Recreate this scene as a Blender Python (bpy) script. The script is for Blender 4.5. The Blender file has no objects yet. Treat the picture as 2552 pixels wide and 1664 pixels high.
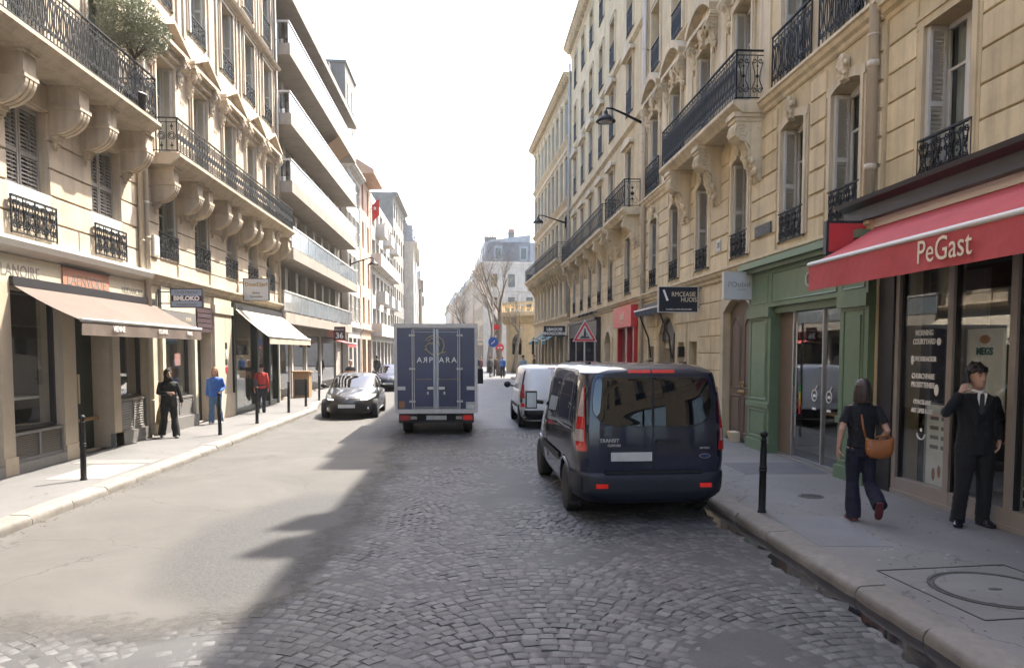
import bpy, bmesh, math, random
from mathutils import Vector, Matrix, noise
R = math.radians
rnd = random.Random(11)
sc = bpy.context.scene
COL = sc.collection

# ---------------------------------------------------------------- camera, sky, sun, exposure
cam_d = bpy.data.cameras.new('camera')
cam = bpy.data.objects.new('camera', cam_d)
COL.objects.link(cam)
cam.location = (0, 0, 2.18)
cam.rotation_euler = (R(90 - 3.5), 0, R(-3.297))
cam_d.sensor_width = 36
cam_d.lens = 26.47
cam_d.shift_y = 0.06136
cam_d.clip_start = 0.1
cam_d.clip_end = 5000
sc.camera = cam

SUN_AZ, SUN_EL = 38.5, 55.4        # degrees clockwise from +Y, above the horizon
world = bpy.data.worlds.new('World')
sc.world = world
world.use_nodes = True
wn = world.node_tree.nodes
sky = wn.new('ShaderNodeTexSky')
sky.sky_type = 'NISHITA'
sky.sun_disc = False
sky.sun_elevation = R(SUN_EL)
sky.sun_rotation = R(SUN_AZ)
sky.air_density = 1.0
sky.dust_density = 3.5
sky.ozone_density = 1.0
wn['Background'].inputs['Strength'].default_value = 0.15
world.node_tree.links.new(sky.outputs[0], wn['Background'].inputs['Color'])

sun_d = bpy.data.lights.new('sun', 'SUN')
sun_d.energy = 3.1
sun_d.angle = R(0.55)
sun_d.color = (1.0, 0.93, 0.82)
sun = bpy.data.objects.new('sun', sun_d)
COL.objects.link(sun)
sd = Vector((math.sin(R(SUN_AZ)) * math.cos(R(SUN_EL)), math.cos(R(SUN_AZ)) * math.cos(R(SUN_EL)), math.sin(R(SUN_EL))))
sun.rotation_euler = sd.to_track_quat('Z', 'Y').to_euler()
sun.location = sd * 60

sc.view_settings.view_transform = 'Standard'
sc.view_settings.look = 'None'
sc.view_settings.exposure = 2.38
sc.view_settings.gamma = 1.0
sc.view_settings.use_curve_mapping = False
sc.render.engine = 'CYCLES'
sc.cycles.max_bounces = 6
sc.cycles.diffuse_bounces = 3
sc.cycles.transparent_max_bounces = 8
sc.cycles.use_denoising = True
sc.cycles.sample_clamp_indirect = 6.0
sc.cycles.caustics_reflective = False
sc.cycles.caustics_refractive = False

# ---------------------------------------------------------------- mesh helpers
class MB:
    def __init__(s):
        s.v = []; s.f = []
    def add(s, vs, fs):
        b = len(s.v)
        s.v += [tuple(p) for p in vs]
        s.f += [tuple(i + b for i in f) for f in fs]
        return s
    def box(s, x0, x1, y0, y1, z0, z1):
        if x1 < x0: x0, x1 = x1, x0
        if y1 < y0: y0, y1 = y1, y0
        if z1 < z0: z0, z1 = z1, z0
        return s.add([(x0, y0, z0), (x1, y0, z0), (x1, y1, z0), (x0, y1, z0), (x0, y0, z1), (x1, y0, z1), (x1, y1, z1), (x0, y1, z1)],
                     [(0, 3, 2, 1), (4, 5, 6, 7), (0, 1, 5, 4), (1, 2, 6, 5), (2, 3, 7, 6), (3, 0, 4, 7)])
    def prism(s, poly, a, b, ax='x'):
        n = len(poly)
        def P(p, t):
            return (t, p[0], p[1]) if ax == 'x' else (p[0], t, p[1]) if ax == 'y' else (p[0], p[1], t)
        vs = [P(p, a) for p in poly] + [P(p, b) for p in poly]
        fs = [tuple(range(n))[::-1], tuple(range(n, 2 * n))] + [(i, (i + 1) % n, n + (i + 1) % n, n + i) for i in range(n)]
        return s.add(vs, fs)
    def tube(s, pts, r, n=6, cap=True, flat=1.0):
        pts = [Vector(p) for p in pts]
        m = len(pts)
        rr = r if isinstance(r, (list, tuple)) else [r] * m
        vs = []; fs = []
        ref = None
        for i, p in enumerate(pts):
            t = (pts[min(i + 1, m - 1)] - pts[max(i - 1, 0)])
            if t.length < 1e-9: t = Vector((0, 0, 1))
            t.normalize()
            if ref is None:
                ref = Vector((0, 0, 1)) if abs(t.z) < 0.9 else Vector((1, 0, 0))
            a = (ref - t * ref.dot(t))
            if a.length < 1e-6: a = t.orthogonal()
            a.normalize(); ref = a
            b = t.cross(a)
            for k in range(n):
                th = 2 * math.pi * k / n + math.pi / n
                vs.append(p + a * (rr[i] * math.cos(th)) + b * (rr[i] * flat * math.sin(th)))
        for i in range(m - 1):
            for k in range(n):
                k2 = (k + 1) % n
                fs.append((i * n + k, i * n + k2, (i + 1) * n + k2, (i + 1) * n + k))
        if cap:
            fs.append(tuple(range(n))[::-1]); fs.append(tuple(range((m - 1) * n, m * n)))
        return s.add(vs, fs)
    def lathe(s, prof, n=12, c=(0, 0, 0), ax='z'):
        vs = []; fs = []; m = len(prof)
        for r, h in prof:
            for k in range(n):
                th = 2 * math.pi * k / n
                a, b = r * math.cos(th), r * math.sin(th)
                p = (a, b, h) if ax == 'z' else (h, a, b) if ax == 'x' else (a, h, b)
                vs.append((p[0] + c[0], p[1] + c[1], p[2] + c[2]))
        for i in range(m - 1):
            for k in range(n):
                k2 = (k + 1) % n
                fs.append((i * n + k, i * n + k2, (i + 1) * n + k2, (i + 1) * n + k))
        fs.append(tuple(range(n))[::-1]); fs.append(tuple(range((m - 1) * n, m * n)))
        return s.add(vs, fs)
    def loft(s, secs, cap=True):
        n = len(secs[0]); m = len(secs); vs = []; fs = []
        for q in secs: vs += q
        for i in range(m - 1):
            for k in range(n):
                k2 = (k + 1) % n
                fs.append((i * n + k, i * n + k2, (i + 1) * n + k2, (i + 1) * n + k))
        if cap:
            fs.append(tuple(range(n))[::-1]); fs.append(tuple(range((m - 1) * n, m * n)))
        return s.add(vs, fs)
    def ell(s, secs, n=14):
        """secs: (centre, rx, ry) ellipses lying flat, stacked along z"""
        return s.loft([[(c[0] + rx * math.cos(2 * math.pi * k / n), c[1] + ry * math.sin(2 * math.pi * k / n), c[2]) for k in range(n)] for c, rx, ry in secs])
    def ball(s, c, rx, ry=None, rz=None, n=12, m=8):
        ry = ry or rx; rz = rz or rx
        return s.loft([[(c[0] + rx * math.sin(math.pi * (i + .02) / (m + .04)) * math.cos(2 * math.pi * k / n), c[1] + ry * math.sin(math.pi * (i + .02) / (m + .04)) * math.sin(2 * math.pi * k / n), c[2] - rz * math.cos(math.pi * (i + .02) / (m + .04))) for k in range(n)] for i in range(m + 1)])
    def grid(s, rows):
        n = len(rows[0]); vs = []; fs = []
        for q in rows: vs += q
        for i in range(len(rows) - 1):
            for k in range(n - 1):
                fs.append((i * n + k, i * n + k + 1, (i + 1) * n + k + 1, (i + 1) * n + k))
        return s.add(vs, fs)
    def merge(s, o, mat=None):
        return s.add([mat @ Vector(p) for p in o.v] if mat else o.v, o.f)
    def mesh(s, name, mat, smooth=False, fix=True):
        me = bpy.data.meshes.new(name)
        me.from_pydata(s.v, [], s.f)
        if fix:
            bm = bmesh.new(); bm.from_mesh(me)
            bmesh.ops.recalc_face_normals(bm, faces=bm.faces)
            bm.to_mesh(me); bm.free()
        if mat is not None: me.materials.append(mat)
        if smooth:
            me.polygons.foreach_set('use_smooth', [True] * len(me.polygons))
            if smooth is not True:
                try: me.set_sharp_from_angle(angle=R(smooth))
                except Exception: pass
        me.update()
        return me

def ob(name, me, parent=None, loc=(0, 0, 0), rot=(0, 0, 0), scale=None):
    o = bpy.data.objects.new(name, me)
    COL.objects.link(o)
    o.parent = parent
    o.location = loc; o.rotation_euler = rot
    if scale: o.scale = scale
    return o
def part(name, mb, mat, parent, smooth=False, loc=(0, 0, 0), rot=(0, 0, 0), label=None, kind=None):
    o = ob(name, mb.mesh(name, mat, smooth), parent, loc, rot)
    if label: o['label'] = label
    if kind: o['kind'] = kind
    return o
def tag(o, label, cat, group=None):
    o['label'] = label; o['category'] = cat
    if group: o['group'] = group
    return o
def thing(name, label, cat, loc=(0, 0, 0), rz=0, group=None):
    o = ob(name, None, None, loc, (0, 0, rz))
    o.empty_display_size = 0.2
    return tag(o, label, cat, group)
def struct(name, mb, mat, smooth=False):
    o = part(name, mb, mat, None, smooth); o['kind'] = 'structure'; return o
_bevc = {}
def bbox_mesh(w, d, h, mat, c=0.012, key=''):
    """cached box with chamfered front (+y) edges; x centred, y 0..d, z 0..h"""
    k = (round(w, 2), round(d, 3), round(h, 2), mat.name, c, key)
    if k in _bevc: return _bevc[k]
    w, d, h = k[0], k[1], k[2]
    x = w / 2; mb = MB()
    mb.add([(-x, 0, 0), (x, 0, 0), (x, 0, h), (-x, 0, h), (-x, d - c, 0), (x, d - c, 0), (x, d - c, h), (-x, d - c, h),
            (-x + c, d, c), (x - c, d, c), (x - c, d, h - c), (-x + c, d, h - c)],
           [(0, 1, 5, 4), (1, 2, 6, 5), (2, 3, 7, 6), (3, 0, 4, 7), (4, 5, 9, 8), (5, 6, 10, 9), (6, 7, 11, 10), (7, 4, 8, 11), (8, 9, 10, 11)])
    me = mb.mesh('stone_block', mat)
    _bevc[k] = me
    return me
WORK = bpy.data.scenes.new('work')       # modifiers are evaluated in a scratch scene that is removed at the end
def evaluated(o):
    WORK.view_layers[0].update()
    dg = WORK.view_layers[0].depsgraph
    return bpy.data.meshes.new_from_object(o.evaluated_get(dg), depsgraph=dg)
def scratch(data):
    o = bpy.data.objects.new('scratch', data); WORK.collection.objects.link(o); return o
def modmesh(mb, mat, mods, name, smooth=True):
    """mesh after a list of modifiers [(type, {props})]"""
    me = mb.mesh(name, mat, False)
    o = scratch(me)
    for ty, pr in mods:
        m = o.modifiers.new('m', ty)
        for k, v in pr.items(): setattr(m, k, v)
    new = evaluated(o)
    bpy.data.objects.remove(o); bpy.data.meshes.remove(me)
    new.name = name
    new.materials.clear(); new.materials.append(mat)
    if smooth: new.polygons.foreach_set('use_smooth', [True] * len(new.polygons))
    return new
def text_mesh(body, size, mat, ext=0.003, sx=1.0, bold=0.0, shear=0.0, space=1.0, align='CENTER'):
    cu = bpy.data.curves.new('lettering', 'FONT')
    cu.body = body; cu.size = size; cu.extrude = ext; cu.align_x = align; cu.align_y = 'CENTER'
    cu.offset = bold; cu.shear = shear; cu.space_character = space; cu.resolution_u = 3
    o = scratch(cu)
    me = evaluated(o)
    bpy.data.objects.remove(o); bpy.data.curves.remove(cu)
    me.name = 'lettering'
    if sx != 1.0:
        for v in me.vertices: v.co.x *= sx
    me.materials.clear(); me.materials.append(mat)
    return me
CAMROT = (R(90), 0, 0)          # lettering that faces -Y
WALLROT = (R(90), 0, R(180))    # lettering in a facade's own frame
# ---------------------------------------------------------------- materials
def _nt(name):
    m = bpy.data.materials.new(name); m.use_nodes = True
    nt = m.node_tree
    return m, nt, nt.nodes, nt.links, nt.nodes['Principled BSDF']
def mat(name, col, rough=0.6, metal=0.0, var=0.0, scale=3.0, bump=0.0, bscale=60.0, spec=0.5, coat=0.0, rand=0.0, var2=0.0, scale2=0.7, emit=0.0, stretch=(1, 1, 1), tint=None):
    m, nt, N, L, b = _nt(name)
    b.inputs['Base Color'].default_value = (*col, 1)
    b.inputs['Roughness'].default_value = rough
    b.inputs['Metallic'].default_value = metal
    b.inputs['Specular IOR Level'].default_value = spec
    b.inputs['Coat Weight'].default_value = coat
    b.inputs['Coat Roughness'].default_value = 0.04
    if emit:
        b.inputs['Emission Color'].default_value = (*col, 1); b.inputs['Emission Strength'].default_value = emit
    geo = N.new('ShaderNodeNewGeometry')
    mp = N.new('ShaderNodeVectorMath'); mp.operation = 'MULTIPLY'; mp.inputs[1].default_value = stretch
    L.new(geo.outputs['Position'], mp.inputs[0])
    cur = None
    def mul(fac_out, lo, hi, prev):
        mr = N.new('ShaderNodeMapRange'); mr.inputs['From Min'].default_value = 0.25; mr.inputs['From Max'].default_value = 0.75
        mr.inputs['To Min'].default_value = lo; mr.inputs['To Max'].default_value = hi
        L.new(fac_out, mr.inputs['Value'])
        mx = N.new('ShaderNodeVectorMath'); mx.operation = 'SCALE'
        if prev is None: mx.inputs[0].default_value = col
        else: L.new(prev, mx.inputs[0])
        L.new(mr.outputs[0], mx.inputs['Scale'])
        return mx.outputs[0]
    if var:
        n = N.new('ShaderNodeTexNoise'); n.inputs['Scale'].default_value = scale; n.inputs['Detail'].default_value = 7; n.inputs['Roughness'].default_value = 0.65
        L.new(mp.outputs[0], n.inputs['Vector'])
        cur = mul(n.outputs['Fac'], 1 - var, 1 + var, cur)
    if var2:
        n = N.new('ShaderNodeTexNoise'); n.inputs['Scale'].default_value = scale2; n.inputs['Detail'].default_value = 4
        L.new(mp.outputs[0], n.inputs['Vector'])
        cur = mul(n.outputs['Fac'], 1 - var2, 1 + var2, cur)
    if rand:
        oi = N.new('ShaderNodeObjectInfo')
        mr = N.new('ShaderNodeMapRange'); mr.inputs['To Min'].default_value = 1 - rand; mr.inputs['To Max'].default_value = 1 + rand
        L.new(oi.outputs['Random'], mr.inputs['Value'])
        mx = N.new('ShaderNodeVectorMath'); mx.operation = 'SCALE'
        if cur is None: mx.inputs[0].default_value = col
        else: L.new(cur, mx.inputs[0])
        L.new(mr.outputs[0], mx.inputs['Scale'])
        cur = mx.outputs[0]
    if cur is not None: L.new(cur, b.inputs['Base Color'])
    if bump:
        n = N.new('ShaderNodeTexNoise'); n.inputs['Scale'].default_value = bscale; n.inputs['Detail'].default_value = 5
        L.new(mp.outputs[0], n.inputs['Vector'])
        bp = N.new('ShaderNodeBump'); bp.inputs['Strength'].default_value = bump; bp.inputs['Distance'].default_value = 0.02
        L.new(n.outputs['Fac'], bp.inputs['Height']); L.new(bp.outputs[0], b.inputs['Normal'])
    return m
def glassmat(name, tint=(0.75, 0.8, 0.8), refl=1.0, rough=0.0):
    """thin window glass: Fresnel reflection over clear transmission"""
    m, nt, N, L, b = _nt(name)
    N.remove(b)
    out = N['Material Output']
    fr = N.new('ShaderNodeFresnel')
    gg = N.new('ShaderNodeNewGeometry'); mi = N.new('ShaderNodeMapRange'); mi.inputs['To Min'].default_value = 1.55; mi.inputs['To Max'].default_value = 1 / 1.55
    L.new(gg.outputs['Backfacing'], mi.inputs['Value']); L.new(mi.outputs[0], fr.inputs['IOR'])   # same reflectance from either side of the pane
    gl = N.new('ShaderNodeBsdfGlossy'); gl.inputs['Roughness'].default_value = rough
    gl.inputs['Color'].default_value = (refl, refl, refl, 1)
    tr = N.new('ShaderNodeBsdfTransparent'); tr.inputs['Color'].default_value = (*tint, 1)
    mx = N.new('ShaderNodeMixShader')
    L.new(fr.outputs[0], mx.inputs[0]); L.new(tr.outputs[0], mx.inputs[1]); L.new(gl.outputs[0], mx.inputs[2])
    L.new(mx.outputs[0], out.inputs['Surface'])
    return m
def stonemat(name, col, dirt=(0.16, 0.13, 0.1), amount=0.35, rand=0.10):
    """limestone: blotches, soot that runs down in streaks, fine grain"""
    m, nt, N, L, b = _nt(name)
    b.inputs['Roughness'].default_value = 0.85; b.inputs['Specular IOR Level'].default_value = 0.25
    geo = N.new('ShaderNodeNewGeometry')
    n1 = N.new('ShaderNodeTexNoise'); n1.inputs['Scale'].default_value = 1.3; n1.inputs['Detail'].default_value = 8; n1.inputs['Roughness'].default_value = 0.7
    L.new(geo.outputs['Position'], n1.inputs['Vector'])
    sm = N.new('ShaderNodeVectorMath'); sm.operation = 'MULTIPLY'; sm.inputs[1].default_value = (5, 5, 0.35)
    L.new(geo.outputs['Position'], sm.inputs[0])
    n2 = N.new('ShaderNodeTexNoise'); n2.inputs['Scale'].default_value = 1.0; n2.inputs['Detail'].default_value = 6; n2.inputs['Roughness'].default_value = 0.6
    L.new(sm.outputs[0], n2.inputs['Vector'])
    mr = N.new('ShaderNodeMapRange'); mr.inputs['From Min'].default_value = 0.3; mr.inputs['From Max'].default_value = 0.7; mr.inputs['To Min'].default_value = 0.80; mr.inputs['To Max'].default_value = 1.14
    L.new(n1.outputs['Fac'], mr.inputs['Value'])
    oi = N.new('ShaderNodeObjectInfo')
    mr3 = N.new('ShaderNodeMapRange'); mr3.inputs['To Min'].default_value = 1 - rand; mr3.inputs['To Max'].default_value = 1 + rand
    L.new(oi.outputs['Random'], mr3.inputs['Value'])
    mm = N.new('ShaderNodeMath'); mm.operation = 'MULTIPLY'; L.new(mr.outputs[0], mm.inputs[0]); L.new(mr3.outputs[0], mm.inputs[1])
    sc1 = N.new('ShaderNodeVectorMath'); sc1.operation = 'SCALE'; sc1.inputs[0].default_value = col; L.new(mm.outputs[0], sc1.inputs['Scale'])
    mr2 = N.new('ShaderNodeMapRange'); mr2.inputs['From Min'].default_value = 0.47; mr2.inputs['From Max'].default_value = 0.78; mr2.inputs['To Min'].default_value = 0; mr2.inputs['To Max'].default_value = amount
    L.new(n2.outputs['Fac'], mr2.inputs['Value'])
    mx = N.new('ShaderNodeMix'); mx.data_type = 'RGBA'; mx.inputs[7].default_value = (*dirt, 1)
    L.new(mr2.outputs[0], mx.inputs[0]); L.new(sc1.outputs[0], mx.inputs[6]); L.new(mx.outputs[2], b.inputs['Base Color'])
    n3 = N.new('ShaderNodeTexNoise'); n3.inputs['Scale'].default_value = 45; n3.inputs['Detail'].default_value = 4
    L.new(geo.outputs['Position'], n3.inputs['Vector'])
    bp = N.new('ShaderNodeBump'); bp.inputs['Strength'].default_value = 0.25; bp.inputs['Distance'].default_value = 0.01
    L.new(n3.outputs['Fac'], bp.inputs['Height']); L.new(bp.outputs[0], b.inputs['Normal'])
    return m

STONE_L = stonemat('limestone_pink', (0.54, 0.455, 0.35))
STONE_L2 = stonemat('limestone_rose', (0.53, 0.445, 0.34))
STONE_A = stonemat('limestone_straw', (0.59, 0.485, 0.305), amount=0.42)
STONE_B = stonemat('limestone_honey', (0.59, 0.485, 0.31), amount=0.5)
STONE_C = stonemat('limestone_cream', (0.59, 0.47, 0.285), amount=0.38)
STONE_D = stonemat('limestone_grey', (0.57, 0.47, 0.31), amount=0.38)
TRIM_B = stonemat('limestone_trim', (0.60, 0.51, 0.36), amount=0.45, dirt=(0.12, 0.1, 0.08))
TRIM_L = stonemat('limestone_carved', (0.52, 0.44, 0.34), amount=0.5)
STUCCO = stonemat('stucco_white', (0.50, 0.475, 0.435), amount=0.2)
STUCCO_G = stonemat('stucco_grey', (0.19, 0.18, 0.16), amount=0.42)
STUCCO_P = stonemat('stucco_peach', (0.52, 0.36, 0.26), amount=0.2)
CONC = stonemat('concrete_slab', (0.34, 0.305, 0.265), amount=0.38)
FARSTONE = stonemat('far_limestone', (0.54, 0.48, 0.40), amount=0.42)  # paled so the colour itself carries some of the distance haze
IRON = mat('wrought_iron', (0.008, 0.008, 0.009), 0.6, 0.0, var=0.3, scale=8, spec=0.3)
IRON_L = mat('weathered_iron', (0.020, 0.022, 0.024), 0.6, 0.0, var=0.4, scale=9, spec=0.3)
ZINC = mat('zinc_roof', (0.27, 0.275, 0.285), 0.45, 0.4, var=0.25, scale=2, rand=0.05)  # lightened too: far haze is put into the roof colour
PIPE = mat('painted_pipe', (0.46, 0.40, 0.31), 0.5, var=0.15, scale=4, stretch=(1, 1, 0.4))
PIPE_Z = mat('zinc_pipe', (0.36, 0.33, 0.28), 0.6, 0.0, var=0.15, scale=4)
WHITEPAINT = mat('white_paint', (0.60, 0.58, 0.54), 0.45, var=0.08, scale=5)
SHUT = mat('shutter_paint', (0.50, 0.48, 0.43), 0.5, var=0.1, scale=6)
SHUT_G = mat('shutter_grey', (0.36, 0.34, 0.31), 0.5, var=0.12, scale=6)
CURT = mat('curtain', (0.55, 0.52, 0.46), 0.9, var=0.12, scale=4, stretch=(9, 9, 0.3))
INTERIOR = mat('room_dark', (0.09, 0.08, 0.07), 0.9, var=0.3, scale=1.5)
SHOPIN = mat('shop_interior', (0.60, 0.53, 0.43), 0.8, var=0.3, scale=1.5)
SHOPFLOOR = mat('shop_floor', (0.3, 0.27, 0.23), 0.5, var=0.2, scale=3)
GLASS = glassmat('window_glass', (0.85, 0.89, 0.89))
SHOPGLASS = glassmat('shop_glass', (0.93, 0.95, 0.95))
FROST = glassmat('balcony_glass', (0.45, 0.48, 0.5), 0.95, 0.12)
GREEN = mat('green_shop_paint', (0.135, 0.20, 0.118), 0.42, var=0.12, scale=4)
GREEND = mat('bottle_green_paint', (0.006, 0.015, 0.011), 0.35, var=0.2, scale=5)
DOORBR = mat('carriage_door_paint', (0.145, 0.105, 0.078), 0.5, var=0.16, scale=3, stretch=(3, 3, 0.5))
TAUPE = mat('taupe_aluminium', (0.31, 0.27, 0.235), 0.45, 0.1, var=0.06, scale=4)
CHAR = mat('charcoal_panel', (0.026, 0.024, 0.027), 0.45, var=0.15, scale=3)
BLACKP = mat('black_paint', (0.006, 0.006, 0.007), 0.4, var=0.2, scale=5)
RED_AWN = mat('red_canvas', (0.42, 0.055, 0.055), 0.75, var=0.12, scale=6, bump=0.4, bscale=6, var2=0.1, scale2=0.9)
RED_SIGN = mat('red_sign_panel', (0.52, 0.045, 0.05), 0.4, var=0.06, scale=3)
RED_SHOP = mat('red_shop_paint', (0.42, 0.02, 0.025), 0.4, var=0.1, scale=3)
BROWN_AWN = mat('taupe_canvas', (0.105, 0.078, 0.062), 0.85, var=0.14, scale=5, bump=0.4, bscale=7, var2=0.12, scale2=1.2)
CREAM_AWN = mat('cream_canvas', (0.42, 0.37, 0.29), 0.85, var=0.08, scale=5, bump=0.1, bscale=90)
TEAL_AWN = mat('teal_canvas', (0.03, 0.16, 0.19), 0.8, var=0.15, scale=5)
NAVY_AWN = mat('navy_canvas', (0.012, 0.02, 0.04), 0.8, var=0.15, scale=5)
IVORY = mat('ivory_paint', (0.55, 0.49, 0.37), 0.5, var=0.1, scale=3)
TERRA = mat('terracotta_panel', (0.42, 0.20, 0.13), 0.6, var=0.12, scale=4)
INK = mat('dark_lettering', (0.05, 0.045, 0.04), 0.6, var=0.1)
GREYINK = mat('grey_lettering', (0.22, 0.21, 0.19), 0.6, var=0.1)
WHITEINK = mat('white_lettering', (0.82, 0.80, 0.76), 0.5, var=0.05)
CREAMINK = mat('cream_lettering', (0.68, 0.58, 0.42), 0.5, var=0.05)
GOLD = mat('gold_print', (0.35, 0.25, 0.10), 0.45, 0.2, var=0.15, scale=20)
STEEL = mat('brushed_steel', (0.45, 0.45, 0.46), 0.32, 0.85, var=0.1, scale=20)
GALV = mat('white_frame_metal', (0.50, 0.48, 0.45), 0.45, 0.2, var=0.15, scale=8)
LOUVRE = mat('louvre_grey', (0.20, 0.19, 0.18), 0.5, 0.2, var=0.12, scale=6)
GRANITE = mat('kerb_granite', (0.17, 0.155, 0.135), 0.75, var=0.22, scale=9, bump=0.4, bscale=120, rand=0.1, var2=0.15, scale2=1.5)
TYRE = mat('tyre_rubber', (0.012, 0.012, 0.012), 0.8, var=0.3, scale=12, bump=0.3, bscale=60)
BLACKPL = mat('black_plastic', (0.007, 0.007, 0.008), 0.55, var=0.2, scale=10)
DARKPL = mat('grey_plastic_bumper', (0.008, 0.011, 0.021), 0.5, var=0.18, scale=6, bump=0.2, bscale=300)
NAVY = mat('navy_metallic_paint', (0.005, 0.0095, 0.027), 0.42, 0.0, coat=1.0, var=0.15, scale=3, spec=0.25)
CARBLK = mat('black_car_paint', (0.007, 0.007, 0.0068), 0.4, 0.0, coat=1.0, var=0.2, scale=4)
BLUECAR = mat('blue_car_paint', (0.006, 0.012, 0.045), 0.45, 0.0, coat=0.5, spec=0.25)
WHITEVAN = mat('white_van_paint', (0.72, 0.72, 0.71), 0.3, coat=0.8, var=0.06, scale=2)
CARGLASS = glassmat('car_glass', (0.10, 0.11, 0.12), 1.0)
CARGLASS2 = mat('dark_tinted_glass', (0.004, 0.005, 0.007), 0.01, spec=0.9)
HEADL = mat('headlight_lens', (0.6, 0.62, 0.62), 0.08, 0.3, spec=0.8)
LITLAMP = mat('lit_headlight', (1.0, 0.97, 0.9), 0.3, emit=.8)
TAILRED = mat('red_lens', (0.45, 0.012, 0.014), 0.15, spec=0.7, coat=0.6, var=0.25, scale=25)
RED_GLOW = mat('glowing_red_lens', (0.8, 0.03, 0.02), 0.2, emit=0.015)
TAILCLR = mat('clear_lens', (0.42, 0.34, 0.32), 0.15, 0.2, spec=0.7, coat=0.6, var=0.2, scale=30)
PLATE = mat('number_plate', (0.52, 0.52, 0.50), 0.5, var=0.15, scale=6)
RIM = mat('alloy_rim', (0.40, 0.38, 0.35), 0.4, 0.5, var=0.15, scale=12)
TRUCKBLUE = mat('truck_blue_panel', (0.014, 0.021, 0.072), 0.3, coat=0.4, var=0.3, scale=1.6, var2=0.25, scale2=0.8)
SKIN = mat('skin_light', (0.46, 0.27, 0.2), 0.55, var=0.06, scale=14)
SKIN2 = mat('skin_tan', (0.36, 0.21, 0.15), 0.55, var=0.06, scale=14)
BARK = mat('plane_bark', (0.19, 0.16, 0.125), 0.9, var=0.35, scale=5, bump=0.5, bscale=25, stretch=(1, 1, 0.4))  # bark made lighter to stand in for haze at the crossing
BARKO = mat('olive_bark', (0.09, 0.08, 0.065), 0.9, var=0.3, scale=12)
OLIVE = mat('olive_leaf', (0.22, 0.24, 0.165), 0.6, var=0.35, scale=9)
LEAF2 = mat('leaf_green', (0.06, 0.10, 0.03), 0.6, var=0.35, scale=9)
WOOD = mat('light_wood', (0.32, 0.19, 0.09), 0.6, var=0.2, scale=6, stretch=(1, 1, 6))
BRICK = mat('brown_brick', (0.19, 0.085, 0.06), 0.8, var=0.2, scale=8, rand=0.25)
MORTAR = mat('brick_mortar', (0.45, 0.40, 0.33), 0.9, var=0.1)
CASTIRON = mat('cast_iron', (0.075, 0.071, 0.067), 0.55, 0.4, var=0.3, scale=20, bump=0.5, bscale=160)
# ---------------------------------------------------------------- ground, road, pavements
def roadmat():
    """setts beyond the modelled ones, worn asphalt between"""
    m, nt, N, L, b = _nt('worn_road')
    geo = N.new('ShaderNodeNewGeometry')
    n1 = N.new('ShaderNodeTexNoise'); n1.inputs['Scale'].default_value = 0.9; n1.inputs['Detail'].default_value = 9; n1.inputs['Roughness'].default_value = 0.62
    L.new(geo.outputs['Position'], n1.inputs['Vector'])
    n2 = N.new('ShaderNodeTexNoise'); n2.inputs['Scale'].default_value = 90; n2.inputs['Detail'].default_value = 3
    L.new(geo.outputs['Position'], n2.inputs['Vector'])
    cr = N.new('ShaderNodeValToRGB')
    cr.color_ramp.elements[0].position = 0.25; cr.color_ramp.elements[0].color = (0.042, 0.0415, 0.042, 1)
    cr.color_ramp.elements[1].position = 0.75; cr.color_ramp.elements[1].color = (0.088, 0.0865, 0.085, 1)
    L.new(n1.outputs['Fac'], cr.inputs[0])
    sp = N.new('ShaderNodeMapRange'); sp.inputs['From Min'].default_value = 0.3; sp.inputs['From Max'].default_value = 0.7; sp.inputs['To Min'].default_value = 0.75; sp.inputs['To Max'].default_value = 1.25
    L.new(n2.outputs['Fac'], sp.inputs['Value'])
    mx = N.new('ShaderNodeVectorMath'); mx.operation = 'SCALE'; L.new(cr.outputs[0], mx.inputs[0]); L.new(sp.outputs[0], mx.inputs['Scale'])
    L.new(mx.outputs[0], b.inputs['Base Color'])
    b.inputs['Roughness'].default_value = 0.62
    vm = N.new('ShaderNodeVectorMath'); vm.operation = 'MULTIPLY'; vm.inputs[1].default_value = (7.2, 8.6, 0)
    L.new(geo.outputs['Position'], vm.inputs[0])
    vo = N.new('ShaderNodeTexVoronoi'); vo.feature = 'DISTANCE_TO_EDGE'; vo.inputs['Scale'].default_value = 1; vo.inputs['Randomness'].default_value = 0.55
    L.new(vm.outputs[0], vo.inputs['Vector'])
    mr = N.new('ShaderNodeMapRange'); mr.inputs['From Max'].default_value = 0.16
    L.new(vo.outputs['Distance'], mr.inputs['Value'])
    bp = N.new('ShaderNodeBump'); bp.inputs['Strength'].default_value = 0.55; bp.inputs['Distance'].default_value = 0.02
    L.new(mr.outputs[0], bp.inputs['Height'])
    bp2 = N.new('ShaderNodeBump'); bp2.inputs['Strength'].default_value = 0.35; bp2.inputs['Distance'].default_value = 0.01
    L.new(n2.outputs['Fac'], bp2.inputs['Height']); L.new(bp.outputs[0], bp2.inputs['Normal'])
    L.new(bp2.outputs[0], b.inputs['Normal'])
    return m
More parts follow.
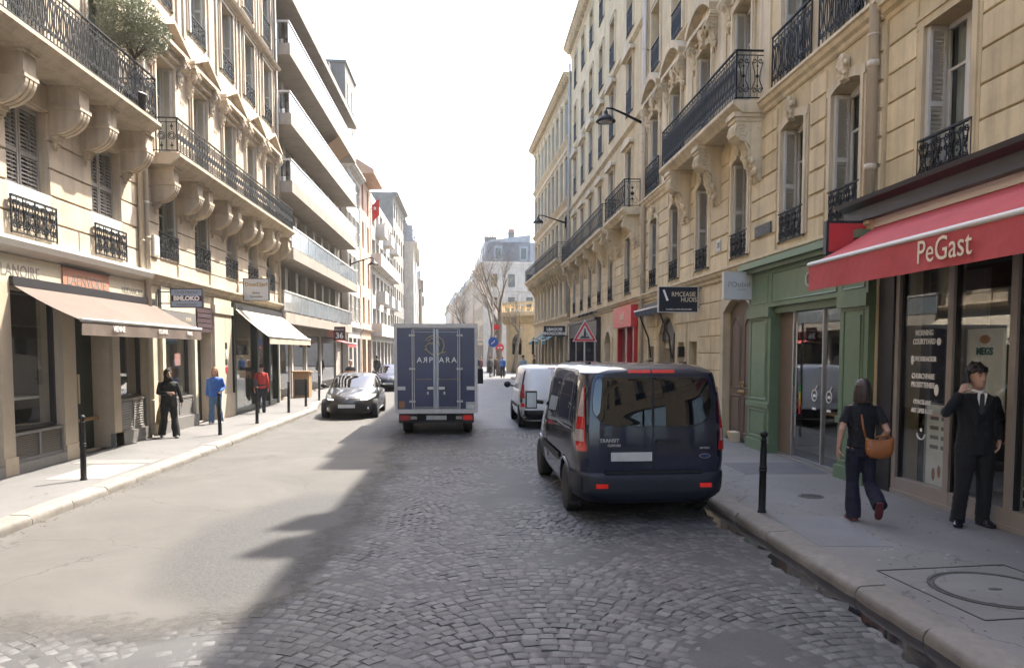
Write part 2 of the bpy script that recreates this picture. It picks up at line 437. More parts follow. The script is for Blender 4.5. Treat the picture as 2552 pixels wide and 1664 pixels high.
def asphmat(name, a, c, sc_=0.8, rough=0.8, grain=130, cracks=True, worn=False):
    m, nt, N, L, b = _nt(name)
    geo = N.new('ShaderNodeNewGeometry')
    n1 = N.new('ShaderNodeTexNoise'); n1.inputs['Scale'].default_value = sc_; n1.inputs['Detail'].default_value = 10; n1.inputs['Roughness'].default_value = 0.68; n1.inputs['Distortion'].default_value = 0.6
    L.new(geo.outputs['Position'], n1.inputs['Vector'])
    cr = N.new('ShaderNodeValToRGB')
    cr.color_ramp.elements[0].position = 0.28; cr.color_ramp.elements[0].color = (*a, 1)
    cr.color_ramp.elements[1].position = 0.72; cr.color_ramp.elements[1].color = (*c, 1)
    L.new(n1.outputs['Fac'], cr.inputs[0])
    n2 = N.new('ShaderNodeTexNoise'); n2.inputs['Scale'].default_value = grain; n2.inputs['Detail'].default_value = 4; n2.inputs['Roughness'].default_value = 0.8
    L.new(geo.outputs['Position'], n2.inputs['Vector'])
    sp = N.new('ShaderNodeMapRange'); sp.inputs['From Min'].default_value = 0.3; sp.inputs['From Max'].default_value = 0.7; sp.inputs['To Min'].default_value = 0.72; sp.inputs['To Max'].default_value = 1.28
    L.new(n2.outputs['Fac'], sp.inputs['Value'])
    mx = N.new('ShaderNodeVectorMath'); mx.operation = 'SCALE'; L.new(cr.outputs[0], mx.inputs[0]); L.new(sp.outputs[0], mx.inputs['Scale'])
    col = mx.outputs[0]
    if cracks:
        dn = N.new('ShaderNodeTexNoise'); dn.inputs['Scale'].default_value = 1.6; dn.inputs['Detail'].default_value = 5
        L.new(geo.outputs['Position'], dn.inputs['Vector'])
        ad = N.new('ShaderNodeVectorMath'); ad.operation = 'ADD'; L.new(geo.outputs['Position'], ad.inputs[0]); L.new(dn.outputs['Color'], ad.inputs[1])
        vo = N.new('ShaderNodeTexVoronoi'); vo.feature = 'DISTANCE_TO_EDGE'; vo.inputs['Scale'].default_value = 0.42
        L.new(ad.outputs[0], vo.inputs['Vector'])
        mk = N.new('ShaderNodeMapRange'); mk.inputs['From Max'].default_value = 0.006; mk.inputs['To Min'].default_value = 0.55; mk.inputs['To Max'].default_value = 1.0
        L.new(vo.outputs['Distance'], mk.inputs['Value'])
        m2 = N.new('ShaderNodeVectorMath'); m2.operation = 'SCALE'; L.new(col, m2.inputs[0]); L.new(mk.outputs[0], m2.inputs['Scale'])
        col = m2.outputs[0]
    L.new(col, b.inputs['Base Color'])
    b.inputs['Roughness'].default_value = rough
    b.inputs['Specular IOR Level'].default_value = 0.4
    if worn:          # coarser, darker repair inside the lane, then a thin layer that has worn through raggedly along its border
        ac = N.new('ShaderNodeAttribute'); ac.attribute_name = 'coarse'
        nc = N.new('ShaderNodeTexNoise'); nc.inputs['Scale'].default_value = 42; nc.inputs['Detail'].default_value = 4; nc.inputs['Roughness'].default_value = 0.8
        L.new(geo.outputs['Position'], nc.inputs['Vector'])
        rc = N.new('ShaderNodeValToRGB'); rc.color_ramp.elements[0].position = .3; rc.color_ramp.elements[0].color = (.022, .0215, .0215, 1); rc.color_ramp.elements[1].position = .7; rc.color_ramp.elements[1].color = (.085, .083, .081, 1)
        L.new(nc.outputs['Fac'], rc.inputs[0])
        mc = N.new('ShaderNodeMix'); mc.data_type = 'RGBA'; L.new(ac.outputs['Fac'], mc.inputs[0]); L.new(col, mc.inputs[6]); L.new(rc.outputs[0], mc.inputs[7]); L.new(mc.outputs[2], b.inputs['Base Color'])
        at = N.new('ShaderNodeAttribute'); at.attribute_name = 'edge'
        nw = N.new('ShaderNodeTexNoise'); nw.inputs['Scale'].default_value = 5.5; nw.inputs['Detail'].default_value = 9; nw.inputs['Roughness'].default_value = 0.75
        L.new(geo.outputs['Position'], nw.inputs['Vector'])
        sm = N.new('ShaderNodeMath'); sm.operation = 'ADD'; L.new(at.outputs['Fac'], sm.inputs[0]); L.new(nw.outputs['Fac'], sm.inputs[1])
        st = N.new('ShaderNodeMapRange'); st.inputs['From Min'].default_value = 0.55; st.inputs['From Max'].default_value = 1.25
        L.new(sm.outputs[0], st.inputs['Value']); L.new(st.outputs[0], b.inputs['Alpha'])
    bp = N.new('ShaderNodeBump'); bp.inputs['Strength'].default_value = 0.5; bp.inputs['Distance'].default_value = 0.008
    L.new(n2.outputs['Fac'], bp.inputs['Height']); L.new(bp.outputs[0], b.inputs['Normal'])
    return m
def settmat(name, joined):
    m, nt, N, L, b = _nt(name)
    geo = N.new('ShaderNodeNewGeometry')
    n1 = N.new('ShaderNodeTexNoise'); n1.inputs['Scale'].default_value = 26; n1.inputs['Detail'].default_value = 6; n1.inputs['Roughness'].default_value = 0.7
    L.new(geo.outputs['Position'], n1.inputs['Vector'])
    cr = N.new('ShaderNodeValToRGB')
    cr.color_ramp.elements[0].position = 0.2; cr.color_ramp.elements[0].color = (0.054, 0.0535, 0.055, 1)
    cr.color_ramp.elements[1].position = 0.85; cr.color_ramp.elements[1].color = (0.098, 0.0965, 0.096, 1)
    if joined:
        at = N.new('ShaderNodeAttribute'); at.attribute_name = 'tone'; src = at.outputs['Fac']
    else:
        oi = N.new('ShaderNodeObjectInfo'); src = oi.outputs['Random']
    L.new(src, cr.inputs[0])
    mr = N.new('ShaderNodeMapRange'); mr.inputs['From Min'].default_value = 0.3; mr.inputs['From Max'].default_value = 0.7; mr.inputs['To Min'].default_value = 0.7; mr.inputs['To Max'].default_value = 1.25
    L.new(n1.outputs['Fac'], mr.inputs['Value'])
    mx = N.new('ShaderNodeVectorMath'); mx.operation = 'SCALE'; L.new(cr.outputs[0], mx.inputs[0]); L.new(mr.outputs[0], mx.inputs['Scale'])
    L.new(mx.outputs[0], b.inputs['Base Color'])
    b.inputs['Roughness'].default_value = 0.68
    bp = N.new('ShaderNodeBump'); bp.inputs['Strength'].default_value = 0.35; bp.inputs['Distance'].default_value = 0.01
    L.new(n1.outputs['Fac'], bp.inputs['Height']); L.new(bp.outputs[0], b.inputs['Normal'])
    return m
ROAD = roadmat()
JOINT = asphmat('joint_tar', (0.040, 0.0395, 0.041), (0.074, 0.073, 0.074), 1.1, 0.72, 90, cracks=False)
ASPH = asphmat('pale_asphalt', (0.060, 0.0565, 0.0515), (0.098, 0.092, 0.084), 0.55, 0.8)
ASPHW = asphmat('worn_asphalt', (0.060, 0.0565, 0.0515), (0.098, 0.092, 0.084), 0.55, 0.8, worn=True)
ASPHD = asphmat('coarse_asphalt', (0.062, 0.061, 0.060), (0.12, 0.117, 0.113), 1.4, 0.85, 70, cracks=False, worn=True)
SIDE_L = asphmat('pavement_asphalt_left', (0.092, 0.09, 0.088), (0.145, 0.142, 0.138), 0.5, 0.8, 160)
SIDE_R = asphmat('pavement_asphalt_right', (0.138, 0.131, 0.122), (0.20, 0.191, 0.178), 0.6, 0.75, 160)
SETT = settmat('granite_sett', False)
SETTJ = settmat('granite_setts_far', True)
DUST = mat('sand_dust', (0.12, 0.105, 0.085), 0.95, var=0.25, scale=7)

g = MB(); g.add([(-900, -900, -.03), (900, -900, -.03), (900, 1500, -.03), (-900, 1500, -.03)], [(0, 1, 2, 3)])
struct('ground', g, ASPH)
XL, XR = -5.45, 3.36
def fill_h(x, y):
    """height of the dirt and tar that fills the joints, burying some setts"""
    a = noise.noise(Vector((x * 0.75, y * 0.6, 3.1))) + 0.5 * noise.noise(Vector((x * 2.3, y * 2.1, 9.7)))
    return 0.0093 + 0.012 * a
rd = MB()
NXs, NYs = 90, 170
rd.grid([[(XL + (XR - XL) * i / NXs, 1.5 + 19.5 * j / NYs, max(0, fill_h(XL + (XR - XL) * i / NXs, 1.5 + 19.5 * j / NYs))) for i in range(NXs + 1)] for j in range(NYs + 1)])
road = struct('road', rd, JOINT, True)
fr = MB(); fr.add([(XL, 21, .0), (XR, 21, .0), (XR, 62, .0), (XL, 62, .0)], [(0, 1, 2, 3)])
fr.add([(XL, -40, .0), (XR, -40, .0), (XR, 1.5, .0), (XL, 1.5, .0)], [(0, 1, 2, 3)])
fr.add([(-14, 62, .0), (30, 62, .0), (30, 86, .0), (-14, 86, .0)], [(0, 1, 2, 3)])
fr.add([(-12, 86, .0), (3, 86, .0), (-12, 420, .0), (-36, 420, .0)], [(0, 1, 2, 3)])
part('worn_paving', fr, ROAD, road)
# asphalt lane laid over the setts on the left
def patch_edge(y):
    return -1.05 - 0.10 * math.sin(y * 1.7) - 0.07 * math.sin(y * 4.3 + 1) - 0.05 * math.sin(y * 9.1) - max(0, (y - 13)) * 0.045
def patch_near(x):
    t = (x - XL) / 4.0
    return 5.7 + 0.10 * math.sin(x * 3.1) + 0.06 * math.sin(x * 8) - 0.25 * math.sin(t * math.pi) + 1.3 * max(0, t - 0.86) ** 2 * 30
pa = MB(); rows = []
for j in range(121):
    row = []
    for i in range(81):
        t = i / 80
        yy0 = 5.65; y = yy0 + (46 - yy0) * (j / 120) ** 1.6
        xe = patch_edge(max(y, 6.6)); x = XL + 0.03 + (xe - XL - 0.03) * t
        if j == 0: y = patch_near(x)
        elif j < 20: y = max(y, patch_near(x) + 0.01 * j)
        row.append((x, y, max(0.0175, fill_h(x, y) + .004) + 0.0015 * noise.noise(Vector((x * 2, y * 2, 0)))))
    rows.append(row)
pa.grid(rows)
def edge_attr(o, vals):
    a = o.data.attributes.new('edge', 'FLOAT', 'POINT'); a.data.foreach_set('value', vals)
asphalt_lane = ob('asphalt_patch', pa.mesh('asphalt_patch', ASPHW, True, fix=False), road)
asphalt_lane['label'] = 'pale asphalt laid over the setts in the left lane'
edge_attr(asphalt_lane, [min(1, (80 - i) / 18, (rows[j][i][1] - rows[0][i][1]) / 1.1) for j in range(121) for i in range(81)])
ca_ = asphalt_lane.data.attributes.new('coarse', 'FLOAT', 'POINT'); cv = []
for r_ in rows:
    for x, y, z in r_:
        d_ = math.hypot((x + 2.15) / 1.15, (y - 8.9) / 2.6) + .18 * noise.noise(Vector((x * 1.5, y * 1.2, 4)))
        cv.append(max(0, min(1, (1.12 - d_) / .3)))
ca_.data.foreach_set('value', cv)
def in_patch(x, y):
    return x < patch_edge(max(y, 6.6)) - 0.75 and y > patch_near(x) + 0.95 and x > XL
# setts in shallow arcs
def sett_mesh(seed, mt):
    r = random.Random(seed); mb = MB()
    a, b_ = 0.5, 0.5
    def q(s, z):
        return [((-a + r.uniform(-.05, .05)) * s, (-b_ + r.uniform(-.06, .06)) * s, z), ((a + r.uniform(-.05, .05)) * s, (-b_ + r.uniform(-.06, .06)) * s, z), ((a + r.uniform(-.05, .05)) * s, (b_ + r.uniform(-.06, .06)) * s, z), ((-a + r.uniform(-.05, .05)) * s, (b_ + r.uniform(-.06, .06)) * s, z)]
    bot = q(1.0, -0.03); mid = q(0.98, 0.006); top = q(0.84, 0.0130)
    mb.v = bot + mid + top
    for o in (0, 4):
        for k in range(4): mb.f.append((o + k, o + (k + 1) % 4, o + 4 + (k + 1) % 4, o + 4 + k))
    mb.f.append((8, 9, 10, 11))
    return mb
protos = [sett_mesh(i, None) for i in range(8)]
pm = [p.mesh('sett', SETT, 40) for p in protos]
setts = []
PER, AMP = 2.35, 0.62
ROWH = 0.115
for j in range(-6, 165):
    x = XL + 0.1 + (j % 2) * 0.07
    while x < XR - 0.22:
        w = rnd.uniform(0.11, 0.15)
        t = ((x + w / 2 + 0.6) % PER) / PER * 2 - 1
        y = 3.6 + j * ROWH + AMP * (1 - t * t)
        slope = -2 * t * AMP * 2 / PER
        ang = math.atan(slope)
        wx = w * math.cos(ang)
        cx = x + wx / 2
        if 3.9 < y < 20.6 and not in_patch(cx, y):
            setts.append((cx + rnd.uniform(-.006, .006), y + rnd.uniform(-.008, .008), w - 0.016, (ROWH - 0.013) * math.cos(ang) ** 0.5 * rnd.uniform(0.92, 1.03), ang + rnd.uniform(-.07, .07)))
        x += wx
setts.sort(key=lambda s: (s[1] + abs(s[0] - .4) * 0.55))
for i, (x, y, w, d, a) in enumerate(setts[:300]):
    o = ob('sett', pm[i % 8], road, (x, y, rnd.uniform(-.0025, .0025)), (rnd.uniform(-.014, .014), rnd.uniform(-.014, .014), a), (w, d, 1))
js = MB(); tones = []
for i, (x, y, w, d, a) in enumerate(setts[300:]):
    p = protos[i % 8]; ca, sa = math.cos(a), math.sin(a); dz = rnd.uniform(-.0025, .0025); tone = rnd.random()
    js.add([(x + ca * vx * w - sa * vy * d, y + sa * vx * w + ca * vy * d, vz + dz) for vx, vy, vz in p.v], p.f)
    tones += [tone] * len(p.v)
me = js.mesh('setts', SETTJ, 40, fix=False)
at = me.attributes.new('tone', 'FLOAT', 'POINT'); at.data.foreach_set('value', tones)
jo = ob('setts', me, road); jo['kind'] = 'stuff'

# pavements with granite kerbs
KH = 0.13
def kerb_x_left(y): return XL if y < 27 else XL - min(0.5, (y - 27) * 0.16)
pl = MB()
pl.grid([[(-7.75, y, KH), (kerb_x_left(y) - 0.28, y, KH)] for y in [-40, 5, 10, 15, 20, 25, 27, 28, 29, 30, 31, 40, 62]])
pave_l = struct('pavement_left', pl, SIDE_L)
pr = MB(); pr.grid([[(XR + 0.28, y, KH), (6.9, y, KH)] for y in [-40, 0, 5, 10, 15, 20, 30, 45, 58]])
pave_r = struct('pavement_right', pr, SIDE_R)
def kerb_mesh(L_, seed):
    r = random.Random(seed); mb = MB()
    n = 5; secs = []
    for i in range(n + 1):
        y = L_ * i / n
        e = 0.018 if i in (0, n) else 0.0
        j1, j2, j3 = r.uniform(-.006, .006), r.uniform(-.006, .006), r.uniform(-.005, .005)
        secs.append([(0.29, y, -0.1), (0.012 + j1, y, -0.1), (e * .6 + j1, y, 0.06), (0.006 + e + j2, y, 0.098 - e * .4), (0.02 + e + j2, y, 0.120 - e * .5 + j3 * .4), (0.05 + e, y, 0.134 - e * .5 + j3 * .4), (0.29, y, 0.134 + j3 * .2)])
    mb.loft(secs)
    return mb.mesh('kerbstone', GRANITE, 50)
km = [kerb_mesh(0.985, s) for s in range(5)]
for i in range(46):
    y = 1.3 + i * 1.0 + rnd.uniform(-.008, .008)
    a = rnd.uniform(-.006, .006)
    ob('kerbstone', km[i % 5], pave_r, (XR + rnd.uniform(-.006, .006), y, rnd.uniform(-.006, .004)), (0, 0, a))
    y2 = y + .985 + .35
    xl = kerb_x_left(y2 - .5)
    ob('kerbstone', km[(i + 2) % 5], pave_l, (xl + rnd.uniform(-.006, .006), y2, rnd.uniform(-.006, .004)), (0, 0, R(180) + a))
for (par, x, rz, y) in ((pave_r, XR, 0, -40), (pave_r, XR, 0, 47.4), (pave_l, XL - .5, R(180), 63), (pave_l, XL, R(180), 2.6)):
    kk = MB(); L_ = 41.2 if y < 3 else 12
    kk.box(0, .29, 0, L_, -.1, .132)
    part('kerb_run', kk, GRANITE, par, loc=(x, y if rz == 0 else y, 0), rot=(0, 0, rz))
# lighter paving square and darker strip on the left pavement
for nm, x0, x1, y0, y1, mt in (('paving_square', -6.75, -5.85, 12.3, 13.9, mat('pale_concrete', (0.21, 0.195, 0.18), .8, var=.15, scale=5)), ('paving_strip', -7.2, -5.8, 14.0, 14.5, SIDE_R)):
    q = MB(); q.box(x0, x1, y0, y1, KH - .05, KH + .005); part(nm, q, mt, pave_l)
# sand along the left gutter
ds = MB(); rr = random.Random(5)
for k in range(420):
    y = rr.uniform(6, 24); x = XL + 0.02 + abs(rr.gauss(0, .10)); s = rr.uniform(.003, .014)
    th = rr.uniform(0, 6.28); pts = [(x + s * (1 + .4 * rr.random()) * math.cos(th + t), y + 2.2 * s * math.sin(th + t), .0215 + .0035 * rr.random()) for t in (0, 1.3, 2.4, 3.6, 4.9)]
    ds.add(pts + [(p[0], p[1], .019) for p in pts], [(0, 1, 2, 3, 4)] + [(i, (i + 1) % 5, 5 + (i + 1) % 5, 5 + i) for i in range(5)])
part('gutter_sand', ds, DUST, road, kind='stuff')
# wet gutter on the right
WATER = mat('gutter_water', (0.014, 0.014, 0.016), 0.06, spec=0.7, var=0.3, scale=3)
ww = MB(); rows = []
for j in range(121):
    y = 2.2 + j * 0.085
    fade = min(1, max(0, (11.6 - y) / 2.5))
    wd = (0.22 + 0.05 * math.sin(y * 2.9) + 0.03 * math.sin(y * 7.7 + 1) + 0.03 * math.sin(y * 19) + .05 * noise.noise(Vector((y * 3, 0, 0)))) * (0.35 + 0.65 * fade)
    rows.append([(XR + 0.02, y, .016), (XR - wd * .5, y, .016), (XR - wd, y, .0155)])
ww.grid(rows)
struct('gutter_water', ww, WATER)
# manholes
def ring(mb, c, r0, r1, z, n=40):
    rows = [[(c[0] + r * math.cos(2 * math.pi * k / n), c[1] + r * math.sin(2 * math.pi * k / n), z) for k in range(n + 1)] for r in (r0, r1)]
    mb.grid(rows)
t = thing('manhole_cover', 'large round asphalt-filled manhole cover in a square frame on the right pavement', 'manhole', (4.52, 6.12, KH))
q = MB(); q.lathe([(.455, -.03), (.455, .006)], 40); part('lid', q, SIDE_R, t)
q = MB()
for r0, r1 in ((.457, .475), (.487, .52)):
    q.loft([[(r * math.cos(2 * math.pi * k / 40), r * math.sin(2 * math.pi * k / 40), z) for k in range(40)] for r, z in ((r0, -.03), (r0, .009), (r1, .009), (r1, -.03))], cap=False)
part('rim', q, CASTIRON, t)
q = MB()
for s in (-1, 1):
    q.box(-.66, .66, s * .66 - .007, s * .66 + .007, -.03, .007); q.box(s * .66 - .007, s * .66 + .007, -.652, .649, -.03, .0065)
part('frame', q, CASTIRON, t, rot=(0, 0, R(5)))
q = MB(); q.ell([((0, 0, -.02), .06, .035), ((0, 0, .0085), .06, .035)]); part('key_hole_cap', q, CASTIRON, t)
t = thing('inspection_cover', 'small round iron inspection cover beside the bollard on the right pavement', 'manhole', (4.82, 10.27, KH))
q = MB(); q.lathe([(.175, -.03), (.175, .005), (.165, .008), (.0, .008)], 28); part('lid', q, CASTIRON, t)
q = MB()
for i in range(-4, 5):
    for j in range(-4, 5):
        if i * i + j * j < 17: q.box(i * .034 - .01, i * .034 + .01, j * .034 - .01, j * .034 + .01, .007, .011)
part('studs', q, CASTIRON, t)

# patches, chewing gum and stains on the right pavement
GUM = mat('gum_spot', (0.07, 0.07, 0.07), .8); GUML = mat('gum_spot_pale', (0.26, 0.26, 0.255), .8)
for nm, m_, n_ in (('gum_spots', GUM, 150), ('pale_gum_spots', GUML, 90)):
    q = MB(); rr = random.Random(len(nm))
    for k in range(n_):
        x, y, r0 = rr.uniform(3.75, 6.0), rr.uniform(4.5, 16) ** 1.0, rr.uniform(.008, .022)
        ph = rr.random() * 6; q.lathe([(r0, KH), (r0 * .9, KH + .002), (0, KH + .003)], 7, (x, y, 0))
    part(nm, q, m_, pave_r, kind='stuff')
for x0, x1, y0, y1, m_ in ((4.6, 6.05, 12.2, 13.4, asphmat('pavement_patch_dark', (.09, .09, .091), (.14, .14, .141), 1.2, .8, 120, cracks=False)), (3.68, 4.5, 7.6, 8.9, asphmat('pavement_patch_grey', (.14, .139, .138), (.2, .2, .198), 1.2, .8, 140, cracks=False))):
    q = MB(); q.prism([(x0, y0), (x1 - .05, y0 - .04), (x1, y1), (x0 + .04, y1 + .06)], KH - .03, KH + .003, 'z'); part('asphalt_patch', q, m_, pave_r)
# ---------------------------------------------------------------- facade kit (own frame: x along the street, y outward, z up)
def arc_pts(u0, u1, z, rise, n=8):
    return [(u0 + (u1 - u0) * i / n, z + rise * (1 - ((2 * i / n) - 1) ** 2)) for i in range(n + 1)]
def wall_band(mb, u0, u1, z0, z1, ops, th=0.38):
    """ops: (a, b, sill, head, rise)"""
    x = u0
    for a, b, s, h, r in sorted(ops):
        if a > x + .001: mb.box(x, a, -th, 0, z0, z1)
        if s > z0 + .001: mb.box(a, b, -th, 0, z0, s)
        if h < z1 - .001:
            if r > 0:
                mb.prism(arc_pts(a, b, h, r) + [(b, z1), (a, z1)], -th, 0, 'y')
            else: mb.box(a, b, -th, 0, h, z1)
        x = b
    if x < u1 - .001: mb.box(x, u1, -th, 0, z0, z1)
def blocks(wall, u0, u1, z0, z1, ops, stone, course=0.36, length=1.05, proud=0.028, gap=0.026, margin=0.15, perpier=False, far=False):
    n = max(1, round((z1 - z0) / course)); ch = (z1 - z0) / n
    cnt = 0
    for k in range(n):
        za, zb = z0 + k * ch, z0 + (k + 1) * ch
        iv = []; x = u0
        for a, b, s, h, r in sorted(ops):
            if zb > s - .12 and za < h + r + margin:
                if a - margin > x: iv.append((x, a - margin))
                x = max(x, b + margin)
        if x < u1: iv.append((x, u1))
        for a, b in iv:
            L_ = b - a
            if L_ < 0.12: continue
            m = 1 if perpier and L_ < 2.2 else max(1, round(L_ / length))
            cuts = [a + L_ * i / m for i in range(m + 1)]
            if m > 1 and k % 2:
                cuts = [a] + [a + L_ * (i + .5) / m for i in range(m)] + [b]
            for c0, c1 in zip(cuts, cuts[1:]):
                if c1 - c0 < 0.1: continue
                ob('stone_block', bbox_mesh(c1 - c0 - gap, proud, ch - gap, stone), wall, ((c0 + c1) / 2, 0, za + gap / 2))
                cnt += 1
    return cnt
_wc = {}
def cached(key, fn):
    if key not in _wc: _wc[key] = fn()
    return _wc[key]
def m_frame(w, h, rise, mt, rail=0.0):
    def f():
        mb = MB(); t = 0.06; o0, o1 = -.33, -.27
        mb.box(-w / 2, -w / 2 + t, o0, o1, 0, h); mb.box(w / 2 - t, w / 2, o0, o1, 0, h)
        mb.box(-w / 2 + t, w / 2 - t, o0, o1, 0, t + .02); mb.box(-w / 2 + t, w / 2 - t, o0, o1, h - t, h + rise)
        mb.box(-.045, .045, o0, o1 + .012, t + .02, h - t)
        for s in (-1, 1):
            mb.box(s * .045, s * (w / 2 - t), o0 + .01, o1 - .012, h * .70, h * .70 + .035)
            mb.box(s * (w / 2 - t), s * (w / 2 - t - .045), o0 + .01, o1 - .012, t + .02, h * .7)
        return mb.mesh('window', mt)
    return cached(('fr', round(w, 2), round(h, 2), round(rise, 2), mt.name), f)
def m_pane(w, h, mt):
    def f():
        mb = MB(); mb.box(-w / 2, w / 2, -.304, -.30, 0, h); return mb.mesh('pane', mt)
    return cached(('pn', round(w, 2), round(h, 2), mt.name), f)
def m_curtain(w, h):
    def f():
        mb = MB(); n = 26
        mb.grid([[(-w / 2 + w * i / n, -.40 + .022 * math.sin(i * 1.9) + .01 * math.sin(i * 4.1), z) for i in range(n + 1)] for z in (0, h)])
        return mb.mesh('curtain', CURT, True)
    return cached(('cu', round(w, 2), round(h, 2)), f)
def m_folded(d, h, mt):
    """slatted shutter folded back into the reveal, x = thickness"""
    def f():
        mb = MB(); t = .035
        for k in range(2):
            xo = k * .04
            y0, y1 = -.25, -.25 + d
            mb.box(xo, xo + t, y0, y0 + .04, 0, h); mb.box(xo, xo + t, y1 - .04, y1, 0, h)
            for zz in (0, h * .48, h - .07): mb.box(xo, xo + t, y0 + .04, y1 - .04, zz, zz + .07)
            n = int(h / .06)
            for i in range(n):
                z = .05 + (h - .1) * i / n
                mb.add([(xo + .004, y0 + .04, z), (xo + .004, y1 - .04, z), (xo + t - .004, y1 - .04, z + .035), (xo + t - .004, y0 + .04, z + .035)], [(0, 1, 2, 3)])
        return mb.mesh('shutter', mt)
    return cached(('fs', round(d, 2), round(h, 2), mt.name), f)
def m_closed(w, h, mt, pitch=0.075):
    """closed slatted shutter leaf"""
    def f():
        mb = MB(); t = .045
        mb.box(-w / 2, -w / 2 + .05, -t, 0, 0, h); mb.box(w / 2 - .05, w / 2, -t, 0, 0, h)
        for zz in (0, h * .5, h - .08): mb.box(-w / 2 + .05, w / 2 - .05, -t, -.003, zz, zz + .08)
        n = int(h / pitch)
        for i in range(n):
            z = .06 + (h - .14) * i / n
            mb.add([(-w / 2 + .05, -.008, z), (w / 2 - .05, -.008, z), (w / 2 - .05, -t + .005, z + pitch * .62), (-w / 2 + .05, -t + .005, z + pitch * .62)], [(0, 1, 2, 3)])
        return mb.mesh('shutter', mt)
    return cached(('cs', round(w, 2), round(h, 2), mt.name), f)
def spiral(c, r0, r1, a0, turns, n=12, axis='y', o=0):
    pts = []
    for i in range(n + 1):
        t = i / n; r = r0 + (r1 - r0) * t; a = a0 + turns * 2 * math.pi * t
        pts.append((c[0] + r * math.cos(a), o, c[1] + r * math.sin(a)))
    return pts
def rail_unit(mb, u, w, z0, z1, o, r=.0075, style=0):
    """one bay of scrollwork between u and u+w"""
    h = z1 - z0; c = u + w / 2; n = 4
    if style == 0:      # lyre scrolls with a central rosette
        for s in (-1, 1):
            mb.tube(spiral((c + s * w * .22, z0 + h * .16), w * .06, w * .2, R(90), s * -1.15, 9, o=o), r, n, False)
            mb.tube(spiral((c + s * w * .22, z1 - h * .14), w * .05, w * .18, R(-90), s * 1.15, 9, o=o), r, n, False)
            mb.tube([(c + s * w * .42, o, z0 + h * .18), (c + s * w * .16, o, z0 + h * .4), (c + s * w * .2, o, z0 + h * .6), (c + s * w * .4, o, z1 - h * .16)], r, n, False)
        mb.tube([(c, o, z0), (c, o, z1)], r * .9, n, False)
        mb.lathe([(.0, -.012), (w * .13, -.006), (w * .13, .006), (.0, .012)], 6, (c, o, z0 + h * .5), 'y')
        mb.lathe([(.0, -.01), (w * .09, 0), (.0, .01)], 5, (c, o, z0 + h * .27), 'y')
        mb.lathe([(.0, -.01), (w * .09, 0), (.0, .01)], 5, (c, o, z0 + h * .74), 'y')
    elif style == 1:    # circle with fleurons above and below
        mb.tube(spiral((c, z0 + h * .5), w * .36, w * .36, 0, 1, 12, o=o), r, n, False)
        mb.tube(spiral((c, z0 + h * .5), w * .2, w * .2, 0, 1, 9, o=o), r, n, False)
        for zz, s in ((z0 + h * .16, 1), (z1 - h * .16, -1)):
            for a in (0, 90, 180, 270):
                mb.lathe([(.0, -.01), (w * .085, 0), (.0, .01)], 5, (c + math.cos(R(a)) * w * .1, o, zz + math.sin(R(a)) * w * .1), 'y')
            mb.tube([(c, o, zz - h * .13), (c, o, zz + h * .13)], r, n, False)
        mb.tube([(u, o, z0), (u, o, z1)], r * 1.2, n, False)
    else:               # small dense panel: S scrolls
        for s in (-1, 1):
            mb.tube(spiral((c + s * w * .22, z0 + h * .3), w * .05, w * .24, R(200), s * 1.3, 10, o=o), r, n, False)
            mb.tube(spiral((c + s * w * .22, z1 - h * .3), w * .05, w * .24, R(20), s * 1.3, 10, o=o), r, n, False)
        mb.lathe([(.0, -.01), (w * .12, 0), (.0, .01)], 6, (c, o, z0 + h * .5), 'y')
def rail_panel(mb, u0, u1, z0, z1, o, unit=.28, style=0, r=.0075, side=False):
    """framed run of scrollwork in the plane y=o"""
    mb.box(u0, u1, o - .022, o + .022, z1 - .028, z1)
    mb.box(u0, u1, o - .012, o + .012, z0, z0 + .02)
    mb.box(u0, u1, o - .008, o + .008, z1 - .115, z1 - .1)
    n = max(1, round((u1 - u0) / unit)); w = (u1 - u0) / n
    for i in range(n):
        rail_unit(mb, u0 + i * w, w, z0 + .02, z1 - .1, o, r, style)
        if style == 0 or i % 2 == 0:
            mb.box(u0 + i * w - .007, u0 + i * w + .007, o - .007, o + .007, z0, z1 - .02)
    for u in (u0, u1): mb.box(u - .012, u + .012, o - .0125, o + .0125, z0 - .02, z1)
def m_guard(w, h, mt, style=2, unit=.17):
    def f():
        mb = MB(); rail_panel(mb, -w / 2, w / 2, 0, h, 0, unit, style, .0095)
        mb.box(-w / 2, w / 2, -.007, .007, h * .16, h * .16 + .012)
        if style == 2:
            n = max(2, round(w / .3)); ww_ = w / n
            for i in range(n): rail_unit(mb, -w / 2 + i * ww_, ww_, .02, h - .03, .012, .0095, 0)
        return mb.mesh('guard_rail', mt)
    return cached(('gd', round(w, 2), round(h, 2), mt.name, style), f)
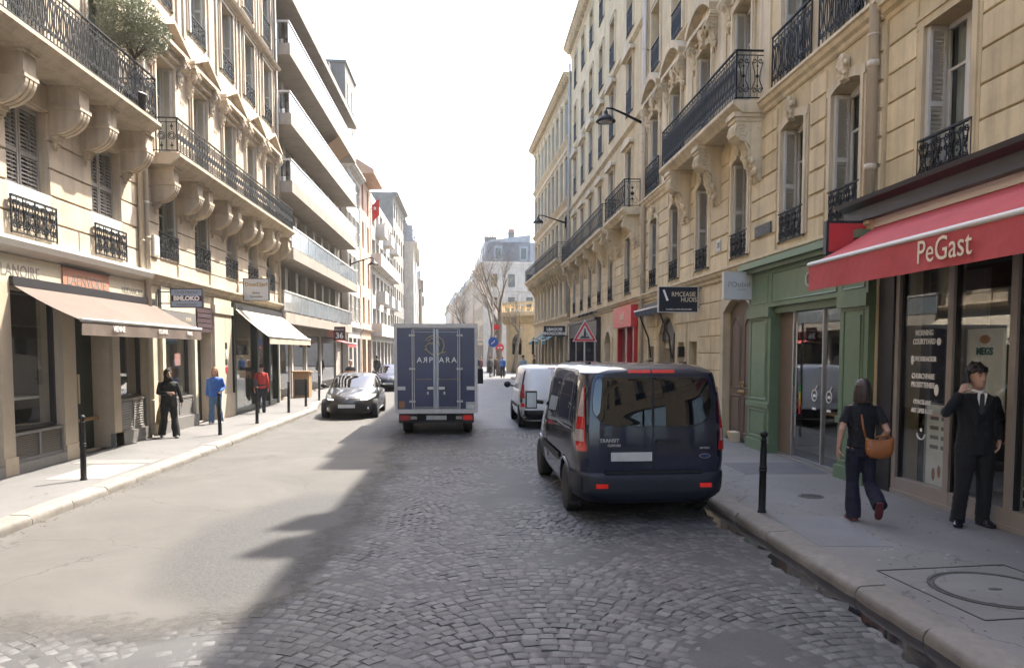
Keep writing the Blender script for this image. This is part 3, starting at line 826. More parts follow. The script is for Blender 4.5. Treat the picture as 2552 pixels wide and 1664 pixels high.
def window(root, u, sill, w, h, rise=0, kind='R', guard=None, curtain=True, guardh=.6, gst=2, frame=None, gmat=None, guardo=.03, shutm=None):
    o = ob('window', m_frame(w, h, rise, frame or WHITEPAINT), root, (u, 0, sill))
    pw = w / 2 - .07 - .045
    for s in (-1, 1):
        ob('pane', m_pane(pw, h - .12, GLASS), o, (s * (.045 + pw / 2), 0, .08))
    if curtain: ob('curtain', m_curtain(w * .42 if rnd.random() < .5 else w * .9, h), o, (-w * .24 if rnd.random() < .3 else 0, 0, 0))
    if kind == 'R':
        me = m_folded(.24, h - .02, shutm or SHUT)
        ob('shutter', me, o, (-w / 2 + .006, 0, .01)); q = ob('shutter', me, o, (w / 2 - .006, 0, .01)); q.scale = (-1, 1, 1)
    elif kind == 'S':
        me = m_closed(w / 2 - .02, h - .02, shutm or SHUT_G)
        for s in (-1, 1): ob('shutter', me, o, (s * w / 4, -.13, .01))
    if guard:
        ob('guard_rail', m_guard(w + .1, guardh, gmat or IRON, gst), o, (0, guardo, -.02))
    return o
class Trim:
    """collects mouldings, each a part of its own"""
    def __init__(s): s.items = []
    def new(s, name): m = MB(); s.items.append((name, m)); return m
    def box(s, *a): s.new('moulding').box(*a)
    def prism(s, *a): s.new('pediment').prism(*a)
def surround(mb, u, w, sill, h, rise=0, t=.14, proud=.05, key=True):
    """moulded architrave round an opening"""
    if isinstance(mb, Trim): mb = mb.new('architrave')
    a, b = u - w / 2, u + w / 2
    for s, x in ((-1, a), (1, b)):
        mb.box(x, x + s * t * .6, 0, proud, sill, sill + h); mb.box(x + s * t * .6, x + s * t, 0, proud * .55, sill, sill + h + .002)
    z = sill + h
    if rise:
        lo = arc_pts(a, b, z, rise); up = [(a - t, z), (a - t, z + t)] + arc_pts(a, b, z + t, rise) + [(b + t, z + t), (b + t, z)]
        mb.prism(lo + up[::-1], 0, proud, 'y')
    else:
        mb.box(a - t, b + t, 0, proud, z, z + t * .7); mb.box(a - t - .02, b + t + .02, 0, proud * 1.5, z + t * .7, z + t)
def keystone(mb, u, z, s=1.0):
    """carved cartouche over a window head"""
    mb.prism([(0, -.02 * s), (.10 * s, .02 * s), (.13 * s, .2 * s), (.16 * s, .36 * s), (.12 * s, .42 * s), (0, .42 * s)], u - .10 * s, u + .10 * s, 'x')
    for k, (dx, dz, r) in enumerate(((-.13, .30, .07), (.13, .30, .07), (0, .42, .09), (-.1, .12, .05), (.1, .12, .05), (0, .2, .09))):
        mb.ball((u + dx * s, .10 * s, z * 0 + dz * s), r * s, r * .7 * s, r * s, 7, 5)
def cornice(mb, u0, u1, z, prof, ret=True):
    """profile [(out, up)] swept along u; closed back at y=-.05"""
    if isinstance(mb, Trim): mb = mb.new('cornice')
    mb.prism([(-.05, z + prof[0][1])] + [(a, z + b) for a, b in prof] + [(-.05, z + prof[-1][1])], u0, u1, 'x')
LEDGE = [(0.02, 0), (.05, .03), (.06, .09), (.12, .13), (.15, .2), (.19, .22), (.19, .27), (.0, .30)]
BIGCORN = [(0.02, 0), (.06, .06), (.08, .2), (.2, .3), (.34, .36), (.42, .46), (.5, .5), (.5, .6), (0, .66)]
SMALL = [(0.02, 0), (.04, .03), (.1, .08), (.12, .1), (.12, .13), (0, .15)]
def corbel_left(w=.34, d=.8, h=1.0):
    """bellied bracket: block on top of a fluted quarter drum and a small stepped drop"""
    def f():
        mb = MB()
        mb.box(-w / 2 - .03, w / 2 + .03, 0, d * .80, h * .9, h)
        mb.box(-w / 2, w / 2, 0, d * .74, h * .60, h * .9)
        mb.box(-w / 2 - .025, w / 2 + .025, 0, d * .78, h * .53, h * .6)
        def q(k, n=10): return [(0, h * .53)] + [(k * d * .74 * math.cos(R(90) * i / n), h * .53 - k * h * .40 * math.sin(R(90) * i / n)) for i in range(n + 1)]
        mb.prism(q(.97), -w / 2 + .01, w / 2 - .01, 'x')
        for i in range(3):
            c = -w / 2 + w * (i + .5) / 3
            mb.prism(q(1.04), c - w * .11, c + w * .11, 'x')
        for k in range(4): mb.box(-w * .3 + k * .02, w * .3 - k * .02, 0, .17 - k * .035, h * .13 - (k + 1) * h * .06, h * .13 - k * h * .06)
        return mb.mesh('corbel', TRIM_L)
    return cached(('cl', w, d, h), f)
def corbel_scroll(w=.34, d=.55, h=1.5, mt=None):
    """volute bracket with an acanthus drop"""
    mt = mt or TRIM_B
    def f():
        mb = MB()
        mb.box(-w / 2 - .05, w / 2 + .05, 0, d + .04, h * .93, h)
        mb.box(-w / 2 - .02, w / 2 + .02, 0, d, h * .87, h * .93)
        prof = [(0, h * .87), (d * .95, h * .87), (d * 1.02, h * .78), (d * .98, h * .68), (d * .8, h * .60), (d * .58, h * .58), (d * .46, h * .52), (d * .42, h * .40), (d * .40, h * .30), (d * .30, h * .22), (d * .22, h * .12), (d * .1, h * .02), (0, 0)]
        mb.prism(prof, -w / 2, w / 2, 'x')
        for s in (-1, 1):
            x = s * w / 2
            pts = [(x, d * .76 + .17 * (1 - i / 14) * math.cos(R(-60) + i * .9), h * .74 + .17 * (1 - i / 14) * math.sin(R(-60) + i * .9)) for i in range(14)]
            mb.tube(pts, .022, 5)
        for i in range(5):
            c = -w / 2 + w * (i + .5) / 5
            mb.tube([(c, d * 1.0, h * .8), (c, d * .98, h * .68), (c, d * .6, h * .58), (c, d * .46, h * .46), (c, d * .42, h * .32)], .03, 5)
        rr = random.Random(3)
        for i in range(26):
            t = rr.random(); z = h * (.04 + .42 * t); y = d * (.14 + .34 * t)
            mb.ball((rr.uniform(-w * .5, w * .5), y + .01, z), rr.uniform(.035, .07), None, rr.uniform(.04, .09), 6, 4)
        for i in range(14):
            mb.ball((rr.choice((-1, 1)) * w * .5, d * rr.uniform(.15, .9), h * rr.uniform(.6, .85)), rr.uniform(.02, .045), None, None, 5, 4)
        return mb.mesh('corbel', mt)
    return cached(('csx', w, d, h, mt.name), f)
def balcony(root, u0, u1, z0, z1, d, railh, stone, iron, style, unit, ends=(True, True), name='balcony', r=.0075):
    mb = MB()
    prof = [(-.05, z0), (d * .72, z0), (d * .8, z0 + (z1 - z0) * .25), (d * .9, z0 + (z1 - z0) * .45), (d * .97, z0 + (z1 - z0) * .6), (d, z0 + (z1 - z0) * .7), (d, z1), (-.05, z1)]
    mb.prism(prof, u0, u1, 'x')
    o = part(name, mb, stone, root)
    rl = MB()
    rail_panel(rl, u0 + .08, u1 - .08, z1 + .06, z1 + railh, d - .08, unit, style, r)
    part('railing', rl, iron, o)
    for e, u, s in ((ends[0], u0 + .08, 1), (ends[1], u1 - .08, 1)):
        if not e: continue
        q = MB(); rail_panel(q, 0, d - .1, z1 + .06, z1 + railh, 0, unit * 1.25, style, r)
        part('end_railing', q, iron, o, loc=(u, 0.01, 0), rot=(0, 0, R(90)))
    return o
def pipe(root, u, z0, z1, o=.09, r=.055, mt=None, collars=()):
    mb = MB(); mb.tube([(u, o, z0), (u, o, z1)], r, 12)
    for z in collars: mb.lathe([(r + .003, z - .05), (r + .014, z - .045), (r + .014, z + .045), (r + .003, z + .05)], 12, (u, o, 0))
    z = z0 + .8
    while z < z1:
        mb.box(u - .03, u + .03, 0, o, z, z + .03); mb.lathe([(r + .002, z), (r + .008, z), (r + .008, z + .03), (r + .002, z + .03)], 12, (u, o, 0)); z += 1.9
    return part('downpipe', mb, mt or PIPE, root, True)
def mansard(root, u0, u1, z, depth=7, h1=2.9, dorm=(), back=.9, gable=False):
    mb = MB(); mb.prism([(.05, z), (-back, z + h1), (-depth, z + h1 + .9), (-depth, z)], u0, u1, 'x')
    o = part('roof', mb, ZINC, root)
    for u in dorm:
        q = MB(); hw = .55 if not gable else .38
        q.box(u - hw, u + hw, -back - .4, -.12, z + .25, z + 2.0)
        if gable: q.prism([(u - hw - .08, z + 1.95), (u + hw + .08, z + 1.95), (u, z + 2.65)], -back - .4, -.04, 'y')
        else: q.prism(arc_pts(u - .65, u + .65, z + 2.0, .28) + [(u + .65, z + 1.95), (u - .65, z + 1.95)], -back - .4, -.04, 'y')
        part('dormer', q, ZINC, o)
        q = MB(); q.box(u - .38, u + .38, -.13, -.10, z + .4, z + 1.85); part('dormer_window', q, CARGLASS2, o)
    return o
def chimney(root, u, z, w=1.8, d=.6, h=1.6, y=-2.2, pots=5):
    mb = MB(); mb.box(u - d / 2, u + d / 2, y - w / 2, y + w / 2, z - 1.5, z + h); mb.box(u - d / 2 - .06, u + d / 2 + .06, y - w / 2 - .06, y + w / 2 + .06, z + h - .25, z + h - .1)
    o = part('chimney', mb, STUCCO_G, root)
    for i in range(pots):
        q = MB(); q.lathe([(.12, z + h), (.1, z + h + .45)], 10, (u, y - w / 2 + w * (i + .5) / pots, 0)); part('chimney_pot', q, TERRA, o)
class Fac:
    """a building: its Empty, its wall mesh and u(Y)"""
    def __init__(s, name, label, side, X, Y0, Y1, stone, rz=0, top=18, cat='building', depth=9):
        s.side = side; s.Y0, s.Y1 = Y0, Y1; s.L = Y1 - Y0; s.stone = stone
        if side > 0: s.root = thing(name, label, cat, (X, Y0, 0), R(90) + rz)
        else: s.root = thing(name, label, cat, (X, Y1, 0), R(-90) + rz)
        s.wall = MB(); s.trim = Trim(); s.rust = []; s.depth = depth; s.top = top
    def u(s, Y): return Y - s.Y0 if s.side > 0 else s.Y1 - Y
    def rng(s, a, b):
        a, b = s.u(a), s.u(b); return (a, b) if a < b else (b, a)
    def floor(s, z0, z1, ops=(), rust=False, **kw):
        """ops: (Yc, w, sill, h, rise)"""
        L = []
        for Yc, w, sill, h, rise in ops:
            c = s.u(Yc); L.append((c - w / 2, c + w / 2, sill, sill + h, rise))
        wall_band(s.wall, 0, s.L, z0, z1, L)
        if rust: s.rust.append((z0, z1, L, kw))
    def finish(s, trim=None, core_y=-1.0, ground=None, core_mat=None):
        c = MB()
        gz = ground or 0.0
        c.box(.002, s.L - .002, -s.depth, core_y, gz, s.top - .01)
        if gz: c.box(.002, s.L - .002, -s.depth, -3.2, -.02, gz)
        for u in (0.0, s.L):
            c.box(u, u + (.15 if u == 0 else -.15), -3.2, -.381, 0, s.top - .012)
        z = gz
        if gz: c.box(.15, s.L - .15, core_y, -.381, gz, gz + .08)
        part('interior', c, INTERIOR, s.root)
        s.wo = part('wall', s.wall, s.stone, s.root)
        for z0, z1, L, kw in s.rust:
            kw = dict(kw); st = kw.pop('stone', s.stone)
            rg = kw.pop('rng', (0, s.L))
            blocks(s.wo, rg[0] + .02, rg[1] - .02, z0, z1, L, st, **kw)
        for nm, m in s.trim.items:
            o = part(nm, m, trim or s.stone, s.root)
            if nm == 'dentils': o['kind'] = 'stuff'
# ---------------------------------------------------------------- right-hand buildings
# A: the bakery-snack building (runs on behind the camera)
A = Fac('apartment_building', 'straw limestone building above the red awning at the right edge', 1, 6.15, -26, 10.95, STONE_A, top=17.6)
aops1 = [(y, 1.0, 4.46, 2.05, 0) for y in (9.55, 6.9, 4.2, 1.5, -1.2, -4, -7, -10, -13)]
A.floor(4.1, 7.0, aops1, True, course=.42, length=1.6, rng=(22, 36.95))
aops2 = [(y, 1.1, 7.5, 2.3, 0) for y in (9.55, 6.9, 4.2, 1.5, -1.2, -4, -7, -10, -13, -16, -19)]
A.floor(7.0, 10.6, aops2)
A.floor(10.6, 14.0, [(y, 1.1, 11.1, 2.1, 0) for y, *_ in aops2]); A.floor(14.0, 17.6, [(y, 1.1, 14.6, 2.0, 0) for y, *_ in aops2])
A.floor(3.95, 4.1)
A.floor(0.0, 3.95, [(8.35, 4.4, .13, 3.82, 0), (2.4, 5.2, .5, 3.0, 0), (-4.5, 5.2, .5, 3.0, 0), (-11, 5, .5, 3.0, 0)])
for y, w, s_, h, r in aops1:
    window(A.root, A.u(y), s_, w, h, kind='R', guard=True, guardh=.58, gst=0 if False else 2)
    surround(A.trim, A.u(y), w, s_, h, 0, .16, .04)
for y, w, s_, h, r in aops2:
    for s2 in (7.5, 11.1, 14.6): window(A.root, A.u(y), s2, 1.1, 2.3 if s2 < 8 else 2.1 if s2 < 12 else 2.0, kind='N', guard=True, curtain=s2 < 12)
cornice(A.trim, 0, A.L, 6.95, LEDGE); cornice(A.trim, 0, A.L, 17.0, BIGCORN)
A.finish(ground=3.95)
mansard(A.root, 0, A.L, 17.6)
chimney(A.root, A.L - .4, 20, y=-4)
# B: honey building with the long balcony
B = Fac('apartment_building', 'honey limestone building with carved long balcony above the green shop', 1, 6.1, 10.95, 26.1, STONE_B, top=17.4)
bw = [(12.05, .95), (14.05, 1.0), (16.8, 1.0), (19.5, 1.0), (22.2, .95), (24.7, .95)]
bo1 = [(y, w, 4.30, 2.12, .1) for y, w in bw]
B.floor(4.1, 6.95, bo1, True, course=.405, perpier=True, margin=.2, proud=.03, gap=.05)
bo2 = [(y, 1.15, 7.34, 2.5, .08) for y, w in bw]
B.floor(6.95, 11.0, bo2)
bo3 = [(y, 1.1, 11.3, 2.0, 0) for y, w in bw]; bo4 = [(y, 1.1, 14.5, 1.9, 0) for y, w in bw]
B.floor(11.0, 14.2, bo3); B.floor(14.2, 17.4, bo4)
B.floor(3.8, 4.1)
B.floor(0, 3.8, [(13.45, 4.86, -.01, 3.81, 0), (16.72, 1.78, .13, 2.95, .32), (20.25, .75, .13, 2.3, 0), (21.4, .6, .13, 2.3, 0), (23.0, 1.9, .13, 2.55, .55), (25.0, .8, .13, 2.2, 0)],
        True, course=.40, length=1.2, rng=(B.u(17.9), B.L))
for y, w, s_, h, r in bo1:
    window(B.root, B.u(y), s_, w, h, r, 'R', True, guardh=.56)
    surround(B.trim, B.u(y), w, s_, h, r, .15, .05)
    q = MB(); keystone(q, 0, 0, .85); part('keystone', q, TRIM_B, B.root, 40, loc=(B.u(y), .02, s_ + h + r - .02))
for y, w, s_, h, r in bo2:
    gd = y < 15 or y > 21.6
    window(B.root, B.u(y), s_, w, h, r, 'R', False)
    if gd:
        g_ = MB(); rail_panel(g_, -.85, .85, 0, 1.0, 0, .3, 0, .011); part('guard_rail', g_, IRON, B.root, loc=(B.u(y), .10, 7.33))
    surround(B.trim, B.u(y), w, s_, h, r, .16, .06)
    # curved pediment on carved consoles
    u = B.u(y); z = 10.35
    B.trim.box(u - 1.0, u + 1.0, 0, .22, z, z + .1)
    lo = arc_pts(u - 1.0, u + 1.0, z + .12, .42, 12); hi = arc_pts(u - 1.06, u + 1.06, z + .26, .5, 12)
    B.trim.prism(lo + hi[::-1], 0, .26, 'y')
    cm = corbel_scroll(.2, .2, .8)
    for s in (-1, 1): ob('console', cm, B.root, (u + s * .82, 0, 9.55))
    q = MB(); keystone(q, 0, 0, 1.15); part('cartouche', q, TRIM_B, B.root, 40, loc=(u, .02, 9.93))
    rr = random.Random(int(y * 10)); q = MB()
    for k in range(18): q.ball((rr.uniform(-.75, .75), .05, rr.uniform(10.0, 10.32)), rr.uniform(.04, .08), .05, None, 6, 4)
    part('garland', q, TRIM_B, B.root, 40, loc=(u, 0, 0))
for ops in (bo3, bo4):
    for y, w, s_, h, r in ops:
        window(B.root, B.u(y), s_, w, h, 0, 'N', True, guardh=.85, gst=0); surround(B.trim, B.u(y), w, s_, h, 0, .15, .05)
cornice(B.trim, 0, B.L, 3.84, LEDGE); cornice(B.trim, 0, B.u(15.45), 7.02, LEDGE); cornice(B.trim, B.u(21.5), B.L, 7.02, LEDGE); cornice(B.trim, 0, B.L, 11.0, SMALL); cornice(B.trim, 0, B.L, 14.15, SMALL); cornice(B.trim, 0, B.L, 16.8, BIGCORN)
# plain pilaster strips between the tall windows
for y in (13.0, 15.5, 18.15, 20.85, 23.45):
    B.trim.box(B.u(y) - .28, B.u(y) + .28, 0, .035, 7.36, 10.9)
balcony(B.root, B.u(15.45), B.u(21.5), 7.06, 7.30, .68, 1.03, TRIM_B, IRON, 0, .20, r=.0105)
for y in (15.75, 18.25, 20.75):
    ob('corbel', corbel_scroll(.42, .6, 1.4), B.root, (B.u(y), 0, 5.68))
B.finish(TRIM_B, ground=3.9)
pipe(B.root, .12, 4.1, 17, .12, .075, collars=(4.9, 6.4)); pipe(B.root, B.L - .12, .2, 17, .1, .06, collars=(4.0, 9, 9.3, 9.6, 9.9)); pipe(B.root, B.L - .34, 3.9, 17, .1, .05)
mansard(B.root, 0, B.L, 17.4, dorm=[B.u(18.75), B.u(19.95)], gable=True)
chimney(B.root, B.L - .3, 20, w=2.4, y=-3.6, h=1.6); chimney(B.root, .5, 20, y=-4)
# street-name plate and house number
t = thing('street_plate', 'dark street name plate between two windows over the grey double door', 'plate', (6.06, 15.35, 4.66), R(90)); q = MB(); q.box(-.42, .42, 0, .02, -.11, .11); part('plate', q, INK, t); ob('lettering', text_mesh('RUE DU IIOIS', .11, GREYINK), t, (0, .021, 0), WALLROT)
t = thing('house_number_plate', 'small pale plate numbered 28 between two windows', 'plate', (6.06, 18.1, 4.72), R(90)); q = MB(); q.box(-.13, .13, 0, .018, -.14, .14); part('plate', q, PLATE, t); ob('lettering', text_mesh('28', .19, INK), t, (0, .019, 0), WALLROT)
# carriage door
dr = MB(); u = B.u(16.72)
for s in (-1, 1):
    dr.box(u + s * .01, u + s * .86, -.36, -.30, .13, 3.05)
dr.prism([(u - .87, 3.05)] + arc_pts(u - .87, u + .87, 3.05, .32) + [(u + .87, 3.05)], -.36, -.30, 'y')
door = part('carriage_door', dr, DOORBR, B.root, loc=(0, .2, 0), label='brown panelled carriage double door under an arch')
for s in (-1, 1):
    q = MB(); c = u + s * .43
    for z0, z1, arch in ((.32, 1.15, 0), (1.35, 2.75, .2)):
        fr_ = [(c - .3, z0), (c + .3, z0), (c + .3, z1)] + arc_pts(c + .3, c - .3, z1, arch, 8)[1:-1] + [(c - .3, z1)]
        pts = [(x, -.295, z) for x, z in fr_] + [(fr_[0][0], -.295, fr_[0][1])]
        q.tube(pts, .022, 5)
        q.prism([(c + (x - c) * .72, z0 + (z1 - z0) * .5 + (z - (z0 + z1) / 2) * .86) for x, z in fr_], -.30, -.285, 'y')
    part('door_panel', q, DOORBR, door)
    q = MB(); q.ball((u + s * .09, -.25, 1.25), .04); q.lathe([(.03, -.3), (.06, -.29), (.03, -.25)], 10, (u + s * .09, 0, 1.25), 'y'); q.tube(spiral((u + s * .09, 1.42), .06, .06, 0, 1, 12, o=-.27), .012, 6)
    part('door_knocker', q, GOLD, door, True)
q = MB(); surround(q, u, 1.78, .13, 2.95, .32, .3, .07); q.prism([(0, 0), (.1, 0), (.2, .35), (0, .35)], u - .16, u + .16, 'x'); part('door_surround', q, TRIM_B, B.root)
q = MB(); keystone(q, 0, 0, .9); part('keystone', q, TRIM_B, B.root, 40, loc=(u, .03, 3.3))
# dim entrances further along
q = MB(); a0, a1 = B.rng(22.05, 23.95); q.prism(arc_pts(a0, a1, 2.68, .55) + [(a1, 2.5), (a0, 2.5)], -.2, -.12, 'y'); q.box(a0, a0 + .25, -.3, .03, .13, 2.7); part('arched_shop_front', q, BLACKP, B.root)
q = MB(); q.box(a0 + .25, a1, -.28, -.22, 2.25, 2.5); part('transom', q, IVORY, B.root)
q = MB(); q.box(B.u(23.0) - .3, B.u(23.0) + .25, -.5, -.45, .13, 2.25); part('wood_panel', q, WOOD, B.root)
for y, w in ((20.25, .75), (21.4, .6), (25.0, .8)):
    q = MB(); c = B.u(y); q.box(c - w / 2 + .05, c - .02, -.34, -.30, .13, 2.3); q.box(c + .02, c + w / 2 - .05, -.34, -.30, .13, 2.3); part('entrance_door', q, BLACKP, B.root)
q = MB(); q.box(B.u(21.0) - .05, B.u(21.0) + .05, .02, .2, 2.0, 2.3); part('wall_lantern', q, BLACKP, B.root)
# C
C = Fac('apartment_building', 'cream limestone building with two iron balconies above the red shop', 1, 6.1, 26.1, 45.2, STONE_C, top=19.9)
cw = [28.7, 32.2, 34.9, 37.7, 40.4, 43.2]
co1 = [(y, 1.0, 4.35, 2.1, 0) for y in cw]
C.floor(4.1, 7.0, co1, True, course=.36, length=1.3, margin=.16)
tops = [(7.0, 10.6, 7.35, 2.4), (10.6, 13.7, 11.1, 2.0), (13.7, 16.6, 14.1, 1.9), (16.6, 19.9, 17.1, 1.7)]
for z0, z1, s_, h in tops: C.floor(z0, z1, [(y, 1.05, s_, h, 0) for y in cw])
C.floor(0, 4.1, [(28.6, 3.3, .13, 3.2, 0), (32.6, 1.5, .13, 2.4, .5), (39.4, 9.6, .13, 3.4, 0)])
for y in cw:
    window(C.root, C.u(y), 4.35, 1.0, 2.1, 0, 'R', True, guardh=.6); surround(C.trim, C.u(y), 1.0, 4.35, 2.1, 0, .15, .05)
    for k, (z0, z1, s_, h) in enumerate(tops):
        window(C.root, C.u(y), s_, 1.05, h, 0, 'R' if k < 2 else 'N', k > 0, curtain=k < 2, guardh=.9 if k else 0, gst=0)
        surround(C.trim, C.u(y), 1.05, s_, h, 0, .15, .05)
        u = C.u(y)
        if k == 1: C.trim.prism([(u - .85, s_ + h + .2), (u, s_ + h + .62), (u + .85, s_ + h + .2), (u + .85, s_ + h + .1), (u - .85, s_ + h + .1)], 0, .2, 'y')
        if k == 0: C.trim.prism(arc_pts(u - .8, u + .8, s_ + h + .2, .2) + [(u + .8, s_ + h + .1), (u - .8, s_ + h + .1)], 0, .18, 'y')
for z in (4.0, 10.55, 13.65): cornice(C.trim, 0, C.L, z - .15, SMALL if z > 5 else LEDGE)
cornice(C.trim, 0, C.L, 19.3, BIGCORN)
dm_ = C.trim.new('dentils')
for i in range(70): dm_.box(.1 + i * .27, .22 + i * .27, 0, .3, 19.46, 19.6)
balcony(C.root, C.u(26.7), C.u(30.6), 7.0, 7.25, .65, 1.0, TRIM_B, IRON, 0, .3, r=.0065)
balcony(C.root, C.u(31.2), C.u(44.8), 7.0, 7.25, .65, 1.0, TRIM_B, IRON_L, 0, .42, r=.006)
for y in (27.1, 30.2, 31.6, 33.5, 36.3, 39, 41.8, 44.4): ob('corbel', corbel_scroll(.36, .55, 1.15), C.root, (C.u(y), 0, 5.87))
C.finish(TRIM_B, ground=4.0)
pipe(C.root, C.L - .15, 4, 19, .1, .06, PIPE_Z)
mansard(C.root, 0, C.L, 19.9); chimney(C.root, C.L - .4, 22.5, y=-4)
# red shop front
rs = MB(); a0, a1 = C.rng(26.95, 30.25)
rs.box(a0, a0 + .18, -.1, .14, .13, 3.06); rs.box(a1 - .12, a1, -.1, .1, .13, 3.06); rs.box((a0 + a1) / 2 - .06, (a0 + a1) / 2 + .06, -.1, .05, .13, 3.06); rs.box(a0, a1, -.1, .08, .13, .5)
o = part('red_shop_front', rs, RED_SHOP, C.root)
q = MB(); q.box(a0 + .18, a1 - .12, -.06, -.05, .5, 3.06); part('pane', q, SHOPGLASS, o)
q = MB(); q.grid([[(a0 + .3 + .1 * i, -.3 + .04 * math.sin(i * 1.7), z) for i in range(12)] for z in (.5, 3.0)]); part('display_curtain', q, CURT, o, True)
q = MB(); q.box(a0, a1 + .05, .02, .26, 3.07, 3.84); o = part('fascia', q, RED_SIGN, C.root); ob('lettering', text_mesh("Jusuf", .42, CREAMINK, shear=.25), o, ((a0 + a1) / 2, .262, 3.5), WALLROT); ob('lettering', text_mesh("maison", .12, CREAMINK), o, ((a0 + a1) / 2, .262, 3.25), WALLROT)
# arched doorway
q = MB(); a0, a1 = C.rng(31.85, 33.35); q.prism([(a0, .13), (a1, .13)] + arc_pts(a1, a0, 2.53, .5), -.3, -.24, 'y'); part('arched_door', q, DOORBR, C.root)
q = MB(); surround(q, C.u(32.6), 1.5, .13, 2.4, .5, .22, .06); keystone(q, C.u(32.6), 0, .0001); part('door_surround', q, TRIM_B, C.root)
# charcoal shop front
a0, a1 = C.rng(34.65, 44.15); q = MB()
for u in (a0, a0 + 3.1, a0 + 6.2, a1 - .5): q.box(u, u + .5, -.1, .22, .13, 2.9)
q.box(a0, a1, -.1, .2, 2.9, 3.62); q.box(a0 - .05, a1 + .05, -.1, .3, 3.62, 3.75); q.box(a0, a1, -.1, .12, .13, .55)
o = part('charcoal_shop_front', q, CHAR, C.root)
for i in range(3):
    q = MB(); q.box(a0 + .5 + 3.1 * i, a0 + 3.1 * (i + 1), -.05, -.04, .55, 2.9); part('pane', q, SHOPGLASS, o)
ob('lettering', text_mesh('MINCE RIBBON', .3, GREYINK), o, (a0 + 1.9, .202, 3.26), WALLROT)
q = MB(); q.tube([(a0 - 1, .35, 3.98), (a0 + 5, .35, 3.98)], .015, 5)
for i in range(4): q.tube([(a0 + .2 + i * 1.2, .35, 3.98), (a0 + .2 + i * 1.2, .5, 3.9)], .05, 7); q.box(a0 + .19 + i * 1.2, a0 + .21 + i * 1.2, 0, .35, 3.97, 3.99)
part('spotlight_rail', q, BLACKP, C.root)
# D: slightly turned corner building
Dl = 17.0; D = Fac('apartment_building', 'pale grey stone corner building with a long bracketed balcony beyond the cream one', 1, 6.1, 45.25, 45.25 + Dl, STONE_D, rz=R(2.2), top=18.6)
dw = [45.25 + 1.3 + 1.78 * i for i in range(9)]
for z0, z1, s_, h in ((4.2, 7.4, 4.5, 2.4), (7.4, 11.2, 7.95, 2.5), (11.2, 14.8, 11.6, 2.4), (14.8, 18.0, 15.2, 2.1)):
    D.floor(z0, z1, [(y, 1.0, s_, h, 0) for y in dw])
    for y in dw:
        window(D.root, D.u(y), s_, 1.0, h, 0, 'R', False, curtain=True); surround(D.trim, D.u(y), 1.0, s_, h, 0, .13, .06)
        if s_ < 13: cornice(D.trim, D.u(y) - .7, D.u(y) + .7, s_ + h + .16, SMALL)
        ob('pilaster', bbox_mesh(.28, .07, 3.0, STONE_D), D.root, (D.u(y) + .89, 0, z0 + .05))
D.floor(18.0, 18.6)
D.floor(0, 4.2, [(y, 1.3, .13, 3.0, 0) for y in dw])
for y in dw[3:]:
    q = MB(); c = D.u(y); q.box(c - .65, c + .65, -.3, -.26, .13, 3.1); part('shop_pane', q, CARGLASS2, D.root)
for y in dw[:3]:
    q = MB(); c = D.u(y); q.box(c - .3, c + .65, -.3, -.26, .13, 3.1); part('shop_pane', q, CARGLASS2, D.root)
for z in (4.05, 11.1, 14.7): cornice(D.trim, 0, D.L, z, LEDGE)
cornice(D.trim, -.1, D.L + .5, 17.95, BIGCORN)
dm_ = D.trim.new('dentils')
for i in range(48): dm_.box(.1 + i * .35, .26 + i * .35, 0, .3, 18.15, 18.3)
balcony(D.root, .4, D.L + .4, 7.45, 7.75, .8, 1.0, STONE_D, IRON_L, 0, .5, r=.006)
for i in range(15): ob('corbel', corbel_scroll(.3, .65, .95, STONE_D), D.root, (.9 + i * 1.1, 0, 6.5))
e = MB(); e.box(D.L, D.L + .02, -9, -.002, 0, 18.6)
part('end_wall', e, STONE_D, D.root)
D.finish(STONE_D, ground=4.1)
pipe(D.root, .2, 4.2, 18, .1, .06, PIPE_Z)
q = MB(); q.box(.1, D.L - .1, -8.9, -.3, 18.6, 18.7); part('roof', q, ZINC, D.root)
# ---------------------------------------------------------------- left-hand buildings
E1 = Fac('apartment_building', 'sunlit limestone building with drum corbels above the brown awning', -1, -7.6, -26, 18.3, STONE_L, top=17.5)
ew = [16.5, 13.68, 10.9, 8.1, 5.3, 2.5, -.5, -4, -8, -12, -16]
E1.floor(4.0, 6.95, [(y, 1.25, 4.7, 1.75, 0) for y in ew], True, course=.46, length=1.5, margin=.0, proud=.035, gap=.03, rng=(0, 12))
for z0, z1, s_, h in ((6.95, 10.6, 7.2, 2.6), (10.6, 14.0, 11.1, 2.1), (14.0, 17.5, 14.6, 2.0)):
    E1.floor(z0, z1, [(y, 1.2, s_, h, 0) for y in ew])
    for y in ew:
        if y < 0 and z0 > 11: continue
        window(E1.root, E1.u(y), s_, 1.2, h, 0, 'R', z0 > 8, guardh=.85, gst=0, gmat=IRON_L); surround(E1.trim, E1.u(y), 1.2, s_, h, 0, .16, .06)
        if z0 < 8:
            u = E1.u(y); E1.trim.prism([(u - .95, s_ + h + .22), (u, s_ + h + .66), (u + .95, s_ + h + .22), (u + .95, s_ + h + .12), (u - .95, s_ + h + .12)], 0, .26, 'y')
for y in ew[:7]:
    o = window(E1.root, E1.u(y), 4.7, 1.25, 1.75, 0, 'S', False, curtain=False)
    q = MB(); q.box(-.70, .70, -.1, .03, .0, .28); part('sill_panel', q, WHITEPAINT, o)
    ob('guard_rail', m_guard(1.38, .62, IRON_L, 2), o, (0, .10, -.56))
    for s in (-1, 1): ob('corbel', corbel_left(.36, .78, 1.05), E1.root, (E1.u(y) + s * .86, 0, 5.97))
for y in ew[7:]: window(E1.root, E1.u(y), 4.7, 1.25, 1.75, 0, 'N', False)
E1.floor(3.75, 4.0)
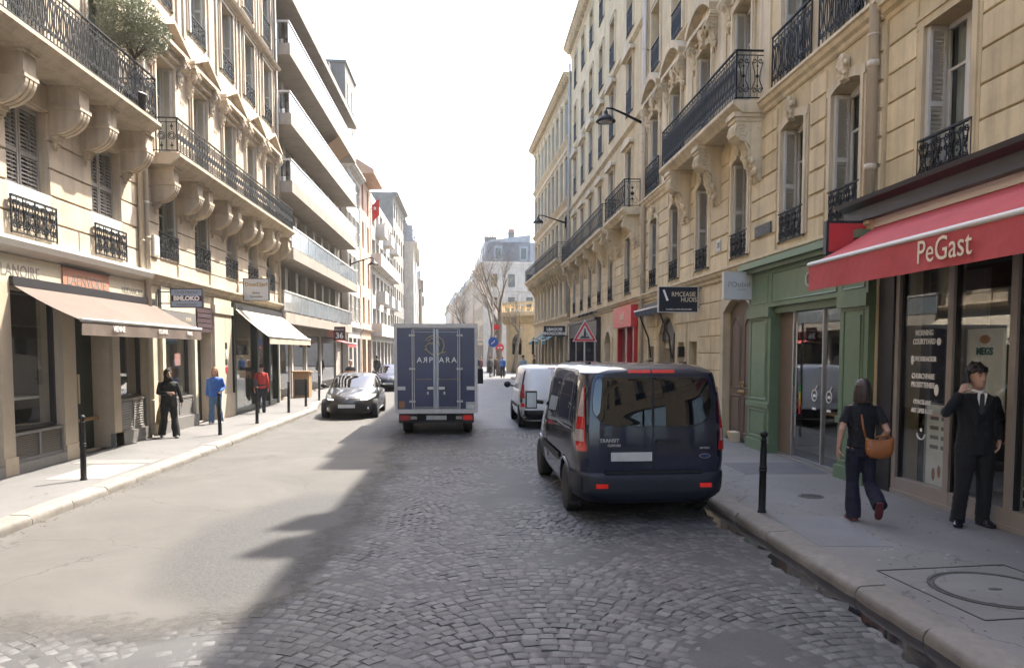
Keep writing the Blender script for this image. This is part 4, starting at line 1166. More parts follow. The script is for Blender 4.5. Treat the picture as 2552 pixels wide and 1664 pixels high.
E1.floor(0, 3.75, [(13.7, 1.55, .78, 2.42, 0), (15.7, 1.48, .13, 3.1, 0), (17.45, 1.35, 1.12, 2.05, 0), (10.2, 4.0, .7, 2.5, 0), (4.5, 4.6, .5, 2.7, 0), (-2, 4.6, .5, 2.7, 0), (-9, 4.6, .5, 2.7, 0)])
q = MB(); cornice(q, E1.u(18.25), E1.L, 3.78, [(.03, 0), (.06, .04), (.22, .1), (.26, .2), (.26, .26), (0, .3)]); part('shop_ledge', q, WHITEPAINT, E1.root)
cornice(E1.trim, 0, E1.L, 17.0, BIGCORN)
balcony(E1.root, E1.u(17.4), E1.L, 6.95, 7.18, .84, .95, TRIM_L, IRON_L, 0, .21, (True, False), r=.0115)
E1.finish(TRIM_L, ground=3.8)
pipe(E1.root, .10, .2, 16, .12, .07, collars=(3.95, 5.6)); pipe(E1.root, .32, 3.9, 16, .10, .06)
mansard(E1.root, 0, E1.L, 17.5, dorm=[3, 6, 9, 12])
# --- the pastry shop in it
def u1(Y): return E1.u(Y)
q = MB(); q.box(u1(18.22), u1(8.0), .001, .06, 3.3, 3.77); o = part('fascia', q, IVORY, E1.root)
for tx, y, sz in (('PAINS ANCRE', 13.0, .30), ('BOULANGERIE', 17.5, .20), ('PATISSERIE', 10.2, .30)):
    ob('lettering', text_mesh({'PAINS ANCRE': 'PVNLANOIRE', 'BOULANGERIE': 'NUDANCIRE'}.get(tx, tx), sz, GREYINK, sx=.92), o, (u1(y), .062, 3.5), WALLROT)
q = MB(); q.box(u1(16.35), u1(14.55), .001, .085, 3.31, 3.76); o = part('terracotta_sign', q, TERRA, E1.root); ob('lettering', text_mesh('LAENVODE', .30, GREYINK), o, (u1(15.45), .087, 3.52), WALLROT)
for k, (z0, z1) in enumerate(((3.3, 3.335), (3.735, 3.765))):
    q = MB(); q.box(u1(16.37), u1(14.53), .02, .1, z0, z1); part('sign_frame', q, CHAR, o)
for y0, y1 in ((14.48, 14.94), (16.44, 16.77), (18.13, 18.3), (12.6, 12.92)):
    q = MB(); q.box(u1(y1), u1(y0), 0, .07, .13, 3.3); q.box(u1(y1) - .02, u1(y0) + .02, 0, .1, .13, .42); part('shop_pilaster', q, mat('shop_pilaster_paint', (.46, .38, .28), .5, var=.1, scale=3), E1.root)
def shopwin(root, u0, u1_, z0, z1, frame, depth=.12, split=1, base=None, t=.05):
    """glazed shop window with a frame; returns the frame part"""
    if u1_ < u0: u0, u1_ = u1_, u0
    mb = MB(); mb.box(u0, u0 + t, -depth - .05, -depth + .04, z0, z1); mb.box(u1_ - t, u1_, -depth - .05, -depth + .04, z0, z1)
    mb.box(u0 + t, u1_ - t, -depth - .05, -depth + .04, z1 - t, z1); mb.box(u0 + t, u1_ - t, -depth - .05, -depth + .04, z0, z0 + t)
    w = (u1_ - u0 - 2 * t) / split
    for i in range(1, split): mb.box(u0 + t + i * w - t * .4, u0 + t + i * w + t * .4, -depth - .05, -depth + .03, z0 + t, z1 - t)
    o = part('shop_window', mb, frame, root)
    for i in range(split):
        q = MB(); q.box(u0 + t + i * w + .01, u0 + t + (i + 1) * w - .01, -depth - .006, -depth, z0 + t, z1 - t); part('pane', q, SHOPGLASS, o)
    return o
def louvre(root, u0, u1_, z0, z1, n=11, y=.02, mt=None):
    if u1_ < u0: u0, u1_ = u1_, u0
    mt = mt or LOUVRE
    mb = MB(); mb.box(u0, u1_, y - .05, y - .03, z0, z1); mb.box(u0, u1_, y - .03, y + .02, z0, z0 + .05); mb.box(u0, u1_, y - .03, y + .02, z1 - .05, z1)
    for u in (u0, (u0 + u1_) / 2 - .025, u1_ - .05): mb.box(u, u + .05, y - .029, y + .021, z0 + .05, z1 - .05)
    o = part('louvre_panel', mb, mt, root)
    h = (z1 - z0 - .1) / n; lm = MB()
    for i in range(n): lm.add([(u0 + .05, y - .028, z0 + .05 + h * (i + .9)), (u1_ - .05, y - .028, z0 + .05 + h * (i + .9)), (u1_ - .05, y + .012, z0 + .05 + h * i + .2 * h), (u0 + .05, y + .012, z0 + .05 + h * i + .2 * h)], [(0, 1, 2, 3)])
    part('slats', lm, mt, o)
shopwin(E1.root, u1(14.47), u1(12.93), .82, 3.2, CHAR); louvre(E1.root, u1(14.47), u1(12.93), .3, .80)
shopwin(E1.root, u1(18.12), u1(16.78), 1.14, 3.17, CHAR); louvre(E1.root, u1(18.12), u1(16.78), .42, 1.12)
shopwin(E1.root, u1(12.2), u1(8.2), .7, 3.2, CHAR, split=2)
for y in (4.5, -2, -9): shopwin(E1.root, u1(y + 2.3), u1(y - 2.3), .5, 3.2, CHAR, split=2)
q = MB(); q.box(u1(18.25), u1(16.4), 0, .1, .13, .42); q.box(u1(14.95), u1(8), 0, .1, .13, .30); part('plinth', q, LOUVRE, E1.root)
# doorway: dark leaf swung in, shelves behind
q = MB(); q.box(u1(16.42), u1(15.72), -.42, -.36, .13, 3.1); o = part('shop_door', q, GREEND, E1.root)
q = MB(); q.box(u1(15.85), u1(15.78), -.36, -.33, 1.1, 1.7); part('door_handle', q, IVORY, o)
q = MB(); q.box(u1(15.70), u1(15.62), -.45, -.36, .13, 3.1); part('door_frame', q, GREEND, E1.root)
q = MB(); q.box(u1(18.2), u1(8), -3.15, -3.1, .13, 3.6); q.box(u1(18.2), u1(8), -3.1, -.4, .10, .125); q.box(u1(18.2), u1(8), -3.1, -.4, 3.55, 3.6); part('shop_room', q, SHOPIN, E1.root)
sh = MB()
for z in (1.0, 1.35, 1.7): sh.box(u1(16.1), u1(14.9), -2.9, -2.5, z, z + .03)
sh.box(u1(18), u1(12.9), -.75, -.25, .74, .80); sh.box(u1(18.0), u1(16.85), -.9, -.88, .8, 2.7)
o = part('display_shelf', sh, WOOD, E1.root)
wp = MB(); wp.box(u1(13.6), u1(12.95), -.95, -.9, .8, 2.9); part('display_back_panel', wp, mat('pale_yellow_wall', (.5, .47, .32), .8, var=.1), E1.root)
pal = [(.5, .25, .06), (.62, .5, .2), (.35, .12, .04), (.3, .36, .08), (.6, .42, .3), (.55, .5, .42)]
pm_ = [mat('pastry_glaze', c, .5, var=.3, scale=30) for c in pal]
cake = MB(); cake.lathe([(.0, 0), (.055, .0), (.065, .03), (.05, .05), (.0, .055)], 8)
cakes = [cake.mesh('pastry', m_, True) for m_ in pm_]
ORD = ['first', 'second', 'third', 'fourth', 'fifth', 'sixth', 'seventh', 'eighth', 'ninth']
for i in range(9):
    for j in range(3):
        y = 13.02 + i * .16; c = ob('pastry', cakes[(i // 2 + j) % 6], None, (-7.6 - .30 - j * .13, y, .80), (0, 0, rnd.random()))
        tag(c, '%s glazed pastry, %s from the left in the %s row behind the pastry shop window' % (('orange', 'yellow', 'brown', 'green', 'pink', 'cream')[(i // 2 + j) % 6], ORD[i], ('front', 'middle', 'back')[j]), 'pastry', 'pastries in the shop window')
t = thing('display_stand', 'tall carton of patterned boxes on a shelf in the pastry shop window', 'box', (-8.1, 13.35, 1.38)); q = MB(); q.box(-.12, .12, -.16, .16, 0, .42); part('carton', q, mat('printed_carton', (.5, .32, .22), .7, var=.5, scale=22), t); q = MB(); q.box(-.4, .35, -.55, .7, -.05, -.001); part('glass_shelf', q, GALV, t)
# E2
E2 = Fac('apartment_building', 'sunlit limestone building with pediments and a long iron balcony at the left', -1, -7.6, 18.3, 30.9, STONE_L2, top=18)
fw = [19.75, 22.2, 24.85, 27.25, 29.6]
E2.floor(4.0, 6.5, [(y, 1.15, 4.5, 1.6, 0) for y in fw], True, course=.42, length=1.4, margin=.0, proud=.035, gap=.03)
fl = [(6.5, 10.3, 6.9, 2.5), (10.3, 13.3, 10.85, 2.05), (13.3, 16.2, 13.75, 1.95), (16.2, 18, 16.4, 1.3)]
for k, (z0, z1, s_, h) in enumerate(fl):
    E2.floor(z0, z1, [(y, 1.15, s_, h, 0) for y in fw])
    for y in fw:
        u = E2.u(y)
        window(E2.root, u, s_, 1.15, h, 0, 'R', k > 0, guardh=.55 if k == 1 else .9, gst=2 if k == 1 else 0, gmat=IRON_L)
        surround(E2.trim, u, 1.15, s_, h, 0, .17, .07)
        if k == 0:
            z = s_ + h + .35
            E2.trim.box(u - .95, u + .95, 0, .16, z - .2, z)
            E2.trim.box(u - 1.05, u + 1.05, 0, .30, z, z + .09)
            for s in (-1, 1):
                E2.trim.prism([(u + s * 1.08, z + .09), (u + s * 1.08, z + .18), (u, z + .66), (u, z + .56)], 0, .32, 'y')
                ob('console', corbel_scroll(.17, .26, .75, TRIM_L), E2.root, (u + s * .83, 0, z - .75))
            E2.trim.prism([(u - 1.0, z + .09), (u + 1.0, z + .09), (u, z + .54)], 0, .12, 'y')
        if k in (1, 2):
            for s in (-1, 1): E2.trim.box(u + s * 1.0 - .06, u + s * 1.0 + .06, 0, .05, z0 + .2, z1 - .2)
for y in fw:
    u = E2.u(y)
    if y < 23: o = window(E2.root, u, 4.5, 1.15, 1.6, 0, 'R', True, guardh=.62, gmat=IRON_L)
    else: o = window(E2.root, u, 4.5, 1.15, 1.6, 0, 'S', True, guardh=.62, gmat=IRON_L, curtain=False, shutm=SHUT)
    for s in (-1, 1): ob('corbel', corbel_left(.34, .76, 1.0), E2.root, (u + s * .82, 0, 5.62))
cornice(E2.trim, 0, E2.L, 3.78, LEDGE); cornice(E2.trim, 0, E2.L, 13.05, [(.03, 0), (.1, .06), (.22, .12), (.26, .2), (0, .26)]); cornice(E2.trim, 0, E2.L, 17.4, BIGCORN)
balcony(E2.root, E2.u(30.35), E2.u(18.5), 6.58, 6.84, .82, .84, TRIM_L, IRON_L, 1, .19, r=.012)
E2.floor(0, 4.0, [(20.2, 2.05, .13, 3.2, 0), (22.2, 1.2, .13, 3.3, 0), (27.5, 5.8, .13, 3.3, 0)])
E2.finish(TRIM_L, ground=3.8)
pipe(E2.root, .15, 4, 17, .1, .05, PIPE_Z)
mansard(E2.root, 0, E2.L, 18, dorm=[E2.u(y) for y in fw])
def u2(Y): return E2.u(Y)
q = MB(); q.box(u2(21.25), u2(19.1), .001, .06, 3.2, 3.76); o = part('fascia', q, IVORY, E2.root); ob('lettering', text_mesh('LUNANCIRE', .27, GREYINK, sx=.9), o, (u2(20.2), .062, 3.5), WALLROT)
q = MB(); q.box(u2(21.25), u2(19.1), .001, .12, 2.85, 3.18); o = part('lower_fascia', q, LOUVRE, E2.root); ob('lettering', text_mesh('PAIN', .16, CREAMINK), o, (u2(20.7), .122, 3.0), WALLROT)
shopwin(E2.root, u2(21.15), u2(19.2), 1.0, 2.85, CHAR); louvre(E2.root, u2(21.15), u2(19.2), .45, .98)
for y in (19.12, 21.3):
    q = MB(); q.box(u2(y) - .09, u2(y) + .09, 0, .09, .13, 2.85); part('shop_pilaster', q, IVORY, E2.root)
q = MB(); q.box(u2(21.35), u2(18.6), 0, .12, .13, .45); q.box(u2(21.3), u2(19.15), -.9, -.85, .9, 3.1); part('plinth', q, LOUVRE, E2.root)
q = MB(); q.box(u2(21.2), u2(19.15), -.88, -.84, .95, 3.0); part('blind', q, mat('pale_blind', (.42, .39, .33), .8, var=.08), E2.root)
t = thing('paper_notice', 'pink paper notice taped inside the pale window behind the black-clad person', 'notice', (-7.74, 20.55, 1.95), R(-90)); q = MB(); q.box(-.2, .2, 0, .004, -.16, .16); part('sheet', q, mat('pink_paper', (.6, .3, .27), .8, var=.15, scale=20), t)
jar = MB(); jar.lathe([(.055, 0), (.06, .02), (.06, .13), (.045, .15)], 10); lid = MB(); lid.lathe([(.05, .15), (.05, .18)], 10)
jm, lm_ = jar.mesh('jar', mat('biscuit_jar', (.5, .42, .3), .3, var=.3, scale=30), True), lid.mesh('lid', GALV, True)
for i in range(9):
    t = thing('biscuit_jar', 'biscuit jar, %s from the left on the sill of the pale shop window' % ORD[i], 'jar', (-7.84 - (i % 2) * .13, 20.05 + i * .115, 1.05), group='jars on the pale shop window sill'); ob('jar', jm, t); ob('lid', lm_, t)
# dark doorway with roller housing
q = MB(); q.box(u2(22.75), u2(21.65), -.36, -.3, .13, 2.6); part('entrance_door', q, GREEND, E2.root)
q = MB()
for i in range(5): q.box(u2(22.8), u2(21.6), -.06, .04 + .012 * (i % 2), 2.7 + i * .14, 2.82 + i * .14)
part('shutter_housing', q, mat('plum_metal', (.06, .035, .04), .5, var=.2), E2.root)
q = MB(); q.box(u2(24.5), u2(22.9), 0, .08, .13, 3.75); q.box(u2(24.55), u2(22.85), 0, .14, .13, .85); q.box(u2(24.55), u2(22.85), 0, .13, 3.3, 3.55); part('stone_pier', q, TRIM_L, E2.root)
for i in range(4):
    q = MB(); q.box(u2(23.9) - .09, u2(23.9) + .09, .081, .095, 1.5 + i * .25, 1.68 + i * .25); part('doorbell_plate', q, (RED_SHOP, CHAR, PLATE, CHAR)[i], E2.root)
# bottle-green shop
a0, a1 = E2.rng(24.65, 30.4); q = MB()
for u in (a0, a0 + 1.25, a1 - 2.9, a1 - .22): q.box(u, u + .22, -.1, .1, .13, 3.5)
q.box(a0, a1, -.1, .14, 3.45, 3.7); q.box(a0, a1, -.1, .06, .13, .3)
o = part('green_shop_front', q, GREEND, E2.root)
for b0, b1 in ((a0 + .22, a0 + 1.25), (a0 + 1.47, a1 - 2.9), (a1 - 2.68, a1 - .22)):
    q = MB(); q.box(b0, b1, -.03, -.02, .3, 3.45); part('pane', q, SHOPGLASS, o)
q = MB(); q.box(a1 - 2.4, a1 - .3, -.3, -.25, .3, 1.5); part('white_display_board', q, WHITEPAINT, o)
q = MB(); q.box(a0, a1, -3.15, -3.1, .13, 3.6); part('shop_room', q, SHOPIN, E2.root)
# E3: 1970s block with long balconies
E3 = Fac('apartment_block', 'modern block with long concrete balconies and glass railings at the left', -1, -8.15, 30.9, 49.0, CONC, top=16.3)
for k, z0 in enumerate((3.6, 6.1, 8.8, 11.45, 14.1)):
    z1 = (6.1, 8.8, 11.45, 14.1, 16.3)[k]
    ys = [32.5 + 2.05 * i for i in range(8)]
    E3.floor(z0, z1, [(y, 1.3, z0 + .3, 1.85, 0) for y in ys])
    for i, y in enumerate(ys):
        o = window(E3.root, E3.u(y), z0 + .3, 1.3, 1.85, 0, 'N', False, curtain=rnd.random() < .6)
        q = bbox_mesh(.5, .25, 2.05, SHUT_G if i % 3 else STUCCO); ob('pier_panel', q, E3.root, (E3.u(y) + 1.02, 0, z0 + .1))
E3.floor(0, 3.6, [(33.45, 2.9, .13, 2.9, 0), (36.6, 2.6, .13, 2.9, 0), (40.0, 3.4, .13, 2.9, 0), (44.4, 4.4, .13, 2.9, 0)])
PRO = 1.15
BG = mat('glass_rail_panel', (.17, .20, .225), .12, .0, spec=.8, var=.12, scale=1.5, coat=.5)
for k, z in enumerate((3.3, 5.85, 8.5, 11.15, 13.85)):
    q = MB(); a, b = E3.u(48.3), E3.u(30.96); dp = PRO if k else .8
    q.box(a, b, 0, dp, z, z + .10); q.box(a, b, dp - .12, dp, z + .1, z + .44); q.box(b - .12, b, .0, dp - .12, z + .1, z + .44); q.box(a, a + .12, 0, dp - .12, z + .1, z + .44)
    o = part('balcony', q, CONC, E3.root)
    n = 11; w = (b - a) / n
    for i in range(n):
        g_ = MB(); g_.box(a + i * w + .02, a + (i + 1) * w - .02, dp - .07, dp - .05, z + .50, z + 1.24); part('glass_panel', g_, BG, o)
    r_ = MB(); r_.box(a, b, dp - .10, dp - .02, z + 1.26, z + 1.33); r_.box(b - .10, b - .02, .02, dp - .10, z + 1.26, z + 1.33)
    for i in range(n + 1): r_.box(a + i * w - .015, a + i * w + .015, dp - .08, dp - .04, z + .44, z + 1.26)
    for i in range(3): r_.box(b - .08, b - .04, .05 + i * .3, .09 + i * .3, z + .44, z + 1.26)
    part('handrail', r_, GALV, o)
    g_ = MB(); g_.box(b - .075, b - .055, .05, dp - .12, z + .62, z + 1.24); part('end_glass', g_, FROST, o)
q = MB(); q.prism([(-1, 16.3), (1.25, 16.0), (1.25, 16.3), (-1, 16.6)], E3.u(48.6), E3.u(30.9), 'x'); part('roof_slab', q, CONC, E3.root)
q = MB(); q.box(E3.L, E3.L + .02, -9, -.001, 0, 16.3); part('party_wall', q, STUCCO, E3.root)
q = MB(); q.box(E3.u(49), E3.u(30.9), 0, .35, 2.95, 3.3); part('shop_fascia', q, CONC, E3.root)
for y0, y1 in ((32.0, 34.9), (35.3, 37.9), (38.3, 41.7), (42.2, 46.6)):
    q = MB(); q.box(E3.u(y1), E3.u(y0), -.12, -.02, .13, 3.02); part('black_shop_front', q, BLACKP, E3.root)
    q = MB(); q.box(E3.u(y1) + .25, E3.u(y0) - .25, -.019, -.012, .5, 2.6); part('shop_pane', q, CARGLASS2, E3.root)
for y in (32.1, 35.2, 38.2, 41.9, 46.8):
    q = MB(); q.box(E3.u(y) - .13, E3.u(y) + .13, 0, .07, .13, 2.95); part('pillar', q, STUCCO, E3.root)
q = MB(); q.grid([[(E3.u(33 + i * .9), 1.18 - .75 * j, z - .55 * j) for i in range(5)] for j, z in ((0, 13.75), (1, 13.75))]); part('sunshade', q, mat('tan_canvas', (.4, .26, .16), .8), E3.root, loc=(-9, 0, 0))
E3.finish(CONC, ground=3.4)
# further left: narrow shuttered house, peach house, white flats, tall brown block, receding row
def simple(name, label, side, X, Y0, Y1, top, stone, fl, n, ww, wh, frame=None, rz=0, shop=True, roof=0, glassm=None, shut=None, sillf=.5, endwall=False, cornh=True):
    f = Fac(name, label, side, X, Y0, Y1, stone, rz=rz, top=top)
    z = 3.7; fh = (top - z) / fl; L_ = Y1 - Y0
    ys = [Y0 + L_ * (i + .5) / n for i in range(n)]
    for k in range(fl):
        f.floor(z + k * fh, z + (k + 1) * fh, [(y, ww, z + k * fh + sillf, wh, 0) for y in ys])
        for y in ys:
            o = window(f.root, f.u(y), z + k * fh + sillf, ww, wh, 0, 'N', False, curtain=rnd.random() < .6, frame=frame)
            if shut:
                for s in (-1, 1): ob('shutter', m_closed(ww * .5, wh, shut), o, (s * ww * .76, .05, 0))
    f.floor(0, z, [(y, L_ / n * .75, .13, 2.9, 0) for y in ys])
    for y in ys:
        q = MB(); c = f.u(y); q.box(c - L_ / n * .37, c + L_ / n * .37, -.3, -.26, .13, 3.03); part('shop_pane', q, CARGLASS2, f.root)
    if cornh: cornice(f.trim, 0, f.L, top - .6, BIGCORN)
    cornice(f.trim, 0, f.L, 3.5, LEDGE)
    if endwall:
        for ua_ in (-.02, f.L): e = MB(); e.box(ua_, ua_ + .02, -9, -.001, 0, top); part('end_wall', e, stone, f.root)
    f.finish(stone, ground=3.6)
    if roof: mansard(f.root, 0, f.L, top, dorm=[f.u(y) for y in ys], h1=roof)
    return f
F1 = simple('town_house', 'narrow white house with grey shutters beyond the modern block', -1, -7.7, 49.0, 54.6, 14.2, STUCCO, 4, 3, .85, 1.7, shut=SHUT)
q = MB(); q.box(.2, 4.6, -5, -.15, 14.2, 20.6); q.box(.1, 4.7, -5.1, -.05, 20.6, 20.75); o = part('attic_tower', q, STUCCO_G, F1.root)
q = MB(); q.box(4.6, 5.55, -5, -1.0, 14.2, 20.3); part('stair_tower', q, STUCCO_G, o)
for z in (15.6, 18.3):
    for s in (0, 1):
        q = MB(); q.box(1.0 + s * 1.7, 1.9 + s * 1.7, -.15, -.11, z, z + 1.3); part('attic_window', q, CARGLASS2, o)
F2 = simple('town_house', 'peach plastered house with overhanging eaves and a red flag', -1, -7.65, 54.6, 60.2, 14.6, STUCCO_P, 4, 2, 1.0, 1.9, cornh=False)
q = MB(); q.prism([(-1, 14.6), (1.0, 14.75), (1.0, 15.0), (-1, 16.2)], 0, F2.L, 'x'); part('eaves', q, STUCCO_P, F2.root)
F3 = Fac('apartment_block', 'white modern flats with staggered boxy balconies in the left distance', -1, -7.6, 60.2, 77, STUCCO, top=14.5)
ys = [61.7 + 2.8 * i for i in range(6)]
for k in range(4):
    z = 3.4 + k * 2.75
    F3.floor(z, z + 2.75, [(y, 2.0, z + .5, 1.7, 0) for y in ys])
    for i, y in enumerate(ys):
        window(F3.root, F3.u(y), z + .5, 2.0, 1.7, 0, 'N', False)
        if (i + k) % 2 == 0 or i % 2:
            q = MB(); c = F3.u(y); q.box(c - 1.25, c + 1.25, 0, .75, z - .05, z + .05); q.box(c - 1.25, c + 1.25, .68, .75, z + .05, z + .95); q.box(c - 1.25, c - 1.18, 0, .68, z + .05, z + .95); q.box(c + 1.18, c + 1.25, 0, .68, z + .05, z + .95); part('balcony', q, STUCCO, F3.root)
F3.floor(14.4, 14.5); F3.floor(0, 3.4, [(y, 2.2, .13, 2.8, 0) for y in ys])
for y in ys:
    q = MB(); c = F3.u(y); q.box(c - 1.1, c + 1.1, -.3, -.26, .13, 2.93); part('shop_pane', q, CARGLASS2, F3.root)
F3.finish(STUCCO, ground=3.3)
F4 = simple('apartment_block', 'tall brown rendered block above the white flats in the left distance', -1, -7.5, 77, 90, 18, STUCCO_G, 5, 5, 1.3, 1.6, endwall=True)
ROWL = [(90, 108, 15.0, FARSTONE), (108, 128, 16.5, STUCCO), (128, 150, 14.5, FARSTONE), (150, 180, 16, STUCCO_G), (180, 215, 15, FARSTONE)]
nm = ['grey stone house after the brown block on the left', 'white house further down the left side', 'low stone house far down the left side', 'grey house near the end of the left row', 'last stone house of the left row']
for i, (a, b, tp, st) in enumerate(ROWL):
    simple('far_house', nm[i], -1, -7.5 - (a - 90) * .06, a, b, tp, st, 4, 6, 1.2, 1.7, rz=R(3.4), roof=2.6, endwall=True)
# right distance: rotunda shop, mansard building, receding row
ROWR = [(112, 132, 2.2, 15.2), (134, 160, .8, 14.4), (162, 200, -1.5, 14), (202, 260, -4.5, 14.5)]
nm = ['stone mansard building behind the bare trees', 'second stone building down the right side', 'third stone building far down the right side', 'hazy last stone building on the right']
for i, (a, b, X, tp) in enumerate(ROWR):
    f = simple('far_house', nm[i], 1, X, a, b, tp, FARSTONE, 4, 6, 1.2, 1.9, rz=R(3.4), roof=3.2, endwall=True)
    if i == 0:
        e = MB()
        for z in (4.5, 8.2, 11.6):
            for yy in (-1.6, -4.2, -6.9): e.box(-.05, -.021, yy - .5, yy + .5, z, z + 1.9)
        part('end_window', e, CARGLASS2, f.root)
        e = MB(); e.box(-.12, -.001, -8.5, 0, 11.0, 11.2); e.box(-.12, -.001, -8.5, 0, 15.0, 15.3); part('end_ledge', e, FARSTONE, f.root)
        for yy in (-2.2, -6): 
            e = MB(); e.box(-.1, .5, yy - .6, yy + .6, 15.5, 17.6); part('end_dormer', e, ZINC, f.root); e = MB(); e.box(-.13, -.101, yy - .4, yy + .4, 15.7, 17.3); part('end_dormer_window', e, CARGLASS2, f.root)
        e = MB(); e.box(0, 8, -8, -.2, 15.2, 18.2); part('end_roof', e, ZINC, f.root)
        chimney(f.root, 1.2, 18.2, h=1.6, y=-4.3, w=.9); chimney(f.root, 5, 18.2, h=1.4, y=-1.5)
        e = MB(); e.tube([(1.2, -4.3, 19.8), (1.2, -4.3, 22.2)], .06, 5); part('mast', e, IRON, f.root)
t = thing('rotunda_pavilion', 'low curved stone pavilion with balustrade at the far right corner', 'building', (9.2, 80, 0))
q = MB(); q.lathe([(5.2, 0), (5.2, 4.9), (5.4, 5.0), (5.6, 5.4), (6.0, 5.7), (6.0, 6.1), (0, 6.1)], 48); part('wall', q, STONE_C, t)
q = MB()
for i in range(48):
    a = 2 * math.pi * i / 48; q.lathe([(.07, 6.1), (.1, 6.35), (.06, 6.6), (.08, 6.85)], 6, (5.75 * math.cos(a), 5.75 * math.sin(a), 0))
q.loft([[(r * math.cos(2 * math.pi * k / 48), r * math.sin(2 * math.pi * k / 48), z) for k in range(48)] for r, z in ((5.6, 6.85), (5.95, 6.85), (5.95, 7.1), (5.6, 7.1))], cap=False)
part('balustrade', q, STONE_C, t)
q = MB()
for i in range(40):
    a = 2 * math.pi * i / 40; c, s = math.cos(a), math.sin(a); q.tube([(5.3 * c, 5.3 * s, 5.0), (5.75 * c, 5.75 * s, 5.5)], .14, 5)
part('bracket', q, STONE_C, t, kind='stuff')
for a in (215, 245, 270):
    c, s = math.cos(R(a)), math.sin(R(a)); q = MB(); q.prism([(-.7, 1.8), (.7, 1.8)] + arc_pts(.7, -.7, 3.2, .7), -.1, .1, 'y'); part('arched_window', q, CARGLASS2, t, loc=(5.15 * c, 5.15 * s, 0), rot=(0, 0, R(a - 90)))
# ---------------------------------------------------------------- green shop (in building B)
def ub(Y): return B.u(Y)
gs = MB()
for y0, y1 in ((11.03, 11.9), (14.72, 15.86)):
    a, b = ub(y0), ub(y1)
    gs.box(a, b, -.34, .10, .13, 3.05); gs.box(a - .02, b + .02, -.3, .15, .13, .34); gs.box(a - .02, b + .02, -.3, .14, 1.02, 1.12); gs.box(a - .02, b + .02, -.3, .16, 2.86, 3.05)
gs.box(ub(11.03), ub(15.86), -.34, .12, 3.05, 3.78); gs.box(ub(11.0), ub(15.9), -.2, .24, 3.78, 3.86); gs.box(ub(10.98), ub(15.92), -.2, .34, 3.86, 3.98)
gs.box(ub(11.9), ub(14.72), -.34, .02, 2.92, 3.05)
gfront = part('green_shop_front', gs, GREEN, B.root)
for y0, y1 in ((11.03, 11.9), (14.72, 15.86)):
    for z0, z1 in ((.42, .96), (1.2, 2.8)):
        q = MB(); a, b = ub(y0) + .14, ub(y1) - .14
        q.tube([(a, .10, z0), (b, .10, z0), (b, .10, z1), (a, .10, z1), (a, .10, z0)], .018, 5); q.prism([(a + .07, z0 + .07), (b - .07, z0 + .07), (b - .07, z1 - .07), (a + .07, z1 - .07)], .09, .115, 'y')
        part('pilaster_panel', q, GREEN, gfront)
    q = MB(); a, b = ub(y0) + .1, ub(y1) - .1; q.tube([(a, .12, 3.15), (b, .12, 3.15), (b, .12, 3.68), (a, .12, 3.68), (a, .12, 3.15)], .016, 5); part('capital_panel', q, GREEN, gfront)
q = MB(); a, b = ub(12.0), ub(14.62); q.tube([(a, .12, 3.15), (b, .12, 3.15), (b, .12, 3.7), (a, .12, 3.7), (a, .12, 3.15)], .02, 5); part('fascia_moulding', q, GREEN, gfront)
LOGO = mat('teal_logo', (.03, .13, .10), .4)
q = MB(); q.prism([(.02, -.2), (.12, -.1), (.14, .06), (.05, .2), (-.03, .21), (.03, .08), (-.05, -.05)], 0, .03, 'y')
part('logo_leaf', q, LOGO, gfront, loc=(ub(13.55), .12, 3.42), rot=(0, 0, R(180)))
q = MB()
for i in range(8): q.tube([(-.12 + .02 * abs(i - 4), .02, -.17 + i * .045), (.0, .02, -.17 + i * .045)], .008, 4)
part('logo_stripes', q, GALV, gfront, loc=(ub(13.66), .12, 3.42), rot=(0, 0, R(180)))
ob('lettering', text_mesh('Ci', .36, GALV, ext=.015), gfront, (ub(12.95), .14, 3.42), WALLROT)
# recessed glazing, bronze reveal
q = MB(); a, b = ub(11.9), ub(14.72); zt = 2.92
q.box(b - .6, b, -.345, -.30, .13, zt); part('bronze_panel', q, mat('bronze_panel', (.17, .12, .085), .5, .1, var=.1, scale=3), B.root, loc=(0, .2, 0))
q = MB()
for u in (a, a + .95, b - .66): q.box(u, u + .05, -.36, -.29, .16, zt)
q.box(a, b, -.37, -.28, .13, .17)
for dx in (.0, .09): q.tube([(b - .76 - dx, -.24 - dx * .3, .55), (b - .76 - dx, -.24 - dx * .3, 2.7)], .016, 7)
o = part('glazing_frame', q, STEEL, B.root, loc=(0, .2, 0))
for x0, x1 in ((a + .05, a + .95), (a + 1.0, b - .66)):
    q = MB(); q.box(x0, x1, -.33, -.32, .17, zt); part('pane', q, SHOPGLASS, o)
q = MB()
for i, u in enumerate((a + .25, a + .75, a + 1.3)):
    q.tube(spiral((u, 1.38), .1, .1, R(90), 1, 16, o=-.315), .010, 4); q.box(u - .05, u + .05, -.32, -.312, 1.35, 1.40); q.box(u - .07, u + .07, -.32, -.312, 1.12, 1.16); q.tube([(u - .03, -.315, 1.48), (u - .1, -.315, 1.56)], .012, 4)
part('window_print', q, WHITEINK, o)
for y, z, h, c in ((14.05, 1.5, .36, LOGO), (13.8, 1.0, .55, None)):
    q = MB(); u = ub(y)
    if c: q.box(u - .08, u + .08, -.318, -.314, z, z + h); part('sticker', q, c, o)
    else:
        for k, cc in enumerate(((.4, .02, .02), (.5, .2, .02), (.5, .42, .03), (.05, .25, .06))):
            q = MB(); q.box(u - .04, u + .04, -.318, -.314, z + h * k / 4, z + h * (k + 1) / 4); part('sticker', q, mat('sticker_ink', cc, .5), o)
